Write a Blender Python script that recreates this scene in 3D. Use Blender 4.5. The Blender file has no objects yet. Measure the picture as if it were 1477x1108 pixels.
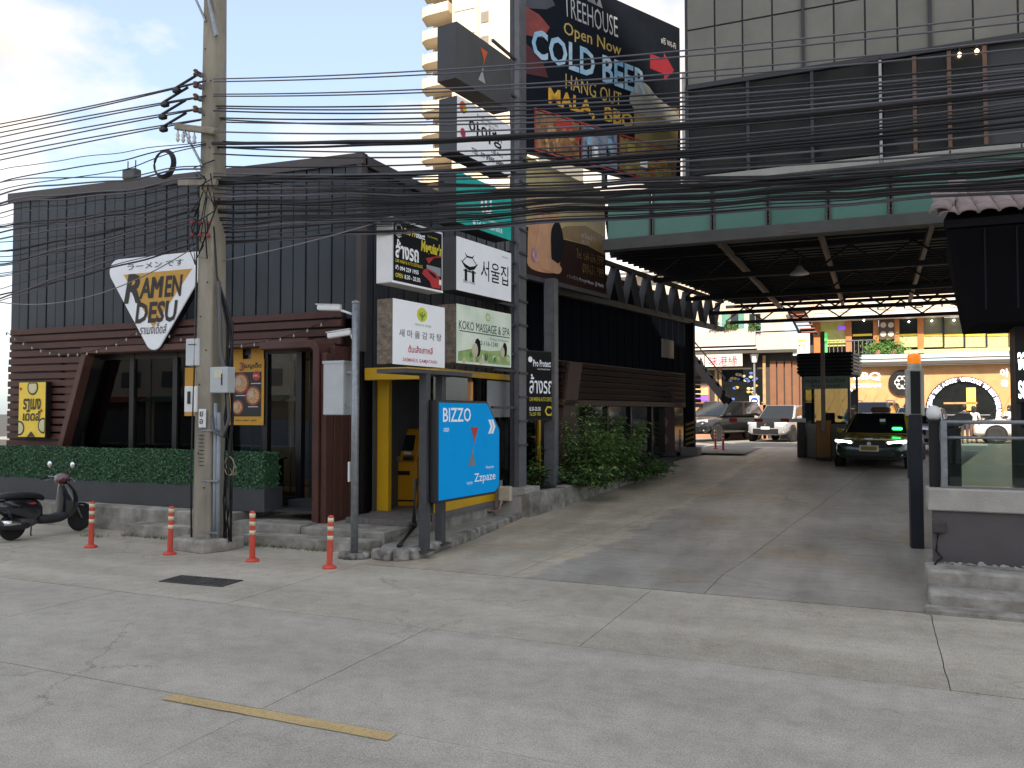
import bpy, bmesh, math, random
from mathutils import Vector, Matrix, noise
random.seed(7)
S = bpy.context.scene
COL = S.collection
rad = math.radians
# ---------------------------------------------------------------- camera
FPX, CAMH, YAW, PITCH = 1200.0, 2.2, rad(23.7), math.atan(41 / 1200.0)
cd = bpy.data.cameras.new('camera'); cam = bpy.data.objects.new('camera', cd); COL.objects.link(cam)
cam.location = (0, 0, CAMH); cam.rotation_euler = (rad(90) + PITCH, 0, YAW)
cd.sensor_fit = 'HORIZONTAL'; cd.sensor_width = 36; cd.lens = FPX / 1477 * 36
cd.clip_start = .1; cd.clip_end = 3000
S.camera = cam
S.render.resolution_x, S.render.resolution_y = 1024, 768
# ---------------------------------------------------------------- light
SUN_EL, SUN_TRAVEL = rad(45), Vector((-.10, .995))          # sun stands behind the camera
w = bpy.data.worlds.new('World'); S.world = w; w.use_nodes = True
nt = w.node_tree; nt.nodes.clear()
def N(t, **k):
    n = nt.nodes.new(t)
    for a, b in k.items(): setattr(n, a, b)
    return n
out = N('ShaderNodeOutputWorld'); bg = N('ShaderNodeBackground'); sky = N('ShaderNodeTexSky', sky_type='NISHITA')
sky.sun_disc = False; sky.sun_elevation = SUN_EL
sky.sun_rotation = math.atan2(-SUN_TRAVEL.x, -SUN_TRAVEL.y)
sky.air_density = 1.0; sky.dust_density = 1.5; sky.ozone_density = 1.0
tc = N('ShaderNodeTexCoord'); mp = N('ShaderNodeMapping'); mp.inputs['Scale'].default_value = (1, 1, 1.9)
mp.inputs['Location'].default_value = (4.4, 1.2, 0)
nz = N('ShaderNodeTexNoise'); nz.inputs['Scale'].default_value = 3.1; nz.inputs['Detail'].default_value = 9; nz.inputs['Roughness'].default_value = .52
cr = N('ShaderNodeValToRGB'); cr.color_ramp.elements[0].position = .49; cr.color_ramp.elements[1].position = .63
nz2 = N('ShaderNodeTexNoise'); nz2.inputs['Scale'].default_value = 6; nz2.inputs['Detail'].default_value = 6
cr2 = N('ShaderNodeValToRGB'); cr2.color_ramp.elements[0].position = .35; cr2.color_ramp.elements[1].position = .62
cr2.color_ramp.elements[0].color = (2.75, 2.44, 2.18, 1); cr2.color_ramp.elements[1].color = (3.75, 3.28, 2.80, 1)
mx = N('ShaderNodeMix', data_type='RGBA')
hz = N('ShaderNodeMix', data_type='RGBA'); hz.inputs[0].default_value = .58; hz.inputs[7].default_value = (1.65, 1.88, 2.05, 1)
L = nt.links.new
L(tc.outputs['Generated'], mp.inputs[0]); L(mp.outputs[0], nz.inputs[0]); L(mp.outputs[0], nz2.inputs[0])
L(nz.outputs[0], cr.inputs[0]); L(nz2.outputs[0], cr2.inputs[0])
L(sky.outputs[0], hz.inputs[6])
L(cr.outputs[0], mx.inputs[0]); L(hz.outputs[2], mx.inputs[6]); L(cr2.outputs[0], mx.inputs[7])
L(mx.outputs[2], bg.inputs[0]); L(bg.outputs[0], out.inputs[0])
bg.inputs[1].default_value = .12
sd = bpy.data.lights.new('sun', 'SUN'); sun = bpy.data.objects.new('sun', sd); COL.objects.link(sun)
sd.energy = 2.7; sd.angle = rad(.6); sd.color = (1, .88, .72)
sdir = Vector((SUN_TRAVEL.x * math.cos(SUN_EL), SUN_TRAVEL.y * math.cos(SUN_EL), -math.sin(SUN_EL)))
sun.rotation_euler = sdir.to_track_quat('-Z', 'Y').to_euler(); sun.location = (0, -30, 60)
vs = S.view_settings
vs.view_transform = 'Standard'; vs.look = 'None'; vs.gamma = 1; vs.use_curve_mapping = False
vs.exposure = 1.78
S.cycles.max_bounces = 8; S.cycles.transparent_max_bounces = 16; S.cycles.caustics_reflective = False; S.cycles.caustics_refractive = False
# ---------------------------------------------------------------- pixel -> place (a pixel is a direction; the plane it touches gives the distance)
_m = cam.rotation_euler.to_matrix()
FWD, RGT, UPV = _m @ Vector((0, 0, -1)), _m @ Vector((1, 0, 0)), _m @ Vector((0, 1, 0))
CAM = Vector((0, 0, CAMH))
def ray(px, py): return FWD + RGT * ((px - 738.5) / FPX) - UPV * ((py - 554) / FPX)
def PY(px, py, Y): r = ray(px, py); return CAM + r * (Y / r.y)
def PX(px, py, X): r = ray(px, py); return CAM + r * (X / r.x)
def PZ(px, py, z=0): r = ray(px, py); return CAM + r * ((z - CAMH) / r.z)
def lerp(a, b, t): return a + (b - a) * t
RAMP = [(-50, 0), (13, 0), (15, .05), (18, .2), (22.5, .5), (26, .74), (30, .83), (34, .85), (200, .85)]
def rampz(Y):
    for (a, za), (b, zb) in zip(RAMP, RAMP[1:]):
        if Y <= b: return lerp(za, zb, (Y - a) / (b - a))
def PG(px, py):
    z = 0
    for i in range(40): z = lerp(z, rampz(PZ(px, py, z).y), .5)
    return PZ(px, py, z)
AD = rad(8)                                      # the driveway leaves the road at 8 degrees off square
DU = Vector((math.sin(AD), math.cos(AD), 0))
# ---------------------------------------------------------------- materials
MATS = {}
def mat(name, col=(.5, .5, .5), rough=.6, metal=0, var=.12, scale=3, bump=0, bscale=40, col2=None, streak=0, emit=0, coat=0, spec=.5, sub=0):
    if name in MATS: return MATS[name]
    m = bpy.data.materials.new(name); MATS[name] = m; m.use_nodes = True
    t = m.node_tree; b = t.nodes['Principled BSDF']; nd = t.nodes.new; ln = t.links.new
    b.inputs['Roughness'].default_value = rough; b.inputs['Metallic'].default_value = metal
    b.inputs['Coat Weight'].default_value = coat; b.inputs['Specular IOR Level'].default_value = spec
    if coat: b.inputs['Coat Roughness'].default_value = .06
    c = nd('ShaderNodeTexCoord'); mpn = nd('ShaderNodeMapping'); ln(c.outputs['Object'], mpn.inputs[0])
    if streak: mpn.inputs['Scale'].default_value = (1, 1, streak)
    oi = nd('ShaderNodeObjectInfo'); ad = nd('ShaderNodeVectorMath'); ad.operation = 'ADD'
    mu = nd('ShaderNodeMath'); mu.operation = 'MULTIPLY'; mu.inputs[1].default_value = 57; ln(oi.outputs['Random'], mu.inputs[0])
    ln(mpn.outputs[0], ad.inputs[0]); ln(mu.outputs[0], ad.inputs[1])
    n = nd('ShaderNodeTexNoise'); n.inputs['Scale'].default_value = scale; n.inputs['Detail'].default_value = 7; n.inputs['Roughness'].default_value = .62
    ln(ad.outputs[0], n.inputs[0])
    r = nd('ShaderNodeValToRGB'); r.color_ramp.elements[0].position = .32; r.color_ramp.elements[1].position = .68
    c2 = col2 or tuple(min(1, x * (1 + var)) for x in col); c1 = col if col2 else tuple(x * (1 - var) for x in col)
    r.color_ramp.elements[0].color = (*c1, 1); r.color_ramp.elements[1].color = (*c2, 1)
    ln(n.outputs[0], r.inputs[0]); ln(r.outputs[0], b.inputs['Base Color'])
    if emit:
        ln(r.outputs[0], b.inputs['Emission Color']); b.inputs['Emission Strength'].default_value = emit
    rr = nd('ShaderNodeMapRange'); rr.inputs[3].default_value = max(0, rough - .08); rr.inputs[4].default_value = min(1, rough + .1)
    ln(n.outputs[0], rr.inputs[0]); ln(rr.outputs[0], b.inputs['Roughness'])
    if bump:
        n2 = nd('ShaderNodeTexNoise'); n2.inputs['Scale'].default_value = bscale; n2.inputs['Detail'].default_value = 5; ln(ad.outputs[0], n2.inputs[0])
        bp = nd('ShaderNodeBump'); bp.inputs['Strength'].default_value = bump; bp.inputs['Distance'].default_value = .02
        ln(n2.outputs[0], bp.inputs['Height']); ln(bp.outputs[0], b.inputs['Normal'])
    return m
def glass(name, tint=(.8, .85, .85), ior=1.5, rough=.01):
    if name in MATS: return MATS[name]
    m = bpy.data.materials.new(name); MATS[name] = m; m.use_nodes = True
    t = m.node_tree; t.nodes.clear(); nd = t.nodes.new
    o = nd('ShaderNodeOutputMaterial'); mixn = nd('ShaderNodeMixShader'); tr = nd('ShaderNodeBsdfTransparent'); gl = nd('ShaderNodeBsdfGlossy'); fr = nd('ShaderNodeFresnel')
    tr.inputs[0].default_value = (*tint, 1); gl.inputs['Roughness'].default_value = rough; gl.inputs[0].default_value = (.95, .97, 1, 1); fr.inputs[0].default_value = ior
    t.links.new(fr.outputs[0], mixn.inputs[0]); t.links.new(tr.outputs[0], mixn.inputs[1]); t.links.new(gl.outputs[0], mixn.inputs[2]); t.links.new(mixn.outputs[0], o.inputs[0])
    return m
# ---------------------------------------------------------------- meshes
class MB:
    def __init__(s): s.v = []; s.f = []; s.mi = []; s.cur = 0
    def add(s, vs_, fs):
        o = len(s.v); s.v += [tuple(p) for p in vs_]
        for f in fs: s.f.append([i + o for i in f]); s.mi.append(s.cur)
        return s
    def box(s, x0, y0, z0, x1, y1, z1):
        return s.add([(x0, y0, z0), (x1, y0, z0), (x1, y1, z0), (x0, y1, z0), (x0, y0, z1), (x1, y0, z1), (x1, y1, z1), (x0, y1, z1)],
                     [(3, 2, 1, 0), (4, 5, 6, 7), (0, 1, 5, 4), (1, 2, 6, 5), (2, 3, 7, 6), (3, 0, 4, 7)])
    def bar(s, a, b, wx, wz, up=(0, 0, 1)):            # box beam from a to b
        a = Vector(a); b = Vector(b); d = (b - a).normalized(); sd_ = d.cross(Vector(up))
        if sd_.length < 1e-4: sd_ = Vector((1, 0, 0))
        sd_.normalize(); u = sd_.cross(d); h = sd_ * wx / 2; k = u * wz / 2
        return s.add([a - h - k, a + h - k, a + h + k, a - h + k, b - h - k, b + h - k, b + h + k, b - h + k],
                     [(0, 1, 2, 3), (7, 6, 5, 4), (0, 4, 5, 1), (1, 5, 6, 2), (2, 6, 7, 3), (3, 7, 4, 0)])
    def tube(s, pts, r, n=6, caps=True, r2=None):
        pts = [Vector(p) for p in pts]; o = len(s.v); m = len(pts)
        up = Vector((0, 0, 1))
        for i, p in enumerate(pts):
            d = (pts[min(i + 1, m - 1)] - pts[max(i - 1, 0)]).normalized()
            a = d.cross(up)
            if a.length < .05: a = d.cross(Vector((1, 0, 0)))
            a.normalize(); b = d.cross(a)
            rr = r if r2 is None else lerp(r, r2, i / (m - 1))
            if callable(r): rr = r(i / (m - 1))
            for k in range(n):
                t = 2 * math.pi * k / n; s.v.append(tuple(p + a * rr * math.cos(t) + b * rr * math.sin(t)))
        for i in range(m - 1):
            for k in range(n):
                s.f.append([o + i * n + k, o + i * n + (k + 1) % n, o + (i + 1) * n + (k + 1) % n, o + (i + 1) * n + k]); s.mi.append(s.cur)
        if caps:
            s.f.append([o + k for k in range(n)][::-1]); s.mi.append(s.cur)
            s.f.append([o + (m - 1) * n + k for k in range(n)]); s.mi.append(s.cur)
        return s
    def lathe(s, prof, c=(0, 0, 0), n=16, axis='z'):     # prof: (r, h) list
        o = len(s.v)
        for r, h in prof:
            for k in range(n):
                t = 2 * math.pi * k / n; q = (r * math.cos(t), r * math.sin(t), h)
                if axis == 'x': q = (q[2], q[0], q[1])
                if axis == 'y': q = (q[0], q[2], q[1])
                s.v.append((c[0] + q[0], c[1] + q[1], c[2] + q[2]))
        for i in range(len(prof) - 1):
            for k in range(n):
                s.f.append([o + i * n + k, o + i * n + (k + 1) % n, o + (i + 1) * n + (k + 1) % n, o + (i + 1) * n + k]); s.mi.append(s.cur)
        for i in (0, len(prof) - 1):
            if prof[i][0] > 1e-3:
                f = [o + i * n + k for k in range(n)]; s.f.append(f[::-1] if i == 0 else f); s.mi.append(s.cur)
        return s
    def prism(s, poly, y0, y1):                          # poly in x,z (counter-clockwise seen from -y)
        n = len(poly); o = len(s.v)
        s.v += [(x, y0, z) for x, z in poly] + [(x, y1, z) for x, z in poly]
        s.f.append([o + i for i in range(n)]); s.f.append([o + n + i for i in range(n)][::-1]); s.mi += [s.cur] * 2
        for i in range(n): s.f.append([o + i, o + n + i, o + n + (i + 1) % n, o + (i + 1) % n]); s.mi.append(s.cur)
        return s
    def ground(s, poly, z0, z1):                         # poly in x,y, z1 may be a function
        n = len(poly); o = len(s.v); fz = z1 if callable(z1) else (lambda x, y: z1)
        s.v += [(x, y, fz(x, y)) for x, y in poly] + [(x, y, z0) for x, y in poly]
        s.f.append([o + i for i in range(n)]); s.f.append([o + n + i for i in range(n)][::-1]); s.mi += [s.cur] * 2
        for i in range(n): s.f.append([o + (i + 1) % n, o + i, o + n + i, o + n + (i + 1) % n]); s.mi.append(s.cur)
        return s
    def mesh(s, name, mats, smooth=False, world=None):
        me = bpy.data.meshes.new(name); v = s.v
        if world is not None:
            iv = world.inverted(); v = [tuple(iv @ Vector(p)) for p in v]
        me.from_pydata(v, [], s.f)
        for mm in (mats if isinstance(mats, (list, tuple)) else [mats]): me.materials.append(mm)
        if isinstance(mats, (list, tuple)): me.polygons.foreach_set('material_index', s.mi)
        if smooth: me.polygons.foreach_set('use_smooth', [True] * len(me.polygons))
        me.validate(); me.update(); return me
    def build(s, name, mats, parent=None, world=False, smooth=False, bevel=0, seg=1, loc=None, auto=None, subsurf=0):
        wm = None
        if parent is not None and world:
            r = parent
            while r.parent: r = r.parent
            wm = Matrix.Translation(r.location) @ r.rotation_euler.to_matrix().to_4x4()
        if parent is None and loc is None:
            xs = [p[0] for p in s.v]; ys = [p[1] for p in s.v]; zs = [p[2] for p in s.v]
            loc = ((min(xs) + max(xs)) / 2, (min(ys) + max(ys)) / 2, min(zs)); wm = Matrix.Translation(loc)
        o = bpy.data.objects.new(name, s.mesh(name, mats, smooth, wm)); COL.objects.link(o)
        if loc: o.location = loc
        o.parent = parent
        if auto: smooth_by_angle(o.data, auto)
        if bevel:
            b = o.modifiers.new('bevel', 'BEVEL'); b.width = bevel; b.segments = seg; b.limit_method = 'ANGLE'; b.angle_limit = rad(35)
        if subsurf:
            b = o.modifiers.new('sub', 'SUBSURF'); b.levels = subsurf; b.render_levels = subsurf
        return o
def smooth_by_angle(me, deg):
    bm = bmesh.new(); bm.from_mesh(me)
    for f in bm.faces: f.smooth = True
    for e in bm.edges: e.smooth = (len(e.link_faces) == 2 and e.calc_face_angle(0) < rad(deg))
    bm.to_mesh(me); bm.free()
def tag(o, label, cat=None, group=None, kind=None):
    if label: o['label'] = label
    if cat: o['category'] = cat
    if group: o['group'] = group
    if kind: o['kind'] = kind
    return o
def thing(name, loc, label, cat, rz=0, group=None):
    o = bpy.data.objects.new(name, None); COL.objects.link(o); o.empty_display_size = .2
    o.location = loc; o.rotation_euler = (0, 0, rz); return tag(o, label, cat, group)
def struct(o): o['kind'] = 'structure'; return o
def inst(name, src, parent, loc=(0, 0, 0), rot=(0, 0, 0), sc=(1, 1, 1)):     # another piece sharing mesh data
    o = bpy.data.objects.new(name, src.data if hasattr(src, 'data') else src); COL.objects.link(o)
    o.parent = parent; o.location = loc; o.rotation_euler = rot; o.scale = sc; return o
def dup(root, loc, rz, label=None, group=None):
    def cp(o, p):
        c = o.copy(); COL.objects.link(c); c.parent = p
        for ch in o.children: cp(ch, c)
        return c
    r = cp(root, None); r.location = loc; r.rotation_euler = (0, 0, rz)
    if label: r['label'] = label
    if group: r['group'] = group
    return r
def text_mesh(s, bold=0, shear=0, res=2, space=1):
    c = bpy.data.curves.new('t', 'FONT'); c.body = s; c.resolution_u = res; c.offset = bold; c.shear = shear; c.space_character = space
    o = bpy.data.objects.new('t', c); COL.objects.link(o)
    dg = bpy.context.evaluated_depsgraph_get()
    me = bpy.data.meshes.new_from_object(o.evaluated_get(dg))
    bpy.data.objects.remove(o); bpy.data.curves.remove(c)
    return me
def text(s, x0, z0, x1, z1, m, parent, y=-.006, bold=.012, shear=0, fit='both', name='lettering', space=1, align='l'):
    me = text_mesh(s, bold, shear, space=space)
    vs_ = [v.co.copy() for v in me.vertices]
    ax, bx_ = min(v.x for v in vs_), max(v.x for v in vs_); ay, by = min(v.y for v in vs_), max(v.y for v in vs_)
    sx = (x1 - x0) / (bx_ - ax); sz = (z1 - z0) / (by - ay); ox = x0
    if fit == 'h':
        sx = sz
        if align == 'c': ox = (x0 + x1) / 2 - sx * (bx_ - ax) / 2
    for v, q in zip(me.vertices, vs_): v.co = (ox + (q.x - ax) * sx, y, z0 + (q.y - ay) * sz)
    me.materials.clear(); me.materials.append(m); me.name = name
    o = bpy.data.objects.new(name, me); COL.objects.link(o); o.parent = parent; return o
def plate(poly, y, m, parent, name='print', t=.002):          # flat print on a face, poly in x,z
    o = MB(); o.prism(poly, y - t, y); return o.build(name, m, parent)
def rect(x0, z0, x1, z1): return [(x0, z0), (x1, z0), (x1, z1), (x0, z1)]
def disc(cx, cz, r, n=20, rz=None): return [(cx + r * math.cos(2 * math.pi * k / n), cz + (rz or r) * math.sin(2 * math.pi * k / n)) for k in range(n)]
def signframe(px0, yt, yb, px1, Y0, a):
    """left edge column px0 (top yt, bottom yb) standing at depth Y0, face running at angle a from the +Y axis to column px1"""
    p = PY(px0, yb, Y0); t = PY(px0, yt, Y0); r = ray(px1, 595); k = r.x / r.y; u = Vector((math.sin(a), math.cos(a)))
    ln = (k * p.y - p.x) / (u.x - k * u.y)
    return p, ln, t.z - p.z, math.atan2(u.y, u.x)
# ================================================================ setting
def concrete(name, col, col2, crackdark=.55, stain=.5, sc=1.0, rough=.82, ws=(.16, 2.2, 1), wr=0, edge=None):
    m = bpy.data.materials.new(name); MATS[name] = m; m.use_nodes = True
    t = m.node_tree; b = t.nodes['Principled BSDF']; nd = t.nodes.new; ln = t.links.new
    g = nd('ShaderNodeNewGeometry')
    def nz_(s, d=6, r=.6):
        n = nd('ShaderNodeTexNoise'); n.inputs['Scale'].default_value = s; n.inputs['Detail'].default_value = d; n.inputs['Roughness'].default_value = r
        ln(g.outputs['Position'], n.inputs[0]); return n
    def ramp(a, c0, b_, c1, src):
        r = nd('ShaderNodeValToRGB'); r.color_ramp.elements[0].position = a; r.color_ramp.elements[1].position = b_
        r.color_ramp.elements[0].color = (*c0, 1); r.color_ramp.elements[1].color = (*c1, 1); ln(src, r.inputs[0]); return r
    big = ramp(.3, col, .7, col2, nz_(.55 * sc, 8, .65).outputs[0])
    fine = ramp(.3, (.50,) * 3, .72, (1.40,) * 3, nz_(75 * sc, 3, .85).outputs[0])
    mid = ramp(.36, (.89, .88, .865), .6, (1.06,) * 3, nz_(4.5 * sc, 8, .7).outputs[0])
    wv = nd('ShaderNodeMapping'); wv.inputs['Scale'].default_value = ws; wv.inputs['Rotation'].default_value = (0, 0, wr); ln(g.outputs['Position'], wv.inputs[0])
    ns = nd('ShaderNodeTexNoise'); ns.inputs['Scale'].default_value = 1; ns.inputs['Detail'].default_value = 6; ln(wv.outputs[0], ns.inputs[0])
    st = ramp(.38, (1 - .35 * stain, 1 - .36 * stain, 1 - .38 * stain), .6, (1.05,) * 3, ns.outputs[0])
    src = big.outputs[0]
    for q in (fine, mid, st):
        x = nd('ShaderNodeMix'); x.data_type = 'RGBA'; x.blend_type = 'MULTIPLY'; x.inputs[0].default_value = 1
        ln(src, x.inputs[6]); ln(q.outputs[0], x.inputs[7]); src = x.outputs[2]
    vo = nd('ShaderNodeTexVoronoi'); vo.feature = 'DISTANCE_TO_EDGE'; vo.inputs['Scale'].default_value = .42 * sc
    dn = nz_(2.2, 6, .7); vm = nd('ShaderNodeVectorMath'); vm.operation = 'ADD'; vs2 = nd('ShaderNodeVectorMath'); vs2.operation = 'SCALE'; vs2.inputs['Scale'].default_value = .7
    ln(dn.outputs[1], vs2.inputs[0]); ln(g.outputs['Position'], vm.inputs[0]); ln(vs2.outputs[0], vm.inputs[1]); ln(vm.outputs[0], vo.inputs[0])
    ck = ramp(.0, (crackdark,) * 3, .006, (1, 1, 1), vo.outputs[0])
    x = nd('ShaderNodeMix'); x.data_type = 'RGBA'; x.blend_type = 'MULTIPLY'; ln(ramp(.5, (0, 0, 0), .58, (1, 1, 1), nz_(.35).outputs[0]).outputs[0], x.inputs[0]); ln(src, x.inputs[6]); ln(ck.outputs[0], x.inputs[7])
    fin = x.outputs[2]
    if edge:                                   # ragged border between an older pale pour and a newer grey one
        p0, n0 = edge; sb_ = nd('ShaderNodeVectorMath'); sb_.operation = 'SUBTRACT'; sb_.inputs[1].default_value = p0; ln(g.outputs['Position'], sb_.inputs[0])
        dt = nd('ShaderNodeVectorMath'); dt.operation = 'DOT_PRODUCT'; dt.inputs[1].default_value = n0; ln(sb_.outputs[0], dt.inputs[0])
        ma = nd('ShaderNodeMath'); ma.operation = 'MULTIPLY_ADD'; ma.inputs[1].default_value = 1.3; ln(nz_(1.3, 8, .7).outputs[0], ma.inputs[0]); ln(dt.outputs['Value'], ma.inputs[2])
        mr_ = nd('ShaderNodeMapRange'); mr_.inputs[1].default_value = -.2; mr_.inputs[2].default_value = 1.5; ln(ma.outputs[0], mr_.inputs[0])
        er = ramp(.0, (1.06, 1.02, .95), 1.0, (.80, .81, .83), mr_.outputs[0]); er.color_ramp.elements[0].position = .30; er.color_ramp.elements[1].position = .62
        e1 = er.color_ramp.elements.new(.42); e1.color = (1.2, 1.16, 1.08, 1); e2 = er.color_ramp.elements.new(.50); e2.color = (.86, .86, .87, 1)
        x2 = nd('ShaderNodeMix'); x2.data_type = 'RGBA'; x2.blend_type = 'MULTIPLY'; x2.inputs[0].default_value = 1; ln(fin, x2.inputs[6]); ln(er.outputs[0], x2.inputs[7]); fin = x2.outputs[2]
        rs = ramp(.54, (1, 1, 1), .70, (.98, .80, .58), nz_(.5, 7, .6).outputs[0]); x3 = nd('ShaderNodeMix'); x3.data_type = 'RGBA'; x3.blend_type = 'MULTIPLY'; x3.inputs[0].default_value = .8; ln(fin, x3.inputs[6]); ln(rs.outputs[0], x3.inputs[7]); fin = x3.outputs[2]
    ln(fin, b.inputs['Base Color'])
    b.inputs['Roughness'].default_value = rough; b.inputs['Specular IOR Level'].default_value = .35 if rough > .7 else .6
    bp = nd('ShaderNodeBump'); bp.inputs['Strength'].default_value = .35; bp.inputs['Distance'].default_value = .012
    ln(nz_(70 * sc, 4, .8).outputs[0], bp.inputs['Height']); ln(bp.outputs[0], b.inputs['Normal'])
    return m
M_ROAD = concrete('road_concrete', (.40, .362, .305), (.50, .458, .392), stain=.22, ws=(.14, 1.3, 1))
M_APRON = concrete('apron_concrete', (.43, .388, .315), (.56, .51, .42), stain=.45, ws=(.2, 1.1, 1))
_a, _b = PG(905, 800), PG(1085, 690); _d = (_b - _a).normalized(); _n = Vector((_d.y, -_d.x, 0))
M_DRIVE = concrete('driveway_concrete', (.36, .328, .275), (.60, .555, .475), rough=.52, stain=.45, edge=(tuple(_a - _n * .55), tuple(_n)), ws=(1.5, .22, 1), wr=rad(12))
M_LOT = concrete('lot_concrete', (.27, .26, .24), (.34, .32, .29))
M_LEDGE = mat('ledge_concrete', (.15, .135, .11), .9, col2=(.47, .445, .395), scale=2.4, bump=.45, bscale=30)
M_KERB = mat('kerb_concrete', (.07, .068, .06), .9, col2=(.44, .42, .38), scale=4.5, bump=.4, bscale=25)
M_DARK = mat('joint_dirt', (.05, .047, .042), .95)
g = MB(); g.add([(-900, -300, -.06), (900, -300, -.06), (900, 1500, -.06), (-900, 1500, -.06)], [(0, 1, 2, 3)])
struct(g.build('ground', M_DARK))
# road of concrete slabs, dirt in the joints between them
road = bpy.data.objects.new('road', None); COL.objects.link(road); struct(road)
random.seed(3)
def slab(x0, y0, x1, y1, z, m, parent, name='slab', jit=.006, n=26):
    pts = []
    for (a, b) in (((x0, y0), (x1, y0)), ((x1, y0), (x1, y1)), ((x1, y1), (x0, y1)), ((x0, y1), (x0, y0))):
        k = max(2, min(n, int(math.hypot(b[0] - a[0], b[1] - a[1]) / .16)))
        for i in range(k):
            t = i / k; p = (lerp(a[0], b[0], t), lerp(a[1], b[1], t))
            j = 0 if i == 0 else jit * (noise.noise((p[0] * 3.1, p[1] * 3.1, z * 9)) * 2)
            pts.append((p[0] + (j if a[0] == b[0] else 0), p[1] + (j if a[1] == b[1] else 0)))
    o = MB().ground(pts, -.055, z); return o.build(name, m, parent)
rows = [(-9, -2.5), (-2.5, 1.3), (1.3, 4.98), (4.98, 7.5)]
xs = [-60, -44, -34, -26.3, -20.2, -13.2, -8.6, -4.22, 1.2, 6.6, 12, 20, 32, 60]
for ri, (ya, yb) in enumerate(rows):
    for xa, xb in zip(xs, xs[1:]):
        dz = random.uniform(-.0035, .0035)
        slab(xa + .005, ya + .006, xb - .005, yb - .006, dz, M_ROAD, road)
ax_ = [-60, -40, -28, -19, -13.5, -9.2, -6.9, -2.6, .5, 6, 14, 30, 60]
for xa, xb in zip(ax_, ax_[1:]):
    slab(xa + .004, 7.506, xb - .004, 10.25, random.uniform(-.003, .003), M_APRON, road, 'apron_slab')
    if xb <= -6.85: slab(xa + .004, 10.262, xb - .004, 12.6, random.uniform(-.003, .003), M_APRON, road, 'apron_slab')
# worn yellow centre dash
def paint(name, col):
    m = mat(name, col, .75, var=.1, bump=.4, bscale=90); t = m.node_tree; b = t.nodes['Principled BSDF']
    o = t.nodes['Material Output']; mixn = t.nodes.new('ShaderNodeMixShader'); tr = t.nodes.new('ShaderNodeBsdfTransparent')
    n = t.nodes.new('ShaderNodeTexNoise'); n.inputs['Scale'].default_value = 70; n.inputs['Detail'].default_value = 6; n.inputs['Roughness'].default_value = .8
    g_ = t.nodes.new('ShaderNodeNewGeometry'); t.links.new(g_.outputs['Position'], n.inputs[0])
    r = t.nodes.new('ShaderNodeValToRGB'); r.color_ramp.elements[0].position = .34; r.color_ramp.elements[1].position = .46
    t.links.new(n.outputs[0], r.inputs[0]); t.links.new(r.outputs[0], mixn.inputs[0]); t.links.new(tr.outputs[0], mixn.inputs[1]); t.links.new(b.outputs[0], mixn.inputs[2]); t.links.new(mixn.outputs[0], o.inputs[0])
    return m
M_YLINE = paint('yellow_road_paint', (.56, .40, .18))
for x0 in (-5.05, -13.4, 5.2):
    d = MB(); n = 14; pts = [(x0 + i * 2.02 / n, 4.825 + .012 * noise.noise((i * .7, x0, 1))) for i in range(n + 1)] + [(x0 + i * 2.02 / n, 4.955 + .01 * noise.noise((i * .7, x0, 5))) for i in range(n, -1, -1)]
    d.add([(x, y, .0085) for x, y in pts], [list(range(len(pts)))]); d.build('road_marking', M_YLINE, road)
# driveway ramp and the car park behind it
ys = [10.285, 11.6, 13, 14.2, 15.2, 16.6, 18, 20, 22.5, 24.5, 26, 28, 30, 32, 34]
def dl(Y): return -6.86 if Y < 16 else lerp(-6.86, -5.0, (Y - 16) / 12)       # left edge
def dr(Y): return .60 + max(0, Y - 11.5) * .14
drv = bpy.data.objects.new('driveway', None); COL.objects.link(drv); struct(drv)
strips = [0, .335, .67, 1]; cuts = [0, 4, 7, 9, 12, 14]
for si in range(3):
    for ci in range(len(cuts) - 1):
        m_ = MB(); yy_ = ys[cuts[ci]:cuts[ci + 1] + 1]; v = []; f = []
        for k, Y in enumerate(yy_):
            Yk = Y + (.005 if k == 0 else -.005 if k == len(yy_) - 1 else 0)
            for q in (0, 1):
                X = lerp(dl(Y) - .3, dr(Y), strips[si + q]) + (.005 if q == 0 else -.005)
                v.append((X, Yk, rampz(Y))); v.append((X, Yk, rampz(Y) - .05))
        for k in range(len(yy_) - 1):
            a = 4 * k; f += [(a, a + 2, a + 6, a + 4), (a + 1, a, a + 4, a + 5), (a + 2, a + 3, a + 7, a + 6)]
        f += [(0, 1, 3, 2)]; e = 4 * (len(yy_) - 1); f += [(e + 1, e, e + 2, e + 3)]
        m_.add(v, f); m_.build('slab', M_DRIVE, drv)
sub = MB(); v = []
for Y in ys: v += [(dl(Y) - 1.2, Y, rampz(Y) - .012), (dr(Y) + .1, Y, rampz(Y) - .012)]
sub.add(v, [(2 * i, 2 * i + 1, 2 * i + 3, 2 * i + 2) for i in range(len(ys) - 1)]); sub.build('joint_bed', M_DARK, drv)
lot = MB().add([(-45, 34.005, .85), (45, 34.005, .85), (45, 90, .85), (-45, 90, .85)], [(0, 1, 2, 3)])
lot.add([(-45, 28, .846), (-4.0, 28, .846), (-4.0, 34.0, .846), (-45, 34.0, .846)], [(0, 1, 2, 3)]); lot.add([(1.5, 20, .846), (45, 20, .846), (45, 34.0, .846), (1.5, 34.0, .846)], [(0, 1, 2, 3)])
struct(lot.build('parking_lot', M_LOT))
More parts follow.
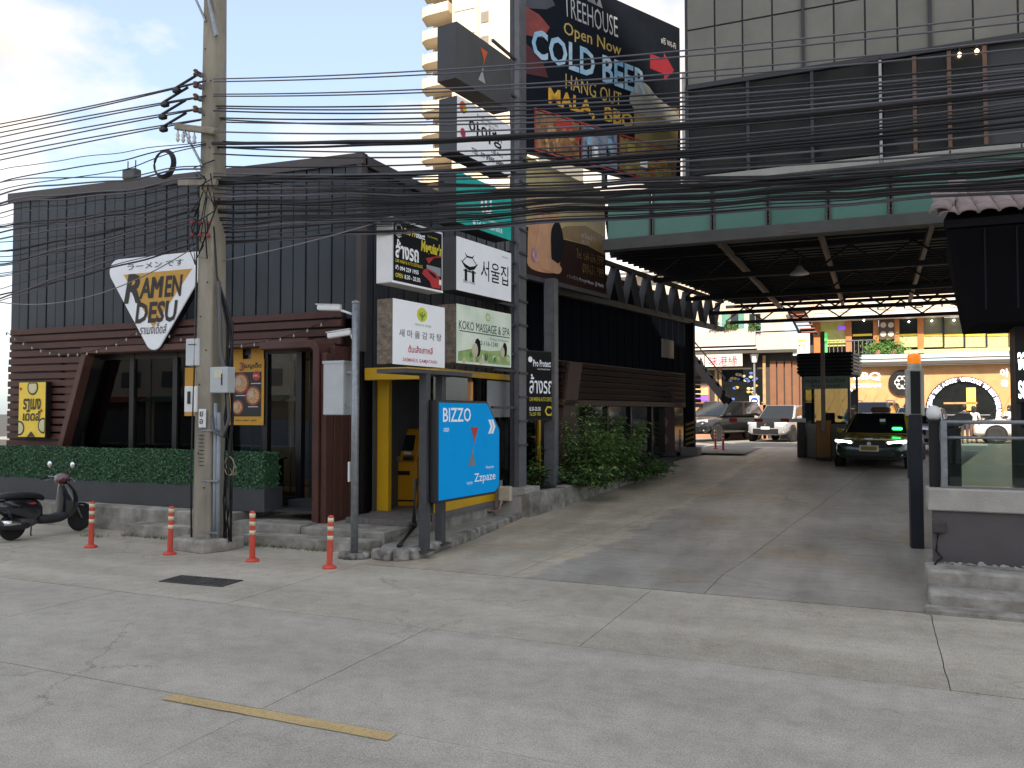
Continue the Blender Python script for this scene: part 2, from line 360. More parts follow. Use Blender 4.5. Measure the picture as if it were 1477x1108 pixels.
# pavement ledges in front of the restaurant
def rough_block(poly, z0, z1, m, name, parent=None, lab=None, n=.25, amp=.008, bevel=.014):
    pts = []
    for i, a in enumerate(poly):
        b = poly[(i + 1) % len(poly)]; k = max(1, int(math.hypot(b[0] - a[0], b[1] - a[1]) / n))
        for j in range(k):
            t = j / k; x, y = lerp(a[0], b[0], t), lerp(a[1], b[1], t)
            pts.append((x + amp * noise.noise((x * 4, y * 4, z1)), y + amp * noise.noise((x * 4, y * 4, z1 + 7))))
    o = MB().ground(pts, z0, lambda x, y: z1 + amp * .6 * noise.noise((x * 2.5, y * 2.5, 3)))
    return o.build(name, m, parent, bevel=bevel, seg=2)
pav = bpy.data.objects.new('pavement', None); COL.objects.link(pav); struct(pav)
rough_block([(-24, 11.38), (-10.4, 11.32), (-10.4, 13.4), (-24, 13.4)], -.05, .43, M_LEDGE, 'ledge', pav)
rough_block([(-10.38, 11.42), (-8.9, 11.42), (-8.9, 13.4), (-10.38, 13.4)], -.05, .30, M_LEDGE, 'ledge', pav)
rough_block([(-8.88, 11.42), (-7.24, 11.42), (-7.2, 19), (-8.88, 19)], -.05, .28, M_LEDGE, 'ledge', pav)
rough_block([(-12.45, 10.98), (-10.9, 10.96), (-10.9, 11.36), (-12.45, 11.36)], -.05, .20, M_LEDGE, 'step', pav)
rough_block([(-9.75, 10.98), (-7.45, 10.98), (-7.30, 11.4), (-9.75, 11.4)], -.05, .17, M_LEDGE, 'step', pav)
# kerbed island under the sign posts
isl = rough_block([(-6.62, 10.72), (-6.5, 10.95), (-6.74, 16.1), (-7.6, 16.1), (-7.28, 11.5), (-6.95, 10.75)], -.05, .10, mat('island_concrete', (.26, .25, .22), .9, col2=(.40, .38, .34), scale=3, bump=.5), 'island', pav)
kb = [(-6.98, 10.72), (-6.62, 10.66), (-6.42, 10.82)] + [(-6.42 - .06 * i, 11.5 + .92 * i) for i in range(6)]
for i in range(len(kb) - 1):
    a, b = Vector((*kb[i], .075)), Vector((*kb[i + 1], .075)); d = (b - a).normalized() * .008
    MB().bar(a + d, b - d, .17, .17 + .008 * (i % 3)).build('kerb_stone', M_KERB, pav, bevel=.035, seg=2)
# unseen tower added behind the camera to keep the street in shade
ob = thing('apartment_tower', (-2, -47, 0), 'unseen tall grey tower added behind the viewer to shade the street', 'building')
M_OB = mat('grey_render', (.48, .47, .45), .85, scale=.3)
MB().box(-18, -55, 0, 14, -40, 71).build('wall', M_OB, ob, world=True)
wm_ = MB().box(-1.1, -.1, 0, 1.1, .05, 1.6).mesh('window', mat('dark_window', (.04, .05, .06), .1))
for i in range(6):
    for j in range(20): inst('window', wm_, ob, (-13.5 + i * 5.4, 7.02, 4 + j * 3.3))
# unseen low shophouses added behind the camera so the shop windows reflect something
random.seed(17)
for k in range(8):
    xk = -58 + k * 12.2; hk = random.uniform(5.2, 7.4); cw = random.choice(((.42, .38, .33), (.30, .31, .33), (.48, .44, .36), (.25, .19, .16)))
    sh = thing('added_shophouse', (xk + 6, -17, 0), ['first', 'second', 'third', 'fourth', 'fifth', 'sixth', 'seventh', 'eighth'][k] + ' unseen low house from the left, added behind the viewer for window reflections', 'added_shophouse', group='houses added for window reflections')
    MB().box(xk + .05, -24, 0, xk + 12.1, -17, hk).build('wall', mat('shop_render_%d' % k, cw, .85, scale=.6), sh, world=True)
    MB().box(xk + .4, -16.98, .1, xk + 11.7, -16.9, 2.9).build('shutter', mat('shop_shutter', (.07, .07, .075), .5), sh, world=True)
    MB().add([(xk + .3, -17, 3.3), (xk + 11.8, -17, 3.3), (xk + 11.8, -15.6, 2.9), (xk + .3, -15.6, 2.9)], [(3, 2, 1, 0)]).build('awning', mat('awning_%d' % (k % 3), ((.30, .03, .03), (.05, .12, .07), (.35, .33, .28))[k % 3], .7), sh, world=True)
    for j in range(4): MB().box(xk + 1 + j * 2.8, -16.99, 3.9, xk + 2.8 + j * 2.8, -16.93, 5.0).build('window', mat('dark_window'), sh, world=True)
# ================================================================ ramen restaurant
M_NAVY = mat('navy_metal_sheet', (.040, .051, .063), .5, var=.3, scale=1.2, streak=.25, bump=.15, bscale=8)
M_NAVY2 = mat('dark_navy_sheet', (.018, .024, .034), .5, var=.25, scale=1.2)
M_FASCIA = mat('brown_grey_flashing', (.085, .072, .070), .55)
M_SLAT = mat('red_brown_slat', (.085, .030, .022), .55, var=.25, scale=4, streak=6)
M_PORTAL = mat('brown_plank', (.10, .040, .030), .5, var=.18, scale=3)
M_BLACK = mat('black_frame', (.012, .012, .014), .4)
M_WIN = glass('window_glass', (.75, .78, .80), 1.5)
M_WHITE = mat('white_paint', (.78, .78, .77), .5, var=.05)
M_STEEL = mat('galvanised_steel', (.30, .32, .34), .45, metal=.6, var=.2, scale=14)
M_GREYBOX = mat('grey_enamel', (.50, .53, .54), .45, var=.06, scale=4)
M_DKPLANT = mat('charcoal_planter', (.060, .062, .066), .7, var=.15, scale=3)
M_WOOD = mat('warm_wood', (.42, .26, .12), .5, var=.2, scale=5)
def emitm(name, col, e): return mat(name, col, .5, var=.02, emit=e)
rb = thing('ramen_restaurant', (-13, 15, 0), 'dark corrugated metal restaurant with red-brown slats behind the hedge', 'restaurant')
B = lambda: MB()
YF = 12.6
x, xe, n = -17.9, -8.57, 32
wdt = (xe - x) / n
for i in range(n):
    a, b = x + i * wdt, x + (i + 1) * wdt; zt = lerp(7.0, 6.75, (i + .5) / n)
    B().prism([(a + .012, 3.9), (b - .012, 3.9), (b - .012, zt), (a + .012, zt)], YF - .012 * (i % 2), YF + .04).build('wall_panel', M_NAVY, rb, world=True, bevel=.008)
B().box(-17.9, YF + .045, .4, -8.6, YF + .14, 6.7).build('backing', M_BLACK, rb, world=True) if False else None
B().prism([(-17.9, 3.95), (-8.57, 3.95), (-8.57, 6.7), (-17.9, 6.95)], YF + .045, YF + .12).build('wall_backing', M_BLACK, rb, world=True)
B().prism([(-18.0, 6.96), (-8.45, 6.70), (-8.45, 6.90), (-18.0, 7.16)], YF - .06, YF + .10).build('roof_edge', M_FASCIA, rb, world=True)
# side wall facing the driveway
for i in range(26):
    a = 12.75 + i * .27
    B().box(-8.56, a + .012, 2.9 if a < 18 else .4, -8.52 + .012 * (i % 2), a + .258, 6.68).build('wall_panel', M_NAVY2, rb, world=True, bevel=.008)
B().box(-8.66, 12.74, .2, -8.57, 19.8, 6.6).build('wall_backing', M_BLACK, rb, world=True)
B().box(-8.58, 12.55, 3.3, -8.48, 12.74, 6.72).build('corner_trim', M_FASCIA, rb, world=True)
B().box(-8.62, 12.64, 6.69, -8.45, 19.85, 6.88).build('roof_edge', M_FASCIA, rb, world=True)
B().add([(-18.0, 12.7, 7.0), (-8.5, 12.7, 6.75), (-8.5, 19.8, 6.8), (-18.0, 19.8, 7.05)], [(0, 1, 2, 3)]).build('roof', M_FASCIA, rb, world=True)
B().box(-18.0, 12.7, .4, -17.9, 19.8, 6.95).build('wall', M_NAVY2, rb, world=True); B().box(-17.85, 19.7, .4, -8.67, 19.8, 6.8).build('wall', M_NAVY2, rb, world=True)
# slat band and slatted left bay
zz = 4.03; k = 0
while zz > 3.50:
    B().box(-17.6, 12.38 - .012 * (k % 2), zz - .125, -8.78, 12.45, zz).build('slat', M_SLAT, rb, world=True, bevel=.008); zz -= .163; k += 1
zt0, zb0 = 3.44, .55
def slantx(z): return lerp(-15.10, -15.95, (3.44 - z) / (3.44 - 1.0))
while zz > .6:
    B().prism([(-17.62, zz - .125), (slantx(zz - .125) - .17, zz - .125), (slantx(zz) - .17, zz), (-17.62, zz)], 12.37 - .012 * (k % 2), 12.45).build('slat', M_SLAT, rb, world=True, bevel=.008); zz -= .163; k += 1
B().box(-17.6, 12.46, .45, -16.05, 12.56, 4.0).build('slat_backing', M_BLACK, rb, world=True); B().box(-16.04, 12.46, 3.45, -8.8, 12.56, 4.0).build('slat_backing', M_BLACK, rb, world=True)
B().prism([(slantx(.5) - .16, .5), (slantx(.5), .5), (slantx(3.42), 3.42), (slantx(3.42) - .16, 3.42)], 12.30, 12.52).build('slanted_post', M_PORTAL, rb, world=True, bevel=.01)
B().prism([(slantx(.5) - .15, .5), (slantx(.5) - .01, .5), (slantx(3.42) - .01, 3.42), (slantx(3.42) - .15, 3.42)], 12.525, 12.80).build('reveal', M_BLACK, rb, world=True)
B().box(-15.28, 12.30, 3.43, -9.45, 13.05, 3.56).build('lintel', M_PORTAL, rb, world=True, bevel=.01)
# glazing
mx_ = [-15.75, -14.25, -13.05, -11.98, -10.75, -9.95]
for a in mx_: B().box(a - .06, 12.70, .45, a + .06, 12.82, 3.42).build('mullion', M_BLACK, rb, world=True)
B().box(-15.68, 12.71, .45, -9.95, 12.81, .62).build('sill', M_BLACK, rb, world=True); B().box(-15.68, 12.71, 3.32, -9.95, 12.81, 3.425).build('head', M_BLACK, rb, world=True)
for a, b in zip(mx_, mx_[1:]): B().box(a + .06, 12.75, .62, b - .06, 12.76, 3.32).build('pane', M_WIN, rb, world=True)
# interior
B().box(-17.7, 13.1, .38, -8.7, 19.6, .45).build('floor', mat('brown_floor', (.12, .09, .07), .5), rb, world=True)
B().box(-17.7, 18.2, .45, -8.7, 18.3, 2.0).build('wainscot', mat('navy_wainscot', (.03, .07, .18), .6), rb, world=True)
B().box(-17.7, 18.25, 2.0, -8.7, 18.35, 3.6).build('interior_wall', mat('grey_brown_wall', (.07, .06, .05), .8, scale=1), rb, world=True)
B().box(-17.7, 13.1, 3.62, -8.7, 19.6, 3.7).build('interior_ceiling', mat('dark_ceiling', (.05, .045, .04), .8), rb, world=True)
for k_ in range(16): B().box(-15.4 + k_ * .33, 13.4 + .05 * (k_ % 3), .5, -15.385 + k_ * .33, 13.42 + .05 * (k_ % 3), 3.5).build('blind_cord', M_STEEL, rb, world=True) if k_ % 4 != 1 else None
B().box(-14.7, 15.2, .45, -13.9, 15.3, 1.9).build('partition', mat('olive_board', (.09, .09, .07), .7), rb, world=True)
B().box(-13.6, 15.9, .45, -12.5, 16.0, 1.35).build('partition', mat('olive_board', (.19, .19, .15), .7), rb, world=True)
# door in its portal
for i, a in enumerate([-9.87, -9.69, -9.51]): B().box(a, 12.90 + .02 * (i % 2), .60, a + .185, 13.0, 3.42).build('wall_panel', M_NAVY, rb, world=True, bevel=.01)
dr_ = B().box(-9.33, 13.15, .62, -8.75, 13.2, 3.0).build('door', mat('dark_door', (.03, .032, .04), .35), rb, world=True)
B().box(-9.38, 13.05, .60, -9.28, 13.14, 3.3).build('door_post', M_WOOD, rb, world=True); B().box(-8.82, 13.05, .6, -8.76, 13.14, 3.3).build('door_post', M_WOOD, rb, world=True)
B().tube([(-8.98, 13.1, 1.3), (-8.98, 13.07, 1.35), (-8.98, 13.07, 2.0), (-8.98, 13.1, 2.05)], .018).build('handle', M_STEEL, dr_, world=True, smooth=True)
for i in range(5):                                             # right cheek of the portal: upright planks
    a = 11.92 + i * .235
    B().box(-8.87, a + .006, .28, -8.76 + .008 * (i % 2), a + .229, 3.38 if i else 3.24).build('plank', M_PORTAL, rb, world=True, bevel=.01)
arc = [(-9.02, .28), (-8.885, .28), (-8.885, 3.25)] + [(-8.885 - .22 + .22 * math.cos(t), 3.25 + .22 * math.sin(t)) for t in [rad(15 * i) for i in range(1, 7)]] + [(-10.2, 3.47), (-10.2, 3.33)] + [(-9.105 + .085 * math.sin(t), 3.25 + .085 * math.cos(t)) for t in [rad(15 * i) for i in range(0, 7)]]
B().prism(arc, 11.88, 12.32).build('portal_frame', M_PORTAL, rb, world=True, bevel=.012)
for i in range(4):                                             # plank ends on the portal roof
    a = 12.325 + i * .17; B().box(-10.0, a + .006, 3.34, -8.90, a + .164, 3.465).build('plank', M_PORTAL, rb, world=True, bevel=.01)
# steps at the door
B().box(-9.93, 11.95, .43, -8.9, 12.4, .47).build('step', mat('dark_step', (.05, .05, .055), .6), rb, world=True); B().box(-9.93, 12.4, .43, -8.9, 13.2, .60).build('step', mat('dark_step'), rb, world=True)
# pendant lamps, table and stools seen through the glass
lm = emitm('warm_bulb', (1, .62, .28), 5)
for (px_, y_) in ((220, 562), (118, 540), (338, 545)):
    p = PY(px_, y_, 15.0); q = thing('pendant_lamp', (p.x, p.y, p.z), {220: 'glowing brass pendant lamp inside the middle restaurant window', 118: 'glowing pendant lamp inside the leftmost restaurant window', 338: 'glowing pendant lamp behind the food poster window'}[px_], 'lamp', group='pendant lamps in the restaurant')
    B().lathe([(.0, .0), (.035, .01), (.045, .04), (.03, .08), (0, .09)], n=10).build('bulb', lm, q, smooth=True)
    pl2 = bpy.data.lights.new('pendant_light', 'POINT'); pl2.energy = 14; pl2.color = (1, .72, .42); pl2.shadow_soft_size = .06; lo = bpy.data.objects.new('pendant_light', pl2); COL.objects.link(lo); lo.parent = q; lo.location = (0, 0, -.08)
    B().lathe([(.10, .03), (.07, .09), (.02, .13), (.012, 3.6 - p.z)], n=12).build('shade', mat('brass', (.5, .33, .12), .3, metal=1), q, smooth=True)
def stool(px_, Y, label):
    p = PY(px_, 600, Y); q = thing('stool', (p.x, Y, .45), label, 'stool', group='stools inside the restaurant')
    B().box(-.22, -.2, .62, .22, .2, .67).build('seat', M_WOOD, q, bevel=.015)
    for sx in (-.19, .19):
        for sy in (-.17, .17): B().bar((sx, sy, 0), (sx * .9, sy * .9, .62), .03, .03).build('leg', M_WOOD, q)
for px_, Y, l in ((120, 14.2, 'wooden stool behind the leftmost window pane'), (250, 14.2, 'wooden stool behind the middle window by the pole'), (340, 14.0, 'wooden stool below the left half of the food poster'), (366, 14.0, 'wooden stool below the right half of the food poster')): stool(px_, Y, l)
tb = thing('dining_table', (-13.2, 14.6, .45), 'wooden dining table inside the middle restaurant window', 'table')
B().box(-1.2, -.35, .72, 1.2, .35, .76).build('tabletop', M_WOOD, tb, bevel=.01)
for sx in (-1.1, 1.1): B().box(sx - .03, -.3, 0, sx + .03, .3, .72).build('leg', M_BLACK, tb)
# reflection of a red sign, built as a lettered panel behind the glass
bn = thing('red_sign_reflection', tuple(PY(160, 563, 12.95)), 'reflection of a red and white sign, built as a panel behind the leftmost window panes', 'banner')
MB().box(0, 0, 0, 1.15, .02, .42).build('reflection_panel', mat('reflection_red', (.32, .03, .03), .7), bn); MB().box(0, 0, -.13, 1.15, .02, 0).build('border', M_WHITE, bn)
text('ราเมงทันสิ', .06, .06, 1.05, .36, M_WHITE, bn)
# ---------------------------------------------------------------- triangular shop sign
M_SGW = mat('white_sign_face', (.74, .77, .82), .35, var=.04, emit=.06)
M_OCHRE = mat('ochre_print', (.72, .40, .07), .4, var=.05)
M_INK = mat('dark_brown_ink', (.035, .03, .028), .5)
ts = thing('triangular_sign', (-13.15, 12.25, 3.58), 'white and yellow upside-down triangle sign reading RAMEN DESU', 'sign')
def round_tri(pts, r, n=8):
    o = []
    for i, p in enumerate(pts):
        a = Vector(pts[i - 1]); b = Vector(pts[(i + 1) % 3]); p = Vector(p); u = (a - p).normalized(); v_ = (b - p).normalized()
        ha = u.angle(v_) / 2; d = r / math.tan(ha); c = p + (u + v_).normalized() * r / math.sin(ha)
        s0 = p + u * d - c; s1 = p + v_ * d - c; an = s0.angle(s1); sg = 1 if s0.cross(s1) > 0 else -1
        for k in range(n + 1):
            t = sg * an * k / n; o.append((c.x + s0.x * math.cos(t) - s0.y * math.sin(t), c.y + s0.x * math.sin(t) + s0.y * math.cos(t)))
    return o
tri = round_tri([(-.02, -.30), (1.56, 1.75), (-1.50, 1.75)], .24)
B().prism(tri, 0, .16).build('sign_box', M_SGW, ts, bevel=.012)
B().prism(round_tri([(-.02, -.33), (1.60, 1.78), (-1.54, 1.78)], .25), .02, .14).build('rim', M_BLACK, ts)
plate([(-.02, .30), (.98, 1.42), (-.86, 1.42)], -.001, M_OCHRE, ts, 'emblem')
text('R', -.84, .82, -.36, 1.42, M_INK, ts, y=-.008, bold=.035, shear=.22); text('A', -.42, .90, -.10, 1.32, M_INK, ts, y=-.008, bold=.03, shear=.18); text('EN', .26, .90, .74, 1.32, M_INK, ts, y=-.008, bold=.03, shear=.18)
for k_ in range(3): text('M', -.12 + .022 * k_, .90, .20 + .022 * k_, 1.32, M_INK, ts, y=-.008 - .002 * k_, bold=0, shear=.18)
text('DESU', -.52, .40, .62, .83, M_INK, ts, y=-.008, bold=.035, shear=.16); text('ราเมงเด็ดส์', -.38, .18, .34, .39, M_INK, ts, y=-.008, bold=.01, shear=.15)
text('ラーメン です', -.75, 1.50, .75, 1.63, M_INK, ts, y=-.008, bold=.005)
for sx in (-.9, .9): B().box(sx - .03, .14, 1.2, sx + .03, .34, 1.26).build('bracket', M_BLACK, ts)
# ---------------------------------------------------------------- yellow light box on the slats
ys_ = thing('yellow_sign', (-17.05, 12.22, 1.66), 'yellow vertical Thai noodle sign on the slatted wall', 'sign')
M_YEL = mat('yellow_print', (.78, .55, .05), .4, var=.06, emit=.05)
B().box(0, 0, 0, .86, .13, 1.2).build('sign_box', M_BLACK, ys_, bevel=.01)
plate(rect(.015, .015, .845, 1.185), -.001, M_YEL, ys_, 'face')
for cx, cz, r in ((.45, 1.08, .17), (.05, .2, .16), (.80, .26, .17)):
    n = 18; pl = [(min(.84, max(.02, cx + r * math.cos(2 * math.pi * k / n))), min(1.18, max(.02, cz + r * math.sin(2 * math.pi * k / n)))) for k in range(n)]
    plate(pl, -.005, M_INK, ys_, 'bowl_print'); pl2 = [(lerp(cx, a, .78), lerp(cz, b, .78)) for a, b in pl]; plate(pl2, -.009, mat('broth_print', (.72, .66, .38), .5), ys_, 'bowl_print')
text('ราเมง', .16, .60, .72, .84, M_INK, ys_, y=-.014, bold=.03, shear=.1); text('เด็ดส์', .16, .36, .72, .60, M_INK, ys_, y=-.014, bold=.03, shear=.1)
plate([(.30, .02), (.56, .02), (.43, .14)], -.012, M_INK, ys_, 'print')
for cx, cz in ((.08, 1.05), (.74, .58)): plate(disc(cx, cz, .035, 10), -.015, mat('red_print', (.55, .04, .03), .5), ys_, 'print')
# ---------------------------------------------------------------- food poster on the glass
p = PY(330, 613, 12.67); q = PY(381, 517, 12.67)
po = thing('food_poster', (p.x, 12.67, p.z), 'orange and black poster of ramen bowls on the restaurant window', 'poster')
W, H = q.x - p.x, q.z - p.z
B().box(0, 0, 0, W, .015, H).build('sheet', mat('orange_print', (.72, .36, .03), .5, var=.05), po)
plate(rect(.07 * W, .13 * H, .93 * W, .80 * H), -.002, mat('black_print', (.02, .02, .02), .5), po, 'panel')
bowl = mat('bowl_white_print', (.6, .5, .42), .5); brd = mat('bowl_red_print', (.35, .07, .05), .5); br = mat('noodle_print', (.62, .36, .16), .5, var=.5, scale=30)
for cx, cz, r in ((.34, .63, .24), (.70, .44, .22), (.26, .27, .17)):
    plate(disc(cx * W, cz * H, r * W), -.005, brd, po, 'bowl_print'); plate(disc(cx * W, cz * H, r * .8 * W), -.009, br, po, 'bowl_print'); plate(disc((cx - .05) * W, (cz + .02) * H, r * .35 * W, 10), -.013, bowl, po, 'bowl_print')
text('3', .30 * W, .82 * H, .44 * W, .95 * H, brd, po, bold=.04); text('เมนูเด็ด', .44 * W, .84 * H, .93 * W, .94 * H, M_INK, po, bold=.03)
plate(disc(.80 * W, .74 * H, .11 * W), -.012, mat('red_print'), po, 'price_badge'); text('199.-', .72 * W, .72 * H, .89 * W, .76 * H, M_WHITE, po, y=-.018)
for cx, cz in ((.64, .62), (.20, .44), (.56, .27)): plate(rect(cx * W, cz * H, cx * W + .28 * W, cz * H + .012 * H), -.004, M_WHITE, po, 'print')
text('อร่อย  สดใหม่  ทุกวัน', .2 * W, .05 * H, .8 * W, .09 * H, M_INK, po, bold=.01)
for a in (.02, .62): B().box(a * W, .002, H, a * W + .36 * W, .014, H + .28).build('hanger', mat('orange_print'), po)
p = PY(266, 600, 12.67); q = PY(285, 530, 12.67); po2 = thing('orange_notice', (p.x, 12.67, p.z), 'narrow orange menu sheet on the window left of the utility pole', 'poster')
B().box(0, 0, 0, q.x - p.x, .015, q.z - p.z).build('sheet', mat('orange_print'), po2); plate(disc(.2, .35, .12), -.002, br, po2, 'bowl_print')
# ---------------------------------------------------------------- festoon lights across the slats
fs = thing('string_lights', (-13, 12.3, 3.5), 'string of small pale bulbs hanging across the red-brown slats', 'string lights')
bz = []
for (a, b, za, zb, sag) in ((-17.6, -13.4, 3.97, 3.95, .52), (-13.4, -8.85, 3.95, 3.92, .45)):
    m = 15; pts = []
    for i in range(m + 1):
        t = i / m; pts.append((lerp(a, b, t), 12.30, lerp(za, zb, t) - sag * 4 * t * (1 - t)))
    B().tube(pts, .008, 4).build('cord', M_BLACK, fs, world=True); bz += pts[::1][:-1]
bl = MB().lathe([(.0, -.10), (.022, -.085), (.03, -.06), (.016, -.02), (.012, 0)], n=8).mesh('bulb', mat('opal_bulb', (.6, .55, .47), .3), True)
for (a, b, c) in bz: inst('bulb', bl, fs, (a + 13, b - 12.3, c - 3.5), sc=(.62, .62, .7))
# ---------------------------------------------------------------- hedge in its planter
hp = thing('hedge_planter', (-14, 11.85, .43), 'long artificial green hedge in a charcoal planter', 'hedge')
B().box(-24, 11.74, .43, -9.93, 12.25, .86).build('planter_box', M_DKPLANT, hp, world=True, bevel=.01)
random.seed(11)
def leafbox(w, d, h, n, ls=.035):
    m = MB(); m.box(-w / 2 + .03, -d / 2 + .035, 0, w / 2 - .03, d / 2 - .03, h - .03)
    for i in range(n):
        r_ = random.random()
        if r_ < .62: c = Vector((random.uniform(-w / 2, w / 2), -d / 2 + random.uniform(-.02, .035), random.uniform(0, h))); nn = Vector((random.gauss(0, .6), -1, random.gauss(.1, .7)))
        elif r_ < .90: c = Vector((random.uniform(-w / 2, w / 2), random.uniform(-d / 2, d / 2), h + random.uniform(-.03, .03))); nn = Vector((random.gauss(0, .6), random.gauss(0, .6), 1))
        else: c = Vector((random.choice((-1, 1)) * (w / 2 - random.uniform(-.01, .03)), random.uniform(-d / 2, d / 2), random.uniform(0, h))); nn = Vector((1, random.gauss(0, .6), random.gauss(0, .6)))
        nn.normalize(); t = nn.cross(Vector((random.gauss(0, 1), random.gauss(0, 1), random.gauss(0, 1)))).normalized(); b = nn.cross(t); s_ = ls * random.uniform(.6, 1.2)
        m.cur = random.choice((0, 0, 1, 2)); m.add([c - t * s_, c + b * s_ * .4, c + t * s_, c - b * s_ * .4], [(0, 1, 2, 3)])
    return m
HM = [mat('hedge_green', (.045, .13, .058), .65, var=.3, scale=6), mat('hedge_green_light', (.085, .21, .09), .6, var=.3), mat('hedge_green_dark', (.022, .068, .032), .7, var=.3)]
hm1 = leafbox(1.17, .46, .60, 5200).mesh('hedge_panel', HM)
for i in range(11): inst('hedge_panel', hm1, hp, (-10.53 - i * 1.19 + 14, .13, .42 + .006 * (i % 3)), (0, 0, .012 * ((i * 7) % 3 - 1)), (1, 1, 1))
# ================================================================ street things
# bollards
M_RED = mat('orange_red_plastic', (.62, .075, .045), .5, var=.12, scale=6); M_BAND = mat('pale_reflective_band', (.78, .66, .46), .4, var=.1)
def bollard(label, group):
    b = thing('bollard', (0, 0, 0), label, 'bollard', group=group)
    MB().lathe([(.10, 0), (.10, .02), (.085, .035), (.055, .05)], n=16).build('base', M_RED, b, smooth=False)
    MB().lathe([(.042, .05), (.042, .70), (.036, .735), (.02, .745)], n=16).build('post', M_RED, b, auto=40)
    for z in (.40, .53, .65): MB().lathe([(.0435, z), (.0435, z + .06)], n=16).build('reflective_band', M_BAND, b, smooth=True)
    for k in range(3): t = k * 2.1; MB().lathe([(.012, .02), (.012, .032)], (.075 * math.cos(t), .075 * math.sin(t), 0), n=6).build('bolt', M_STEEL, b)
    return b
bls = ['orange-red bollard beside the scooter front wheel, leftmost of the four by the road', 'second orange-red bollard from the left, just left of the concrete pole', 'third roadside bollard from the left, between the pole and the brown portal', 'rightmost roadside bollard, in front of the grey camera post']
b0 = bollard(bls[0], 'bollards along the road'); bp_ = [(131, 790), (245, 800), (364, 810), (475, 820)]
for i, (a, b) in enumerate(bp_):
    p = PZ(a, b, 0); o = b0 if i == 0 else dup(b0, p, 0, bls[i]); o.location = (p.x, p.y, .002); o.rotation_euler = (rad((-1, 1.5, 0, 1)[i]), rad((0, 1, -1.5, -1)[i]), i)
for i, (a, b) in enumerate([(1032, 648), (1043, 650)]):
    p = PG(a, b); dup(b0, (p.x, p.y, p.z + .002), i, ['left one of two red bollards at the car park entrance', 'right one of two red bollards at the car park entrance'][i], 'bollards at the car park entrance')
# drain grating in the apron
dg_ = thing('drain_grating', tuple(PZ(290, 839, 0)), 'dark iron drain grating set in the road edge', 'drain')
dg_.rotation_euler = (0, 0, rad(4))
M_IRON = mat('dark_iron', (.075, .07, .066), .6, var=.3)
dg_.scale = (.78, .8, 1)
MB().box(-.62, -.24, .001, .62, .24, .008).build('recess', M_DARK, dg_)
for y0, y1 in ((-.26, -.22), (.22, .26)): MB().box(-.64, y0, .004, .64, y1, .016).build('frame', M_IRON, dg_)
gb = MB().box(-.026, -.22, .006, .026, .22, .022).mesh('bar', M_IRON)
for i in range(13): inst('bar', gb, dg_, (-.59 + i * .0985, 0, 0))
# ---------------------------------------------------------------- scooter, nose towards the planter
sc = thing('scooter', (-13.66, 9.72, 0), 'black motor scooter parked nose-in beside the hedge planter', 'scooter', rz=rad(88))
M_BLK = mat('gloss_black_paint', (.012, .013, .018), .18, var=.1, coat=1); M_RUB = mat('black_rubber', (.02, .02, .02), .85, bump=.3, bscale=60)
M_MATT = mat('matt_black_plastic', (.022, .022, .024), .6); M_CHR = mat('polished_metal', (.75, .76, .78), .12, metal=1, var=.03); M_SEAT = mat('black_vinyl', (.015, .015, .016), .5)
def wheel(parent, x, y, z, R, w_, spokes=6, tyre=.26, rimm=None, axis='y', name='wheel'):
    h = w_ / 2; t = R * tyre
    wl = MB().lathe([(R - t, -h * .8), (R - t * .35, -h), (R - .01, -h * .6), (R, 0), (R - .01, h * .6), (R - t * .35, h), (R - t, h * .8)], (x, y, z), 28, 'y').build(name, M_RUB, parent, smooth=True)
    rm = MB(); r_ = R - t
    rm.lathe([(r_ + .003, -h * .75), (r_ + .006, -h * .4), (r_ - .02, -h * .3), (r_ - .02, h * .3), (r_ + .006, h * .4), (r_ + .003, h * .75)], (x, y, z), 28, 'y')
    rm.lathe([(R * .14, -h * .7), (R * .16, -h * .3), (R * .16, h * .3), (R * .14, h * .7)], (x, y, z), 14, 'y')
    for k in range(spokes):
        a = 2 * math.pi * k / spokes; c_, s_ = math.cos(a), math.sin(a)
        rm.bar((x + R * .14 * c_, y, z + R * .14 * s_), (x + (r_ - .01) * c_, y, z + (r_ - .01) * s_), R * .13, h * .7, (0, 1, 0))
    rm.build('rim', rimm or M_STEEL, wl); return wl
M_RIM = mat('dark_rim', (.05, .05, .055), .4, metal=.5)
wheel(sc, 0, 0, .24, .24, .10, 5, .3, M_RIM); wheel(sc, 1.29, 0, .24, .24, .085, 5, .3, M_RIM)
def loft(rings, caps=True, closed=True):
    m = MB(); n = len(rings[0])
    for r_ in rings: m.v += [tuple(p) for p in r_]
    for i in range(len(rings) - 1):
        for k in range(n if closed else n - 1): m.f.append([i * n + k, i * n + (k + 1) % n, (i + 1) * n + (k + 1) % n, (i + 1) * n + k]); m.mi.append(0)
    if caps:
        m.f.append(list(range(n))[::-1]); m.f.append([(len(rings) - 1) * n + k for k in range(n)]); m.mi += [0, 0]
    return m
def oval(x, z, hw, hh, n=12, e=2.4, dz=0): return [(x, hw * math.copysign(abs(math.cos(t)) ** (2 / e), math.cos(t)), z + hh * math.copysign(abs(math.sin(t)) ** (2 / e), math.sin(t))) for t in [2 * math.pi * k / n for k in range(n)]]
loft([oval(-.42, .62, .03, .04), oval(-.33, .61, .11, .11), oval(-.08, .57, .17, .19), oval(.18, .53, .18, .22), oval(.36, .49, .16, .22), oval(.47, .46, .12, .18), oval(.53, .44, .06, .10)], True).build('tail_body', M_BLK, sc, smooth=True, subsurf=1)
loft([oval(-.36, .74, .06, .03), oval(-.26, .77, .13, .06), oval(.05, .77, .16, .07), oval(.25, .75, .16, .065), oval(.46, .72, .13, .06), oval(.56, .66, .07, .05)]).build('seat', M_SEAT, sc, smooth=True, subsurf=1)
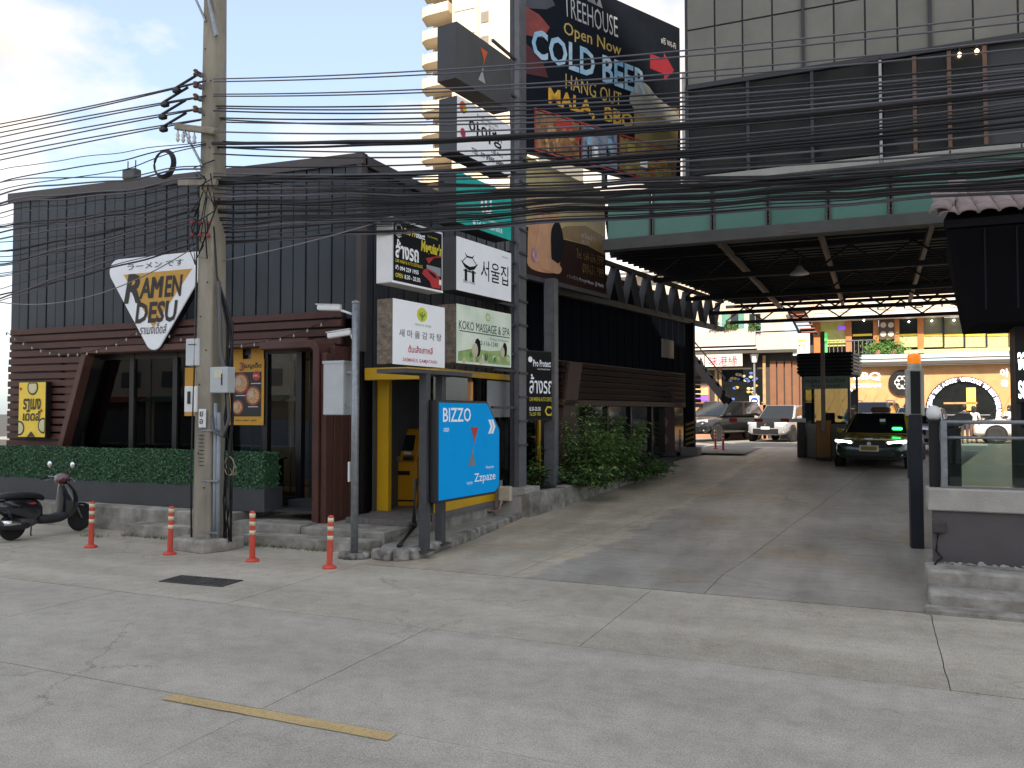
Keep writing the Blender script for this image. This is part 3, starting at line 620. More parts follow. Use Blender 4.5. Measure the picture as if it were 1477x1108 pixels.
loft([oval(.38, .33, .15, .11), oval(.60, .29, .18, .08), oval(.82, .29, .18, .08), oval(.95, .34, .17, .10), oval(1.03, .42, .14, .10)]).build('footboard', M_MATT, sc, smooth=True, subsurf=1)
def vring(x, z, hx, hy, n=12): return [(x + hx * math.cos(2 * math.pi * k / n), hy * math.sin(2 * math.pi * k / n), z + hx * .25 * math.cos(2 * math.pi * k / n)) for k in range(n)]
loft([vring(.98, .25, .11, .18), vring(1.03, .46, .17, .24), vring(1.03, .64, .16, .25), vring(.99, .79, .12, .20), vring(.95, .89, .08, .12), vring(.93, .95, .07, .09)]).build('front_shield', M_BLK, sc, smooth=True, subsurf=1)
loft([vring(.90, .90, .06, .08), vring(.92, .97, .13, .18), vring(.93, 1.04, .13, .20), vring(.92, 1.10, .07, .12)]).build('handlebar_cowl', mat('dark_red_cowl', (.10, .018, .02), .25, coat=.8), sc, smooth=True, subsurf=1)
loft([vring(1.11, .62, .02, .05), vring(1.15, .66, .04, .09), vring(1.13, .74, .04, .10), vring(1.08, .80, .02, .05)]).build('headlight', mat('clear_lens', (.5, .52, .55), .08, var=.03, coat=1), sc, smooth=True, subsurf=1)
for i_ in (0,):
    pts = []
    for k in range(12):
        t = rad(20 + k * 14); pts.append((1.29 + .275 * math.cos(t), .24 + .275 * math.sin(t)))
    m = MB()
    for (x_, z_) in pts: m.v += [(x_, -.065, z_ - .02), (x_, -.04, z_ + .012), (x_, .04, z_ + .012), (x_, .065, z_ - .02)]
    for i in range(11):
        for k in range(3): m.f.append([4 * i + k, 4 * i + k + 1, 4 * i + k + 5, 4 * i + k + 4]); m.mi.append(0)
    m.build('front_mudguard', M_BLK, sc, smooth=True)
for y_ in (-.055, .055): MB().tube([(1.29, y_, .24), (1.17, y_, .50), (1.10, y_, .62)], .018, 8).build('fork', M_STEEL, sc, smooth=True)
for s_ in (-1, 1):
    MB().tube([(.92, s_ * .15, 1.02), (.86, s_ * .28, 1.03), (.80, s_ * .36, 1.0)], .014, 8).build('handlebar', M_STEEL, sc, smooth=True)
    MB().tube([(.84, s_ * .29, 1.03), (.77, s_ * .39, .985)], .02, 8).build('grip', M_RUB, sc, smooth=True)
    MB().tube([(.90, s_ * .25, 1.03), (.93, s_ * .31, .98), (.87, s_ * .40, .95)], .007, 6).build('brake_lever', M_STEEL, sc, smooth=True)
    mr = MB().tube([(.90, s_ * .20, 1.04), (.92, s_ * .26, 1.16), (.90, s_ * .30, 1.21)], .008, 6).build('mirror', M_BLK, sc, smooth=True)
    MB().lathe([(0, -.012), (.05, -.010), (.062, 0), (.05, .012), (0, .016)], (.89, s_ * .31, 1.25), 16, 'x').build('mirror_head', M_CHR, mr, smooth=True)
MB().tube([(.20, -.13, .24), (.05, -.16, .24), (-.12, -.17, .27), (-.40, -.18, .31)], lambda t: .045 + .022 * min(1, t * 3), 12).build('exhaust', M_MATT, sc, smooth=True)
MB().tube([(.0, -.20, .31), (-.30, -.205, .335)], .05, 10).build('heat_shield', M_CHR, sc, smooth=True)
loft([oval(-.08, .26, .10, .08), oval(.12, .30, .13, .10), oval(.32, .30, .12, .10), oval(.42, .30, .08, .07)]).build('engine', mat('engine_alloy', (.12, .12, .125), .5, metal=.5), sc, smooth=True)
MB().tube([(-.02, -.10, .26), (-.18, -.11, .58)], .028, 10).build('shock_absorber', M_RIM, sc, smooth=True)
MB().tube([(.42, .10, .28), (.46, .18, .02), (.50, .21, .012)], .012, 6).build('side_stand', M_IRON, sc, smooth=True)
MB().tube([(-.40, .09, .74), (-.46, 0, .745), (-.40, -.09, .74), (-.2, -.12, .72)], .014, 8).build('grab_rail', M_CHR, sc, smooth=True)
MB().box(-.50, -.05, .58, -.42, .05, .66).build('tail_light', mat('red_lens', (.4, .02, .02), .2), sc, bevel=.02)
loft([oval(-.50, .40, .04, .03), oval(-.36, .52, .07, .03), oval(-.25, .56, .08, .03)]).build('rear_mudguard', M_MATT, sc, smooth=True)
MB().box(-.52, -.11, .36, -.51, .11, .52).build('number_plate', M_WHITE, sc)
MB().box(.1, -.152, .60, .32, -.149, .63).build('side_stripe', mat('red_print'), sc)
# ---------------------------------------------------------------- utility pole
M_POLE = mat('weathered_pole_concrete', (.20, .18, .145), .9, col2=(.40, .36, .28), scale=2.2, streak=.3, bump=.5, bscale=30)
up = thing('utility_pole', (-9.93, 10.42, 0), 'weathered concrete utility pole carrying a tangle of cables', 'utility pole')
def taper(m, x, y, z0, z1, a0, a1):
    m.add([(x - a0, y - a0, z0), (x + a0, y - a0, z0), (x + a0, y + a0, z0), (x - a0, y + a0, z0), (x - a1, y - a1, z1), (x + a1, y - a1, z1), (x + a1, y + a1, z1), (x - a1, y + a1, z1)],
          [(3, 2, 1, 0), (4, 5, 6, 7), (0, 1, 5, 4), (1, 2, 6, 5), (2, 3, 7, 6), (3, 0, 4, 7)]); return m
ps = taper(MB(), 0, 0, .18, 10.5, .185, .125).build('shaft', M_POLE, up, bevel=.03, seg=2)
hm_ = MB().lathe([(.012, 0), (.012, .02)], (0, 0, 0), 8, 'y').mesh('bolt_hole', M_BLACK)
for i in range(16):
    z = 1.0 + i * .55; inst('bolt_hole', hm_, ps, (-.07 if i % 2 else .06, -lerp(.185, .125, (z - .18) / 10.3) - .012, z))
fo = [(-.42, -.38), (.30, -.46), (.46, -.10), (.44, .36), (-.36, .42), (-.48, .1)]
rough_block([(a - 9.93, b + 10.42) for a, b in fo], -.02, .20, M_LEDGE, 'footing', None, amp=.04, bevel=.04)
ft = bpy.data.objects['footing']; ft.parent = up; ft.location = ft.location - up.location
ca = MB().bar((-.62, -.20, 6.92), (.25, -.20, 6.72), .09, .10).build('crossarm', M_POLE, up, bevel=.01)
for i in range(4): MB().lathe([(.012, -.2), (.035, -.16), (.02, -.12), (.035, -.09), (.015, -.05), (.01, 0)], (-.58 + i * .12, -.20, 6.86 - i * .028), 8).build('insulator', M_WHITE, ca, smooth=True)
MB().bar((-.05, -.19, 6.2), (-.42, -.22, 6.82), .03, .03).build('brace', M_STEEL, up)
for z in (7.72, 7.52, 7.32, 7.12):
    rk = MB().box(-.17, -.24, z - .03, -.10, -.13, z + .03).build('spool_bracket', M_STEEL, up); MB().lathe([(.03, -.05), (.045, -.03), (.02, 0), (.045, .03), (.03, .05)], (-.14, -.27, z), 10).build('insulator', mat('brown_porcelain', (.12, .04, .02), .2), rk, smooth=True)
MB().bar((-.55, -.18, 5.98), (.25, -.18, 5.9), .07, .09).build('crossarm', M_POLE, up)
for z in (5.28, 5.08):
    for k in range(3): MB().lathe([(.02, -.03), (.04, 0), (.02, .03)], (-.22 + k * .17, -.22, z - .02 * k), 8, 'x').build('cable_clamp', mat('red_clamp', (.30, .05, .05), .5), up, smooth=True)
MB().bar((-.05, -.16, 8.6), (-.45, -.2, 9.4), .03, .03).build('brace', M_STEEL, up); MB().bar((.0, -.16, 9.0), (.20, -.18, 8.3), .04, .05).build('brace', M_STEEL, up)
def pbox(x0, x1, y0, y1, Yp, name, m_, depth=.18):
    a = PY(x0, y1, Yp); b = PY(x1, y0, Yp); o = MB().box(a.x, Yp, a.z, b.x, Yp + depth, b.z).build(name, m_, up, world=True, bevel=.012); return o, a, b
o, a, b = pbox(302, 328, 529, 567, 10.12, 'meter_box', M_GREYBOX); MB().box(a.x + .1, 10.112, b.z - .17, a.x + .26, 10.119, b.z - .04).build('label_plate', mat('cream_label', (.7, .68, .5), .5), o, world=True); MB().box(a.x + .24, 10.112, a.z + .12, a.x + .262, 10.119, a.z + .3).build('latch', M_BLACK, o, world=True)
o, a, b = pbox(267, 287, 488, 528, 10.22, 'junction_box', mat('pale_grey_plastic', (.58, .60, .62), .5)); MB().box(a.x + .06, 10.21, b.z - .10, b.x - .06, 10.219, b.z - .09).build('vent', M_BLACK, o, world=True)
o, a, b = pbox(265, 284, 557, 595, 10.22, 'junction_box', M_WHITE); MB().box(a.x + .08, 10.21, a.z + .14, a.x + .14, 10.219, a.z + .34).build('sticker', M_BLACK, o, world=True)
o, a, b = pbox(286, 297, 590, 617, 10.21, 'number_plate', M_WHITE, .012)
for k, s_ in enumerate('อย'): 
    te = text(s_, 0, 0, .07, .08, M_BLACK, up, y=0); te.location = (a.x + .03 + 9.93, 10.203 - 10.42, a.z + .06 + k * .12)
nt_ = MB()
for k in range(9): nt_.box(-.06, -.189, 1.35 + k * .06, .05, -.182, 1.358 + k * .06)
nt_.build('height_scale', M_BLACK, up)
for dx, z1 in ((.23, 2.35), (.30, 2.2)): MB().tube([(dx, -.12, .1), (dx, -.12, 1.2), (dx, -.12, z1)], .034, 10).build('conduit', mat('grey_conduit', (.30, .34, .37), .45), up, smooth=True)
for z in (.28, 1.1, 1.9): MB().box(.0, -.16, z, .36, -.19, z + .03).build('strap', M_STEEL, up)
MB().tube([(-.17, -.2, .1), (-.19, -.21, 1.2), (-.165, -.19, 3.0), (-.15, -.18, 5.5)], .014, 6).build('earth_cable', M_BLACK, up, smooth=True)
random.seed(5)
for k in range(9):
    x0 = .36 + random.uniform(0, .16); pts = [(x0 + random.uniform(-.03, .03), -.05 + random.uniform(-.06, .06), z) for z in (.15, .8, 1.5, 2.1, 2.8, 3.6)] + [(.2, -.1, 4.4), (.16, -.14, 5.2)]
    MB().tube(pts, .013, 5).build('riser_cable', M_BLACK, up, smooth=True)
MB().tube([(.22, -.2, 2.15), (.30, -.24, 1.9), (.50, -.24, 1.82), (.60, -.22, 2.1), (.52, -.2, 2.7), (.35, -.16, 3.2), (.28, -.14, 4.3)], .03, 8).build('flexible_conduit', mat('grey_flex', (.10, .10, .105), .6), up, smooth=True)
for k in range(3):
    pts = [(.5 + .10 * math.cos(t * .7 + k), -.1 + .03 * k, 1.35 + .15 * math.sin(t * .7 + k * .6)) for t in range(10)]
    MB().tube(pts, .009, 5).build('wire_loop', mat('beige_wire', (.35, .31, .2), .6), up, smooth=True)
for k in range(6):
    pts = [(random.uniform(-.35, .3), -.2 + random.uniform(-.12, .05), 4.9 + random.uniform(-.3, 1.4)) for _ in range(6)]; pts = [pts[0]] + sorted(pts[1:], key=lambda q: q[2])
    MB().tube(pts, .012, 5).build('loose_wire', M_BLACK, up, smooth=True)
# ---------------------------------------------------------------- overhead cables
M_CAB = mat('black_cable', (.020, .019, .023), .5); M_CABG = mat('grey_cable', (.11, .105, .125), .45)
def curve3(P3, n=28):
    (x0, z0), (x1, z1), (x2, z2) = P3
    return lambda x: z0 * (x - x1) * (x - x2) / ((x0 - x1) * (x0 - x2)) + z1 * (x - x0) * (x - x2) / ((x1 - x0) * (x1 - x2)) + z2 * (x - x0) * (x - x1) / ((x2 - x0) * (x2 - x1))
def cable(pix, Y, r, ext, label, group, m_=M_CAB, wob=0):
    P3 = [PY(a, b, Y) for a, b in pix]; f = curve3([(p.x, p.z) for p in P3]); xa, xb = P3[0].x, P3[-1].x
    sl = f(xb) - f(xb - .3 if xb > xa else xb + .3); pts = []
    n = 26
    for i in range(n + 1):
        t = i / n; x = lerp(xa, xb, t); pts.append((x, Y + wob * noise.noise((x * .6, Y * 9, 1)), f(x) + .35 * wob * noise.noise((x * .9, Y * 7, 5))))
    sg = 1 if xb > xa else -1
    for k in range(1, 5): pts.append((xb + sg * ext * k / 4, pts[n][1], f(xb) + sl / .3 * ext * k / 4 + .02 * (ext * k / 4) ** 2))
    o = MB().tube(pts, r, 6 if r > .02 else 5); return tag(o.build('overhead_cable', m_, smooth=True), label, 'cable', group)
random.seed(21)
GR, GL = 'cables from the pole over the driveway', 'cables from the pole to the left'
R_top = [(114, 107.7, 72, 19), (118, 120.7, 80.5, 31.6), (136, 129, 104, 56.6), (139, 137, 112, 70)]
for i, (a, b, c, d) in enumerate(R_top): cable([(308, a), (1000, c), (1477, d)], 10.15 + .03 * i, .011, 9, ['topmost', 'second', 'third', 'fourth'][i] + ' thin cable from the top running right from the pole', GR, M_CABG)
R_mid = [(160, 0, 146, 104), (190, 0, 172, 126), (222, 0, 206, 153), (250, 0, 232, 190), (255, 0, 240, 205), (259, 0, 246, 215), (153, 145.7, 133, 91), (156, 151, 140, 99.6), (170, 161, 152.7, 110), (172, 176, 165, 120), (204, 200, 186, 139), (212, 223, 200, 147), (240, 232, 212, 158), (176, 168, 157, 114)]
for i, (a, b, c, d) in enumerate(R_mid): cable([(308, a), (1000, c), (1477, d)], 10.12 + .035 * i, .013, 9, 'thin black cable crossing in front of the COLD BEER billboard', GR, (M_CAB, M_CABG)[i % 2])
for i, (a, c, d, r) in enumerate([(207, 178, 131, .027), (262, 217, 166, .026), (213, 182, 136, .02), (266, 225, 183, .02), (258, 221, 176, .018)]): cable([(308, a), (1000, c), (1477, d)], 10.28 + .04 * i, r, 9, ['thickest black cable crossing the Korean sign and the beer foam', 'thick black cable just below the billboard photo strip', 'medium cable riding just under the thickest one', 'medium cable under the lower thick cable', 'slim cable hugging the lower thick cable'][i], GR, wob=.05)
for i in range(34):
    t = i / 33; a = lerp(262, 352, t) + random.uniform(-5, 5); b = lerp(262, 318, t) + random.uniform(-6, 6); c = lerp(254, 300, t) + random.uniform(-5, 5); d = lerp(228, 276, t) + random.uniform(-5, 5)
    cable([(312, a), (800, b), (1477, d)], 10.2 + .012 * i, random.choice((.007, .009, .011, .013, .02)), 9, 'black communication cable in the dense bundle below the billboard', GR, random.choice((M_CAB, M_CAB, M_CABG)), wob=.13)
L_top = [(116, 149, 179), (117, 152, 184), (138, 163, 191.5), (139, 167, 198), (155, 179, 208), (156, 184, 216), (171, 195, 223), (172, 200, 231)]
for i, (a, b, c) in enumerate(L_top): cable([(297, a), (150, b), (0, c)], 10.2 + .03 * i, .012, 9, 'cable of the ' + ['topmost', 'second', 'third', 'lowest'][i // 2] + ' pair of power lines running left against the sky', GL, M_CABG)
L_low = [(205, 225, 245), (207, 233, 263), (209, 240, 274), (240, 250, 262), (245, 262, 280), (258, 276, 292)] + [(lerp(262, 345, i / 23) + random.uniform(-5, 5), lerp(285, 400, i / 23) + random.uniform(-9, 9), lerp(290, 432, i / 23) + random.uniform(-10, 10)) for i in range(24)]
for i, (a, b, c) in enumerate(L_low): cable([(296, a), (150, (a + c) / 2 + random.uniform(-3, 8)), (0, c)], 10.18 + .02 * i, random.choice((.007, .009, .011, .016)), 9, 'black cable in the lower bundle crossing the restaurant wall', GL, random.choice((M_CAB, M_CABG)), wob=.18)
cable([(297, 345), (120, 430), (0, 436)], 10.75, .010, 8, 'slack pale cable drooping low across the restaurant wall', GL, mat('pale_cable', (.25, .25, .26), .6))
cable([(300, 380), (440, 350), (548, 320)], 10.5, .009, 0, 'pale service wire rising from the pole to the car wash sign', GR, mat('pale_cable'))
cable([(640, 262), (400, 266), (300, 250)], 10.6, .012, 0, 'short cable from the pole towards the sign tower', GR)
for i, (a, b) in enumerate([(255, 130), (238, 150), (235, 168), (236, 186)]):
    p = PY(a, b, 10.2 + .06 * i); q = thing('cable_splice', (p.x, p.y, p.z), ['topmost', 'second from top', 'third from top', 'lowest'][i] + ' black splice clamp on the power lines left of the pole', 'cable clamp', group='splice clamps left of the pole')
    MB().box(-.07, -.05, -.05, .07, .05, .03).build('housing', M_BLACK, q, bevel=.02); MB().tube([(-.05, 0, .03), (.5, 0, .2)], .022, 6).build('sleeve', M_CAB, q, smooth=True)
p = PY(235, 236, 10.3); q = thing('cable_coil', (p.x, p.y, p.z), 'round coil of spare black cable hanging left of the pole', 'cable coil')
for k in range(4): MB().tube([((.20 + .012 * k) * math.cos(t * math.pi / 12), .015 * k, (.20 + .012 * k) * math.sin(t * math.pi / 12)) for t in range(25)], .016, 6, False).build('loop', M_CAB, q, smooth=True)
p = PY(190, 252, 10.3); q = thing('splice_closure', (p.x, p.y, p.z), 'grey box-shaped cable closure hanging from the wires', 'cable box')
MB().box(-.15, -.08, -.09, .15, .08, .09).build('housing', mat('grey_closure', (.10, .11, .11), .6), q, bevel=.03, seg=2)
for s_ in (-.09, .09): MB().tube([(s_, 0, .09), (s_, 0, .24)], .01, 5).build('hanger', M_CAB, q)
# ---------------------------------------------------------------- camera post with cabinet
cp = thing('camera_post', (-7.29, 10.66, 0), 'grey steel post with two security cameras and a cabinet', 'post')
MB().tube([(0, 0, 0), (0, 0, 3.87)], .058, 14).build('pole', M_STEEL, cp, smooth=True); MB().lathe([(.064, 3.87), (.064, 3.9), (0, 3.92)], n=14).build('cap', M_STEEL, cp)
def camera_unit(z, ang, ln, name='security_camera'):
    c = MB().tube([(-.05, 0, z), (-.18 - ln * .3, 0, z + .08)], .02, 6).build(name, M_WHITE, cp, smooth=True)
    x0 = -.22 - ln * .3; MB().bar((x0 + .05, 0, z + .11), (x0 - .34, -.06, z + .11 + ang), .085, .085).build('housing', M_WHITE, c, bevel=.02, seg=2)
    MB().bar((x0 + .04, 0, z + .162), (x0 - .36, -.06, z + .162 + ang), .095, .012).build('sunshield', M_WHITE, c); MB().lathe([(.035, -.01), (.035, .0)], (x0 - .345, -.06, z + .11 + ang), 10, 'x').build('lens', M_BLACK, c)
camera_unit(3.70, .02, .35); camera_unit(3.32, -.05, -.3)
cb = MB().box(-.60, .0, 2.16, -.22, .30, 2.98).build('cabinet', M_GREYBOX, cp, bevel=.012); MB().box(-.61, -.01, 2.96, -.21, .31, 3.0).build('lid', M_GREYBOX, cb)
MB().box(-.225, .04, 2.2, -.215, .26, 2.94).build('door_seam', M_GREYBOX, cb)
for z in (2.3, 2.8): MB().box(-.22, .05, z, .0, .08, z + .04).build('bracket', M_STEEL, cp)
MB().box(-.075, -.075, 1.15, -.055, -.02, 1.45).build('paper_notice', M_WHITE, cp)
for k in range(11):
    t = 2 * math.pi * k / 11; MB().lathe([(.07, 0), (.075, .05), (.05, .085), (0, .09)], (.19 * math.cos(t), .16 * math.sin(t), 0), 8).build('stone', M_KERB, cp, smooth=True)
MB().lathe([(.2, 0), (.17, .06), (.08, .07)], n=14).build('footing', M_KERB, cp)
# weeds along the ledge foot
random.seed(9); wd = MB()
for (xa, xb, y_) in ((-12.4, -11.0, 10.9), (-9.6, -7.9, 10.93), (-10.4, -9.5, 10.9), (-13.0, -12.5, 10.6), (-7.45, -7.2, 11.1)):
    for i in range(int((xb - xa) * 170)):
        c = Vector((random.uniform(xa, xb), y_ + random.gauss(0, .05), 0)); h_ = random.uniform(.02, .11); d = Vector((random.gauss(0, .5), random.gauss(0, .5), 1)).normalized() * h_; s_ = Vector((random.uniform(-1, 1), random.uniform(-1, 1), 0)).normalized() * .005
        wd.add([c - s_, c + s_, c + d], [(0, 1, 2)])
tag(wd.build('weeds', mat('weed_green', (.10, .13, .04), .8, var=.3)), 'thin green weeds along the foot of the ledge', 'weeds', kind='stuff')
# ================================================================ sign tower, signs and what stands round them
M_POST = mat('dark_grey_steel', (.060, .060, .066), .55, var=.25, scale=5); M_POST2 = mat('grey_steel_post', (.13, .13, .14), .5, var=.2, scale=4)
M_FOIL = mat('crumpled_metal_wrap', (.16, .125, .09), .45, metal=.4, var=.5, scale=9, bump=1, bscale=12)
M_DKBOX = mat('charcoal_sign_box', (.045, .047, .050), .5)
GT = 'signs on the driveway sign tower'
def signbox(name, label, fr, depth, side, face, group=GT, inset=.0, facename='face', rimm=None):
    p, W, H, rz = fr
    o = thing(name, tuple(p), label, 'sign', rz, group)
    MB().box(0, 0, 0, W, depth, H).build('sign_box', side, o, bevel=.008)
    i = inset; plate(rect(i, i, W - i, H - i), -.001, face, o, facename)
    return o, W, H
A7 = rad(7)
def smoothpoly(pts, n=4):
    o = []; k = len(pts)
    for i in range(k):
        a, b, c, d = (Vector(pts[(i + j) % k]) for j in (-1, 0, 1, 2))
        for q in range(n):
            t = q / n; o.append(tuple(.5 * ((2 * b) + (c - a) * t + (2 * a - 5 * b + 4 * c - d) * t * t + (3 * b - a - 3 * c + d) * t ** 3)))
    return o
inkb = mat('black_ink', (.014, .015, .018), .8, spec=.15); inkg = mat('grey_ink', (.25, .25, .27), .5); inkr = mat('crimson_ink', (.55, .03, .10), .5); inky = mat('yellow_ink', (.80, .66, .04), .5); inkgr = mat('leaf_green_ink', (.10, .35, .06), .5)
whi = mat('white_print', (.80, .82, .85), .4, var=.03, emit=.05); redp = mat('red_car_print', (.55, .03, .04), .4)
# Z logo sign
o, W, H = signbox('logo_sign', 'dark grey projecting sign with orange hourglass mark, topmost on the tower', signframe(658, 30.5, 112.4, 737, 13.0, A7), .42, M_DKBOX, mat('dark_grey_face', (.085, .085, .085), .5))
def zlogo(o, cx, cz, h, m1, m2, y=-.008):
    k = h / 2; wd = h * .33
    plate([(cx - wd * .45, cz + k), (cx + wd * .75, cz + k), (cx + wd * .30, cz + k * .45), (cx + wd * .02, cz + .02 * k), (cx - wd * .02, cz), (cx + wd * .10, cz + k * .4)], y, m1, o, 'logo')
    plate([(cx - wd * .02, cz), (cx + wd * .02, cz - .02 * k), (cx - wd * .02, cz - k * .45), (cx + wd * .35, cz - k), (cx - wd * .8, cz - k), (cx - wd * .35, cz - k * .5)], y, m2, o, 'logo')
zlogo(o, .46 * W, .52 * H, .62 * H, mat('orange_logo', (.75, .13, .03), .4), mat('silver_logo', (.45, .46, .46), .4))
# Korean white sign
o, W, H = signbox('korean_restaurant_sign', 'white Korean restaurant sign in charcoal box, second from top on the tower', signframe(659, 137.4, 218, 736, 13.0, A7), .40, M_DKBOX, whi)
text('아이청', .20 * W, .42 * H, .82 * W, .72 * H, inkb, o, bold=.03); text('I.BUNG', .62 * W, .28 * H, .84 * W, .35 * H, inkb, o); text('TEL. 09 8989 6489', .25 * W, .10 * H, .86 * W, .20 * H, inkb, o, bold=.02)
plate(disc(.10 * W, .38 * H, .045 * W), -.004, inkr, o, 'print'); plate(disc(.10 * W, .84 * H, .06 * W), -.004, mat('orange_logo'), o, 'print'); plate(disc(.13 * W, .82 * H, .03 * W), -.008, inky, o, 'print')
text('Korean Restaurant', .35 * W, .82 * H, .75 * W, .88 * H, inkg, o); text('정통 한식', .42 * W, .73 * H, .68 * W, .79 * H, inkg, o)
# teal sign
o, W, H = signbox('teal_sign', 'teal green sign under the white Korean restaurant sign', signframe(658, 246, 320, 737, 13.0, A7), .40, M_DKBOX, mat('teal_face', (.02, .36, .31), .6, emit=.05, spec=.2))
text('เป', .42 * W, .38 * H, .62 * W, .82 * H, whi, o, bold=.03); text('ยินดีต้อนรับทุกท่าน', .28 * W, .22 * H, .72 * W, .30 * H, whi, o); text('Tel. 09 4524 0018', .34 * W, .08 * H, .82 * W, .18 * H, whi, o, bold=.015)
plate(disc(.30 * W, .12 * H, .025 * W, 12), -.004, whi, o, 'print')
# Seoul house
o, W, H = signbox('korean_house_sign', 'white sign with black palace gate drawing and Korean lettering', signframe(658, 340.4, 418, 737, 13.0, A7), .40, M_DKBOX, whi)
text('서울집', .42 * W, .30 * H, .94 * W, .70 * H, inkb, o, bold=.004); text('Seoul House', .11 * W, .17 * H, .32 * W, .23 * H, inkg, o, bold=.004); text('RESTAURANT', .82 * W, .86 * H, .94 * W, .89 * H, inkg, o)
gx, gz, gs = .22 * W, .48 * H, .15 * W
plate([(gx - gs, gz + .10), (gx - gs * .55, gz - .02), (gx, gz - .06), (gx + gs * .55, gz - .02), (gx + gs, gz + .10), (gx + gs * .5, gz + .04), (gx, gz + .01), (gx - gs * .5, gz + .04)], -.006, inkb, o, 'print')
for a in (-.55, .28): plate(rect(gx + a * gs, gz - .26, gx + (a + .27) * gs, gz - .045), -.006, inkb, o, 'print')
plate(rect(gx - gs * .7, gz - .09, gx + gs * .7, gz - .065), -.008, inkb, o, 'print')
plate([(gx - gs * .55, gz + .25), (gx - gs * .3, gz + .20), (gx + gs * .3, gz + .20), (gx + gs * .55, gz + .25), (gx + gs * .35, gz + .17), (gx - gs * .35, gz + .17)], -.006, inkb, o, 'print')
for s_ in (-1, 1): plate([(gx + s_ * gs * .35, gz + .17), (gx + s_ * gs * .42, gz + .17), (gx + s_ * gs * .86, gz + .075), (gx + s_ * gs * .78, gz + .07)][::s_], -.006, inkb, o, 'print')
# massage sign
MSG = bpy.data.materials.new('massage_print'); MATS['massage_print'] = MSG
o, W, H = signbox('massage_sign', 'pale green KOKO MASSAGE & SPA sign, lowest on the tower', signframe(658, 437.8, 523.5, 737, 13.0, A7), .40, M_FOIL, mat('pale_green_face', (.55, .68, .55), .45, col2=(.82, .86, .74), scale=1.6, emit=.04))
text('KOKO MASSAGE & SPA', .04 * W, .58 * H, .97 * W, .73 * H, inkb, o, bold=0); plate(rect(.05 * W, .545 * H, .97 * W, .56 * H), -.004, inkb, o, 'rule')
text('Massage & Relaxation', .58 * W, .45 * H, .95 * W, .51 * H, inkg, o, shear=.3, bold=0); text('02-116-1240', .38 * W, .35 * H, .74 * W, .43 * H, inkb, o, bold=0)
for k in range(8): t = k * math.pi / 4; plate([(.55 * W + .05 * math.cos(t + .5), .86 * H + .05 * math.sin(t + .5)), (.55 * W + .10 * math.cos(t), .86 * H + .10 * math.sin(t)), (.55 * W + .05 * math.cos(t - .5), .86 * H + .05 * math.sin(t - .5))][::-1], -.004, mat('olive_ink', (.45, .5, .05), .5), o, 'logo')
plate([(.03 * W, .04 * H), (.97 * W, .04 * H), (.97 * W, .22 * H), (.8 * W, .30 * H), (.55 * W, .26 * H), (.3 * W, .28 * H), (.03 * W, .20 * H)], -.003, mat('grass_print', (.33, .50, .16), .5, var=.4, scale=4), o, 'print')
skin = mat('skin_print', (.68, .62, .42), .5)
for cx, cz, r in ((.33, .21, .10), (.84, .23, .08)):
    plate(disc((cx + .03) * W, (cz + .09) * H, r * W * .55, 14, r * W * .9), -.007, inkb, o, 'hair_print'); plate(disc((cx - .02) * W, (cz + .04) * H, r * W * .55, 14, r * W * .7), -.010, skin, o, 'face_print')
for k in range(16): plate(disc(random.uniform(.08, .94) * W, random.uniform(.05, .18) * H, .028 * W, 8), -.006, random.choice((skin, inkgr, mat('pale_petal', (.75, .78, .62), .5))), o, 'petal_print')
# car-wash sign and Saemaeul sign, on the two thin posts
o, W, H = signbox('car_wash_sign', 'black car wash sign with red car in a white box', signframe(565, 312, 407, 638, 10.60, rad(6.5)), .30, M_WHITE, inkb, 'signs on the two thin posts', inset=.035)
text('Pro Protect', .22 * W, .78 * H, .62 * W, .88 * H, mat('white_print'), o, y=-.008, bold=.03); text('Pro Pr', .22 * W, .785 * H, .435 * W, .88 * H, inky, o, y=-.012, bold=.035)
text('Car Detailing', .68 * W, .84 * H, .88 * W, .88 * H, inky, o, bold=0); text("Meguiar's", .54 * W, .54 * H, .96 * W, .78 * H, inky, o, y=-.010, bold=.04, shear=.15).rotation_euler = (0, 0, 0)
text('ล้างรถ', .06 * W, .39 * H, .50 * W, .68 * H, whi, o, bold=.035); text('CAR WASH & AUTO DETAILING', .06 * W, .32 * H, .58 * W, .37 * H, inky, o, bold=.01)
text('✆ 094 229 1955', .06 * W, .20 * H, .50 * W, .28 * H, whi, o, bold=.025); text('OPEN', .06 * W, .09 * H, .20 * W, .16 * H, inky, o, bold=.03); text('8.30 - 20.30.', .23 * W, .09 * H, .54 * W, .16 * H, whi, o, bold=.02)
plate([(.64 * W, .50 * H), (.96 * W, .58 * H), (.95 * W, .62 * H), (.80 * W, .53 * H), (.70 * W, .42 * H)][::1], -.006, mat('red_car_print'), o, 'print')
plate(rect(.66 * W, .26 * H, .95 * W, .40 * H), -.004, mat('grey_backdrop', (.35, .4, .42), .5), o, 'print')
plate([(.56 * W, .24 * H), (.72 * W, .14 * H), (.76 * W, .05 * H), (.94 * W, .06 * H), (.96 * W, .20 * H), (.84 * W, .30 * H), (.68 * W, .34 * H), (.60 * W, .31 * H)], -.008, redp, o, 'car_print'); plate([(.68 * W, .315 * H), (.82 * W, .27 * H), (.87 * W, .21 * H), (.80 * W, .22 * H), (.72 * W, .27 * H)][::-1], -.012, inkb, o, 'car_print'); plate(rect(.91 * W, .12 * H, .955 * W, .2 * H), -.012, whi, o, 'car_print')
plate(disc(.12 * W, .83 * H, .07 * W, 16), -.004, mat('silver_logo'), o, 'logo'); plate(disc(.12 * W, .845 * H, .045 * W, 16, .035 * W), -.008, inkb, o, 'logo'); plate([(.06 * W, .74 * H), (.12 * W, .70 * H), (.18 * W, .74 * H), (.12 * W, .72 * H)], -.008, whi, o, 'logo')
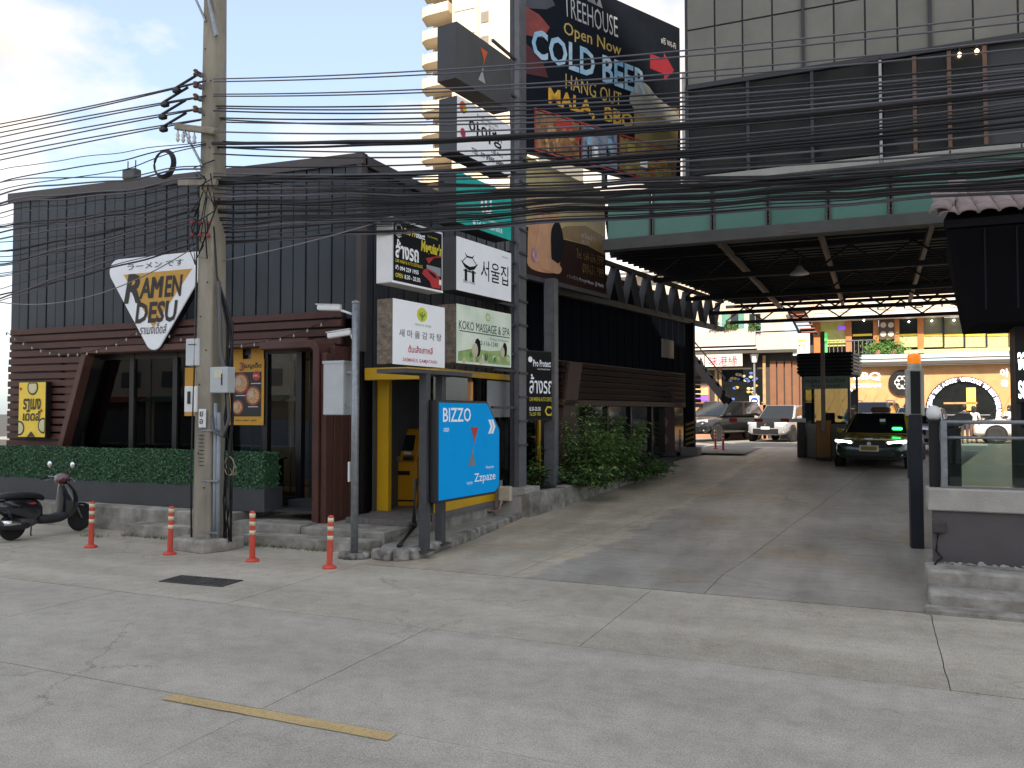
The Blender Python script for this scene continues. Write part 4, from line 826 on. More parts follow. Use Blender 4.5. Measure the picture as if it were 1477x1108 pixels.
plate(rect(.0, .0, W, .03), -.003, whi, o, 'trim')
o, W, H = signbox('korean_stew_sign', 'white sign with yellow leaf emblem and Korean and Thai lettering', signframe(566, 430, 525, 641, 10.60, rad(6.5)), .30, M_FOIL, whi, 'signs on the two thin posts')
plate(disc(.54 * W, .82 * H, .10 * W, 20, .115 * H), -.004, mat('lemon_ink', (.75, .72, .05), .5), o, 'emblem')
plate([(.53 * W, .73 * H), (.55 * W, .73 * H), (.55 * W, .86 * H), (.53 * W, .86 * H)], -.007, inkgr, o, 'emblem')
for s_ in (-1, 1): plate([(.54 * W, .76 * H), (.54 * W + s_ * .05 * W, .81 * H), (.54 * W + s_ * .055 * W, .86 * H), (.54 * W + s_ * .01 * W, .80 * H)][::s_], -.008, inkgr, o, 'emblem')
text('대한민국 새마을', .40 * W, .63 * H, .72 * W, .67 * H, mat('leaf_green_ink'), o, bold=0)
text('새 마 을 감 자 탕', .11 * W, .43 * H, .93 * W, .55 * H, inkg, o, bold=.02); text('ต้มเส้งเกาหลี', .28 * W, .20 * H, .75 * W, .32 * H, inkr, o, bold=.02); text('SAEMAEUL GAMJATANG', .18 * W, .04 * H, .84 * W, .11 * H, inkr, o, bold=.01)
# the two thin posts
p0 = signframe(565, 430, 530, 641, 10.60, rad(6.5)); pz = p0[0].z
tp = thing('sign_posts', (-6.3, 11.3, .1), 'pair of dark steel posts carrying the blue and the white signs', 'sign posts')
for a, b, Y in ((612, 795, 10.98), (635, 785, 11.66)):
    p = PZ(a, b, .1); MB().box(p.x - .065, p.y - .065, .09, p.x + .065, p.y + .065, pz - .085).build('post', M_POST, tp, world=True, bevel=.006)
    MB().box(p.x - .13, p.y - .13, .1, p.x + .13, p.y + .13, .118).build('foot_plate', M_POST, tp, world=True)
p0 = signframe(565, 430, 530, 641, 10.60, rad(6.5)); pz = p0[0].z
MB().bar((-6.60, 10.58, pz - .05), (-6.40, 12.35, pz - .05), .56, .06).build('shelf', M_POST, tp, world=True)
MB().tube([PZ(575, 790, .1) + Vector((0, 0, .02)), PZ(600, 770, .12) + Vector((0, 0, .15)), Vector((-6.45, 11.0, .55)), Vector((-6.42, 11.0, 1.2))], .035, 8).build('conduit', M_BLACK, tp, world=True, smooth=True)
# blue BIZZO sign
fr = signframe(624, 581, 722, 712, 11.12, rad(5)); fr = (fr[0] + Vector((.10, 0, 0)), fr[1], fr[2], fr[3]); p, W, H, rz = fr
bz_ = thing('blue_direction_sign', tuple(p), 'bright blue pointed BIZZO sign on dark posts beside the driveway', 'sign', rz)
hex_ = [(0, 0), (W * .93, 0), (W, .06 * H), (W, .70 * H), (W * .78, H), (0, H)]
MB().prism([(-.04, -.04), (W * .95, -.04), (W + .04, .05 * H), (W + .04, .71 * H), (W * .79, H + .04), (-.04, H + .04)], .002, .16).build('sign_box', M_BLACK, bz_, bevel=.012)
plate(hex_, -.001, mat('bright_blue_face', (.0, .205, .50), .6, var=.03, emit=.14, spec=.1), bz_, 'face')
text('BIZZO', .06 * W, .80 * H, .50 * W, .95 * H, whi, bz_, bold=.012); text('»', .80 * W, .66 * H, .93 * W, .82 * H, whi, bz_, bold=.03)
text('บางนา', .07 * W, .70 * H, .15 * W, .74 * H, whi, bz_, bold=.02); zlogo(bz_, .54 * W, .53 * H, .42 * H, mat('red_print'), inkg); text('Zzpaze', .56 * W, .11 * H, .93 * W, .23 * H, whi, bz_, bold=.004); text('FOOD', .44 * W, .12 * H, .53 * W, .15 * H, whi, bz_, bold=.01); text('ที่จอดรถ', .76 * W, .27 * H, .90 * W, .305 * H, whi, bz_, bold=.01)
for z in (.25, .75): MB().box(.02, .16, z * H, .3, .26, z * H + .06).build('bracket', M_BLACK, bz_)
# ---------------------------------------------------------------- main sign tower
p = PX(748, 690, -6.86); tw = thing('sign_tower', (p.x, p.y, .55), 'tall dark steel sign tower on a concrete block beside the driveway', 'sign tower')
TX, TY = p.x, p.y
MB().box(TX - .02, TY - .19, .62, TX + .10, TY + .19, 12.5).build('column', M_POST2, tw, world=True, bevel=.008); MB().box(TX - .13, TY - .17, .62, TX - .03, TY + .17, 12.5).build('column', M_POST, tw, world=True, bevel=.008)
for z in [2.3, 3.05, 3.4, 4.0, 4.4, 4.85, 5.3, 5.75, 6.5, 7.2, 8.0, 8.8, 9.6]:
    MB().bar((TX, TY - .2, z), (TX - .05, TY - 1.2, z), .05, .05).build('bracket', M_POST, tw, world=True)
for z in [1.5 + .5 * i for i in range(14)]: MB().box(TX + .1, TY - .21, z, TX + .13, TY + .21, z + .04).build('rung', M_POST, tw, world=True)
MB().bar((TX, TY - .15, 8.6 + 2.4), (TX - .05, TY - .9, 12.4), .16, .2).build('brace', M_POST, tw, world=True)
rough_block([(TX - .35, TY - .42), (TX + .30, TY - .36), (TX + .34, TY + .36), (TX - .3, TY + .4)], -.02, .66, mat('pale_concrete_block', (.33, .32, .29), .9, col2=(.52, .50, .46), scale=2.5, bump=.5), 'plinth', None)
pl_ = bpy.data.objects['plinth']; pl_.parent = tw; pl_.location = pl_.location - tw.location
eb = thing('electric_box', (TX - .05, TY - .55, .40), 'small cream electric box on the concrete block under the sign tower', 'electric box')
MB().box(-.16, 0, 0, .10, .12, .30).build('housing', mat('cream_plastic', (.62, .57, .42), .5), eb, bevel=.015); MB().box(-.15, -.012, .02, .09, 0, .28).build('lid', mat('cream_plastic'), eb, bevel=.01)
for k in range(3): MB().tube([(-.1 + .05 * k, .06, 0), (-.12 - .05 * k, -.05, -.18), (-.45 - .2 * k, -.3, -.26), (-.8, -.5, -.28)], .012, 6).build('cable', (M_BLACK, mat('pink_pipe', (.45, .28, .24), .5), M_BLACK)[k], eb, smooth=True)
wb = MB().box(TX - .62, TY - .12, .12, TX - .36, TY - .02, .78)
tag(wb.build('white_board', mat('old_white_board', (.55, .55, .53), .7, var=.15)), 'old white board leaning behind the concrete block', 'board')
# second post and black car-wash board between the posts
q = PX(797, 694, -6.66); fp = thing('frame_post', (q.x, q.y, .5), 'grey steel frame post rising from the planter wall', 'post')
MB().box(q.x - .16, q.y - .12, .5, q.x + .10, q.y + .12, 5.2).build('post', M_POST2, fp, world=True, bevel=.008); MB().box(q.x - .22, q.y - .16, .55, q.x + .14, q.y + .16, .58).build('foot_plate', M_POST, fp, world=True)
o, W, H = signbox('car_wash_board', 'narrow black car wash board between the two grey posts', signframe(758, 505, 606, 802, 16.6, rad(25)), .06, M_BLACK, mat('black_board', (.018, .018, .017), .8, spec=.15), 'boards between the posts', inset=.02)
text('Pro Protect', .24 * W, .77 * H, .82 * W, .87 * H, whi, o, bold=.02); text('Auto Detailing Center', .38 * W, .72 * H, .80 * W, .75 * H, whi, o, bold=.005); text('ล้างรถ', .12 * W, .38 * H, .88 * W, .66 * H, whi, o, bold=.01); text('CAR WASH & AUTO CENTER', .12 * W, .27 * H, .88 * W, .33 * H, inky, o, bold=.01)
text('8.30-20.30', .12 * W, .13 * H, .48 * W, .19 * H, whi, o, bold=.01); text('Tel.229 1955', .12 * W, .06 * H, .48 * W, .11 * H, inky, o, bold=.01); plate(disc(.76 * W, .13 * H, .14 * W, 6, .08 * H), -.004, inky, o, 'logo'); plate(disc(.76 * W, .13 * H, .10 * W, 6, .05 * H), -.008, mat('black_board'), o, 'logo'); plate(disc(.15 * W, .87 * H, .07 * W, 12), -.004, whi, o, 'logo')
# ---------------------------------------------------------------- ATM booth
ab = thing('atm_booth', (-7.95, 14.5, .28), 'yellow framed ATM booth with glass side', 'booth')
M_AY = mat('bank_yellow', (.80, .47, .015), .35, var=.05); M_GREYPANEL = mat('dark_grey_panel', (.085, .085, .09), .5); M_TILE = mat('grey_tile', (.17, .16, .155), .6, bump=.2)
FX, BX_, FY, BY = -7.25, -8.46, 12.95, 18.1
MB().box(-8.50, 12.15, .28, -7.22, 12.9, .38).build('platform', M_TILE, ab, world=True, bevel=.01); MB().box(-8.50, 12.91, .28, -7.20, 18.15, .40).build('platform', M_TILE, ab, world=True)
zt = 2.98
for a in range(10): MB().box(-8.49 + a * .125, 12.142, .285, -8.375 + a * .125, 12.149, .375).build('riser_tile', M_TILE, ab, world=True)
MB().box(BX_, FY - .3, zt - .20, FX + .06, FY - .2, zt + .02).build('fascia', M_AY, ab, world=True, bevel=.01); MB().box(FX - .04, FY - .2, zt - .10, FX + .06, BY, zt + .02).build('fascia', M_AY, ab, world=True, bevel=.01)
MB().box(BX_, FY - .2, zt - .10, FX - .045, BY, zt - .04).build('roof', M_GREYPANEL, ab, world=True)
for (a, b) in ((FX - .05, FY - .28), (FX - .05, BY - .13), (BX_ + .0, FY + .10)): MB().box(a, b, .40, a + (.10 if a > -8 else .26), b + .12, zt - .12).build('post', M_AY, ab, world=True, bevel=.008)
MB().box(FX - .03, 13.1, .40, FX + .03, BY - .14, .62).build('bottom_rail', M_AY, ab, world=True)
for i in range(3):
    a = 13.0 + i * 1.68; MB().box(FX - .012, a + .03, .64, FX, a + 1.62, zt - .12).build('side_pane', glass('smoked_glass', (.42, .43, .44), 1.5), ab, world=True)
MB().box(FX + .02, 15.2, 2.1, FX + .03, 17.9, 2.85).build('board', mat('grey_board', (.36, .37, .38), .6), ab, world=True)
MB().box(BX_ - .02, FY, .40, BX_ + .02, BY, zt - .12).build('back_panel', M_GREYPANEL, ab, world=True); MB().box(BX_, 15.6, .4, FX - .06, 15.66, zt - .12).build('rear_panel', mat('panel_grey', (.34, .33, .31), .6), ab, world=True)
MB().box(BX_ + .03, 14.9, 2.35, BX_ + .65, 14.95, 2.88).build('logo_board', M_GREYPANEL, ab, world=True)
lb = bpy.data.objects.new('logo', MB().prism(disc(0, 0, .19, 24), 0, .01).mesh('logo', mat('gold_print', (.45, .28, .03), .4))); COL.objects.link(lb); lb.parent = ab; lb.location = (-8.13 + 7.95, 14.88 - 14.5, 2.62 - .28)
for k in range(3): plk = plate([(-.02, -.13), (.02, -.13), (.015 + (k - 1) * .12, .10), (-.015 + (k - 1) * .12, .10)], -.006, M_GREYPANEL, lb, 'logo_mark')
# the machine
p = PY(587, 728, 14.1); at_ = thing('cash_machine', (p.x, 14.1, .40), 'orange-yellow cash machine standing in the booth', 'ATM', rz=rad(12))
M_AO = mat('atm_orange', (.82, .40, .015), .35, var=.06)
MB().prism([(-.3, 0), (.3, 0), (.3, .86), (-.3, .86)], -.30, .35).build('cabinet', M_AO, at_, bevel=.02, seg=2)
MB().add([(-.29, -.34, .86), (.29, -.34, .86), (.29, .30, .86), (-.29, .30, .86), (-.29, -.22, .98), (.29, -.22, .98), (.27, .06, 1.48), (-.27, .06, 1.48), (.27, .30, 1.48), (-.27, .30, 1.48)],
         [(0, 1, 5, 4), (4, 5, 6, 7), (7, 6, 8, 9), (1, 2, 8, 6, 5), (3, 0, 4, 7, 9), (2, 3, 9, 8), (0, 3, 2, 1)]).build('head', M_AO, at_, bevel=.015)
MB().add([(-.19, -.185, 1.06), (.19, -.185, 1.06), (.18, -.02, 1.36), (-.18, -.02, 1.36)], [(0, 1, 2, 3)]).build('screen', mat('dark_screen', (.02, .025, .03), .15), at_)
MB().box(-.24, -.36, .87, -.02, -.33, .96).build('keypad', M_STEEL, at_); MB().box(.04, -.36, .88, .24, -.335, .96).build('card_slot', M_BLACK, at_); MB().box(-.20, -.312, .60, .16, -.301, .68).build('cash_slot', M_BLACK, at_, bevel=.005); MB().box(-.26, -.308, .10, .26, -.301, .13).build('seam', M_BLACK, at_)
MB().box(.06, -.365, 1.0, .2, -.30, 1.05).build('sticker', M_WHITE, at_)
# clutter beside the booth: pipe run at the back
MB().tube([(-7.35, 16.0, .22), (-7.3, 15.2, .22), (-6.95, 15.2, .22), (-6.9, 15.2, .45)], .02, 6).build('pipe', mat('pink_pipe'), ab, world=True, smooth=True)
# ---------------------------------------------------------------- planter wall and plants along the driveway
M_PW = mat('stained_planter_wall', (.13, .12, .10), .9, col2=(.50, .47, .41), scale=1.9, bump=.7, bscale=25)
pw = thing('planter_wall', (-6.3, 20, .2), 'low stained concrete planter wall along the driveway', 'wall')
tops = [(765, 747), (815, 731), (859, 714), (892, 703), (918, 693), (945, 684), (966, 675)]
gp = [PG(a, b) for a, b in tops]
for i in range(len(gp) - 1):
    a, b = gp[i], gp[i + 1]; w_ = Vector((-.24, .03, 0)); d = (b - a).normalized() * .006; z1 = lerp(.56, .70, i / 5) + .008 * (i % 2)
    a2, b2 = a + d, b - d
    MB().ground([(a2.x, a2.y), (b2.x, b2.y), (b2.x + w_.x, b2.y + w_.y), (a2.x + w_.x, a2.y + w_.y)], -.02, z1).build('wall_section', M_PW, pw, world=True, bevel=.02, seg=2)
sl = MB(); v = []
for p in gp: v += [(p.x - .2, p.y, .52), (p.x - 1.6, p.y + .2, .55)]
sl.add(v, [(2 * i + 1, 2 * i, 2 * i + 2, 2 * i + 3) for i in range(len(gp) - 1)]); sl.build('soil', mat('soil', (.05, .04, .03), .95, bump=.8), pw, world=True)
LG = [mat('leaf_dark', (.03, .075, .022), .55, var=.3), mat('leaf_mid', (.075, .16, .04), .5, var=.3), mat('leaf_light', (.20, .33, .085), .5, var=.25)]
def shrub(loc, h, sp, nst, nleaf, label, light, ls=.055, rz=0):
    q = thing('shrub', tuple(loc), label, 'shrub', rz, 'shrubs in the planter'); st = MB(); lf = MB()
    for i in range(nst):
        a = random.uniform(0, 6.28); r_ = sp * math.sqrt(random.random()); hh = h * random.uniform(.45, 1) * (1 - .35 * (r_ / sp)); tip = Vector((r_ * math.cos(a), r_ * math.sin(a), hh))
        base = Vector((tip.x * .25, tip.y * .25, 0)); mid = (base + tip) / 2 + Vector((random.gauss(0, .05), random.gauss(0, .05), .08)); st.tube([base, mid, tip], .014, 5, r2=.004)
        for k in range(nleaf):
            t = random.uniform(.35, 1.05); c = base.lerp(tip, t); tier = math.floor(c.z / .14) * .14
            out_ = Vector((random.gauss(0, 1), random.gauss(0, 1), 0)).normalized() * random.uniform(.02, .26) * (1.1 - .4 * t)
            c = Vector((c.x, c.y, lerp(c.z, tier, .6))) + out_ + Vector((0, 0, -out_.length * .35 + random.gauss(0, .018)))
            nn = Vector((random.gauss(0, .35), random.gauss(0, .35), 1)).normalized(); tt = (out_.normalized() + Vector((random.gauss(0, .5), random.gauss(0, .5), -.25))).normalized(); bb = nn.cross(tt); s_ = ls * random.uniform(.6, 1.25)
            lf.cur = random.choices((0, 1, 2), (1 - light, .5, light))[0]
            lf.add([c - tt * s_, c - tt * s_ * .2 + bb * s_ * .42, c + tt * s_ * 1.1 - Vector((0, 0, s_ * .25)), c - tt * s_ * .2 - bb * s_ * .42], [(0, 1, 2, 3)])
    st.build('stems', mat('bark', (.10, .075, .05), .8), q); lf.build('foliage', LG, q); return q
random.seed(31)
def PP(px_, Y): r = ray(px_, 600); k = r.x / r.y; return Vector((k * Y, Y, .55))
shrub(PP(845, 18.7), 2.05, .85, 34, 130, 'tall light green shrub behind the planter wall, nearest the grey posts', .9)
shrub(PP(885, 19.9), 2.0, 1.0, 34, 130, 'tall bushy shrub in front of the slatted window', .75)
shrub(PP(850, 18.1), .75, .7, 18, 110, 'low spreading green shrub hanging over the planter wall', .45)
shrub(PP(905, 20.2), .8, .8, 18, 110, 'low dark shrub at the middle of the planter', .2)
shrub(PP(945, 21.6), .75, .8, 18, 110, 'dark low shrub at the far end of the planter', .15)
shrub(PP(775, 17.4), 1.2, .5, 12, 110, 'slim shrub between the two grey posts', .35)
# ---------------------------------------------------------------- TREE HOUSE billboard
fr = signframe(757, -60, 218, 984, 16.5, rad(27)); p, W, H, rz = fr
tb_ = thing('beer_billboard', tuple(p), 'black TREE HOUSE billboard advertising cold beer above the driveway', 'billboard', rz)
MB().box(0, 0, 0, W, .14, H).build('board', M_BLACK, tb_); M_BB = mat('billboard_black', (.008, .012, .020), .8, var=.2, spec=.15); plate(rect(0, 0, W, H), -.001, M_BB, tb_, 'face')
def bx(u): return u * W
def bzq(v): return v * H
gold = mat('gold_letter', (.62, .45, .12), .5); ice = mat('ice_blue_letter', (.20, .50, .78), .4, col2=(.62, .80, .92), scale=2.5); fire = mat('fire_letter', (.75, .25, .02), .5, col2=(.85, .62, .06), scale=5); greyl = mat('chalk_letter', (.52, .54, .55), .6)
text('TREEHOUSE', .22 * W, .785 * H, .56 * W, .90 * H, greyl, tb_, bold=-.004, shear=-.1); 
plate([(.36 * W, .92 * H), (.40 * W, .965 * H), (.42 * W, .92 * H), (.44 * W, .97 * H), (.46 * W, .915 * H)][::-1], -.006, inkg, tb_, 'logo')
text('Open Now', .22 * W, .665 * H, .58 * W, .755 * H, gold, tb_, bold=.004); t1 = text('COLD BEER', .035 * W, .50 * H, .75 * W, .655 * H, ice, tb_, y=-.02, bold=.025)
text('HANG OUT', .23 * W, .395 * H, .58 * W, .475 * H, gold, tb_, bold=.002); text('MALA,  BBQ', .13 * W, .27 * H, .66 * W, .375 * H, fire, tb_, bold=.03)
ar = mat('dark_red_arrow', (.30, .025, .04), .5); plate([(.78 * W, .68 * H), (.88 * W, .68 * H), (.88 * W, .64 * H), (.955 * W, .725 * H), (.88 * W, .81 * H), (.88 * W, .77 * H), (.78 * W, .77 * H)], -.006, ar, tb_, 'arrow')
text('ฟรี Wi-Fi', .86 * W, .86 * H, .97 * W, .90 * H, greyl, tb_, bold=0)
# beer glass print
plate([(.68 * W, .02 * H), (.96 * W, .02 * H), (.99 * W, .50 * H), (.66 * W, .50 * H)], -.004, mat('beer_print', (.30, .24, .10), .5, var=.3, scale=1.2), tb_, 'glass_print')
foam = [(.64 * W, .42 * H)] + [(lerp(.64, .99, i / 9) * W, (.53 + .055 * math.sin(i * 1.1) + .03 * (i % 2)) * H) for i in range(10)] + [(.99 * W, .44 * H), (.85 * W, .40 * H)]
plate(smoothpoly([(.64 * W, .43 * H), (.65 * W, .51 * H), (.70 * W, .575 * H), (.76 * W, .575 * H), (.82 * W, .53 * H), (.90 * W, .50 * H), (.985 * W, .46 * H), (.985 * W, .40 * H), (.85 * W, .41 * H), (.74 * W, .39 * H)][::-1]), -.008, mat('foam_print', (.42, .42, .38), .6, var=.25, scale=2), tb_, 'foam_print')
# strip of photographs framed in red
fb = mat('food_photo', (.10, .03, .02), .5, col2=(.55, .28, .10), scale=5.5); fb2 = mat('drink_photo', (.05, .12, .25), .5, col2=(.55, .60, .65), scale=4.5); fb3 = mat('party_photo', (.12, .06, .02), .5, col2=(.60, .45, .12), scale=6)
rl = mat('red_frame_line', (.5, .06, .05), .5)
for (u0, u1, m_) in ((.06, .31, fb), (.33, .55, fb2), (.57, .92, fb3)): plate(rect(u0 * W, .03 * H, u1 * W, .225 * H), -.012, m_, tb_, 'photo')
for z0 in (.015, .23): plate(rect(.05 * W, z0 * H, .94 * W, (z0 + .009) * H), -.014, rl, tb_, 'frame_line')
for u in (.05, .32, .56, .93): plate(rect(u * W, .015 * H, (u + .007) * W, .235 * H), -.017, rl, tb_, 'frame_line')
for k in range(10): plate(disc(random.uniform(.08, .30) * W, random.uniform(.05, .20) * H, .025 * W, 10), -.016, random.choice((mat('bowl_white_print'), mat('red_print'), mat('noodle_print'))), tb_, 'dish_print')
for k in range(8): plate(rect(*(lambda a, b: (a * W, b * H, (a + .025) * W, (b + .07) * H))(random.uniform(.35, .50), random.uniform(.04, .13))), -.016, random.choice((whi, mat('ice_blue_letter'), inkb)), tb_, 'bottle_print')
for k in range(8): plate(rect(*(lambda a, b: (a * W, b * H, (a + .05) * W, (b + .05) * H))(random.uniform(.58, .86), random.uniform(.04, .15))), -.016, random.choice((whi, gold, mat('red_print'), fire)), tb_, 'party_print')
# dim face and lips at the left edge
plate([(.0, .80 * H), (.12 * W, .90 * H), (.17 * W, .82 * H), (.12 * W, .78 * H), (.0, .74 * H)][::-1], -.004, mat('grey_print', (.07, .075, .09), .5), tb_, 'print'); plate([(.0, .60 * H), (.10 * W, .62 * H), (.14 * W, .69 * H), (.08 * W, .735 * H), (.0, .75 * H)], -.006, mat('dull_red_print', (.28, .05, .04), .5, var=.4), tb_, 'print'); plate([(.0, .40 * H), (.13 * W, .42 * H), (.09 * W, .52 * H), (.0, .56 * H)], -.005, mat('dark_red_print', (.10, .015, .02), .5), tb_, 'print')
for s_ in (.02, .5, .97): MB().box(s_ * W, .14, -.3, s_ * W + .08, .26, H).build('back_rail', M_POST, tb_)
# ---------------------------------------------------------------- massage billboard
fr = signframe(758, 224, 395, 874, 16.55, rad(10)); p, W, H, rz = fr
mb_ = thing('massage_billboard', tuple(p), 'beige and brown massage billboard with a crouching bare back', 'billboard', rz)
MB().box(0, 0, 0, W, .12, H).build('board', M_POST, mb_); plate(rect(0, 0, W, H), -.001, mat('khaki_print', (.50, .38, .16), .5, col2=(.68, .57, .30), scale=.9), mb_, 'face')
dk = mat('dark_brown_print', (.035, .017, .014), .8, spec=.15)
plate([(0, 0), (W, 0), (W, .38 * H), (.75 * W, .42 * H), (.45 * W, .40 * H), (0, .40 * H)], -.004, dk, mb_, 'print'); plate([(.30 * W, .40 * H), (.75 * W, .425 * H), (W, .385 * H), (W, .56 * H), (.72 * W, .60 * H), (.45 * W, .52 * H)], -.003, mat('brown_hill_print', (.32, .21, .09), .5), mb_, 'print')
sk = mat('back_skin_print', (.55, .27, .14), .5, col2=(.68, .38, .22), scale=1.5)
plate(smoothpoly([(.03 * W, .07 * H), (.20 * W, .05 * H), (.36 * W, .10 * H), (.40 * W, .30 * H), (.36 * W, .50 * H), (.24 * W, .60 * H), (.10 * W, .56 * H), (.03 * W, .40 * H), (.02 * W, .20 * H)]), -.008, sk, mb_, 'figure_print')
plate(smoothpoly([(.30 * W, .16 * H), (.40 * W, .20 * H), (.43 * W, .40 * H), (.37 * W, .54 * H), (.29 * W, .46 * H), (.28 * W, .30 * H)]), -.012, inkb, mb_, 'hair_print')
sk2 = mat('arm_skin_print', (.66, .36, .21), .6)
plate(smoothpoly([(.09 * W, .20 * H), (.14 * W, .26 * H), (.20 * W, .45 * H), (.15 * W, .62 * H), (.09 * W, .70 * H), (.07 * W, .66 * H), (.12 * W, .56 * H), (.14 * W, .44 * H)]), -.013, sk2, mb_, 'arm_print')
for k in range(5): plate(smoothpoly([(.15 * W + k * .055 * W, .55 * H), (.185 * W + k * .055 * W, .55 * H), (.19 * W + k * .06 * W, .66 * H - .022 * k * H), (.17 * W + k * .06 * W, .69 * H - .022 * k * H), (.155 * W + k * .06 * W, .64 * H - .022 * k * H)]), -.016, sk2, mb_, 'finger_print')
plate(smoothpoly([(.16 * W, .09 * H), (.36 * W, .07 * H), (.40 * W, .14 * H), (.26 * W, .19 * H), (.17 * W, .17 * H)]), -.014, sk2, mb_, 'arm_print')
for k in range(7): t = rad(20 + k * 24); plate(smoothpoly([(.09 * W, .12 * H), (.09 * W + .10 * math.cos(t) - .03 * math.sin(t), .12 * H + .16 * math.sin(t)), (.09 * W + .19 * math.cos(t), .12 * H + .34 * math.sin(t)), (.09 * W + .10 * math.cos(t) + .03, .12 * H + .15 * math.sin(t))]), -.018 - .002 * k, mat('flower_print', (.40, .10, .20), .5, col2=(.75, .55, .6), scale=7), mb_, 'petal_print')
text('Tel. 064-686-2999', .60 * W, .27 * H, .97 * W, .36 * H, gold, mb_, bold=0); text('090-676-3999', .68 * W, .15 * H, .97 * W, .24 * H, gold, mb_, bold=0); text('f The Only Massage House  @ Manify', .48 * W, .05 * H, .97 * W, .095 * H, whi, mb_, bold=0); text('นวดเพื่อสุขภาพ', .45 * W, .80 * H, .80 * W, .88 * H, greyl, mb_, bold=0); text('Massage', .48 * W, .90 * H, .72 * W, .96 * H, greyl, mb_, shear=.2, bold=0); text('อโรม่า\nสปา', .66 * W, .42 * H, .84 * W, .53 * H, greyl, mb_, bold=0)
MB().box(0, -.02, -.10, W + .1, .14, 0).build('bottom_rail', M_POST, mb_)
# ================================================================ bridge building over the driveway
M_CLAD = mat('grey_green_cladding', (.20, .195, .17), .75, var=.12, scale=1.5); M_SEAM = mat('dark_seam', (.035, .037, .042), .6)
M_DKGL = mat('dark_tinted_glass', (.012, .014, .014), .06, var=.2, spec=.6); M_TEAL = mat('frosted_green_glass', (.065, .165, .13), .3, col2=(.095, .215, .17), scale=.8)
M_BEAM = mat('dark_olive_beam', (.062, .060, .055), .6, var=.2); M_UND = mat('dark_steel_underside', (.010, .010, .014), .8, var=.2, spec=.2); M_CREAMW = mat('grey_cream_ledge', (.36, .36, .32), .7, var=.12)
bb = thing('bridge_building', (0, 24, 0), 'grey panelled building bridging the driveway with a green glass balustrade', 'building')
cols = [PY(a, 60, 17.5).x for a in (990.6, 1031, 1071, 1114, 1158.5, 1203, 1248, 1294.5, 1342, 1404, 1469)] + [3.1, 3.75, 4.4, 5.0]
rowz = [9.12, 10.33, 11.6, 12.9, 14.2]
for i, (a, b) in enumerate(zip(cols, cols[1:])):
    for j, (za, zb) in enumerate(zip(rowz, rowz[1:])):
        MB().box(a + .018, 17.50, za + .018, b - .018, 17.54, zb - .018).build('cladding_panel', M_CLAD, bb, world=True)
MB().box(cols[0] - .05, 17.535, 6.8, 5.0, 17.62, 14.2).build('wall', M_SEAM, bb, world=True); MB().box(cols[0] - .05, 17.63, 6.4, 5.0, 24, 14.2).build('wall', M_CLAD, bb, world=True)
for a in (cols[4], cols[8]): MB().box(a - .03, 17.44, 9.1, a + .03, 17.5, 14.2).build('downpipe', M_SEAM, bb, world=True)
# upper windows
x0, x1, xr = -3.60, PY(1270, 170, 17.45).x, PY(1420, 150, 17.45).x
MB().box(x0, 17.40, 9.02, 5.0, 17.5, 9.12).build('window_head', M_SEAM, bb, world=True)
wd_ = (x1 - x0) / 3
for i in range(3):
    f = MB().box(x0 + i * wd_ + .03, 17.46, 7.2, x0 + (i + 1) * wd_ - .03, 17.475, 9.02).build('window', M_DKGL, bb, world=True); MB().box(x0 + i * wd_ - .03, 17.42, 7.15, x0 + i * wd_ + .03, 17.5, 9.02).build('mullion', M_SEAM, f, world=True)
    for k in range(9): 
        if random.random() < .7: a = x0 + i * wd_ + .1 + k * wd_ / 10; MB().box(a, 17.475, 7.25 + random.uniform(0, .2), a + wd_ / 11, 17.48, 8.0 + random.uniform(-.3, .5)).build('blind_strip', mat('grey_blind', (.045, .05, .045), .8, var=.3), f, world=True)
wr = (xr - x1) / 3; M_ORW = mat('orange_brown_frame', (.14, .07, .04), .5)
for i in range(3):
    f = MB().box(x1 + .06 + i * wr, 17.46, 7.12, x1 + (i + 1) * wr, 17.475, 9.0).build('window', M_DKGL, bb, world=True); MB().box(x1 + (i + 1) * wr - .02, 17.43, 7.1, x1 + (i + 1) * wr + .05, 17.5, 9.0).build('mullion', M_ORW, f, world=True)
    for k in range(6): a = x1 + .1 + i * wr + k * wr / 6.5; MB().box(a, 17.475, 7.15, a + wr / 8, 17.48, 8.2 + random.uniform(-.4, .3)).build('blind_strip', mat('brown_blind', (.05, .038, .025), .8, var=.3), f, world=True)
MB().box(x1 - .02, 17.40, 6.9, x1 + .03, 17.5, 9.05).build('downpipe', mat('pale_pipe', (.4, .4, .4), .5), bb, world=True); MB().box(-3.7, 17.38, 6.9, -3.64, 17.5, 9.4).build('downpipe', mat('pale_pipe'), bb, world=True)
MB().box(x0, 17.36, 6.93, x1 - .03, 17.5, 7.14).build('ledge', M_CREAMW, bb, world=True)
for i in range(5): MB().box(x1 + .04 + i * 1.15, 17.34, 6.86, x1 + .04 + (i + 1) * 1.15 - .03, 17.5, 7.09).build('ledge_panel', M_CREAMW, bb, world=True)
for a in (1405, 1408): p = PY(a, 75 if a == 1405 else 78, 17.43)
for px_, py_ in ((1384, 79), (1409, 74)):
    p = PY(px_, py_, 17.42); q = thing('wall_lamp', tuple(p), {1384: 'left small warm lamp glowing in the upper window', 1409: 'right small warm lamp glowing in the upper window'}[px_], 'lamp', group='small lamps in the upper window')
    MB().lathe([(0, -.04), (.03, -.02), (.035, .01), (.015, .04)], n=10).build('bulb', lm, q, smooth=True); MB().lathe([(.02, .04), (.03, .08), (.012, .12)], n=10).build('cap', M_BLACK, q)
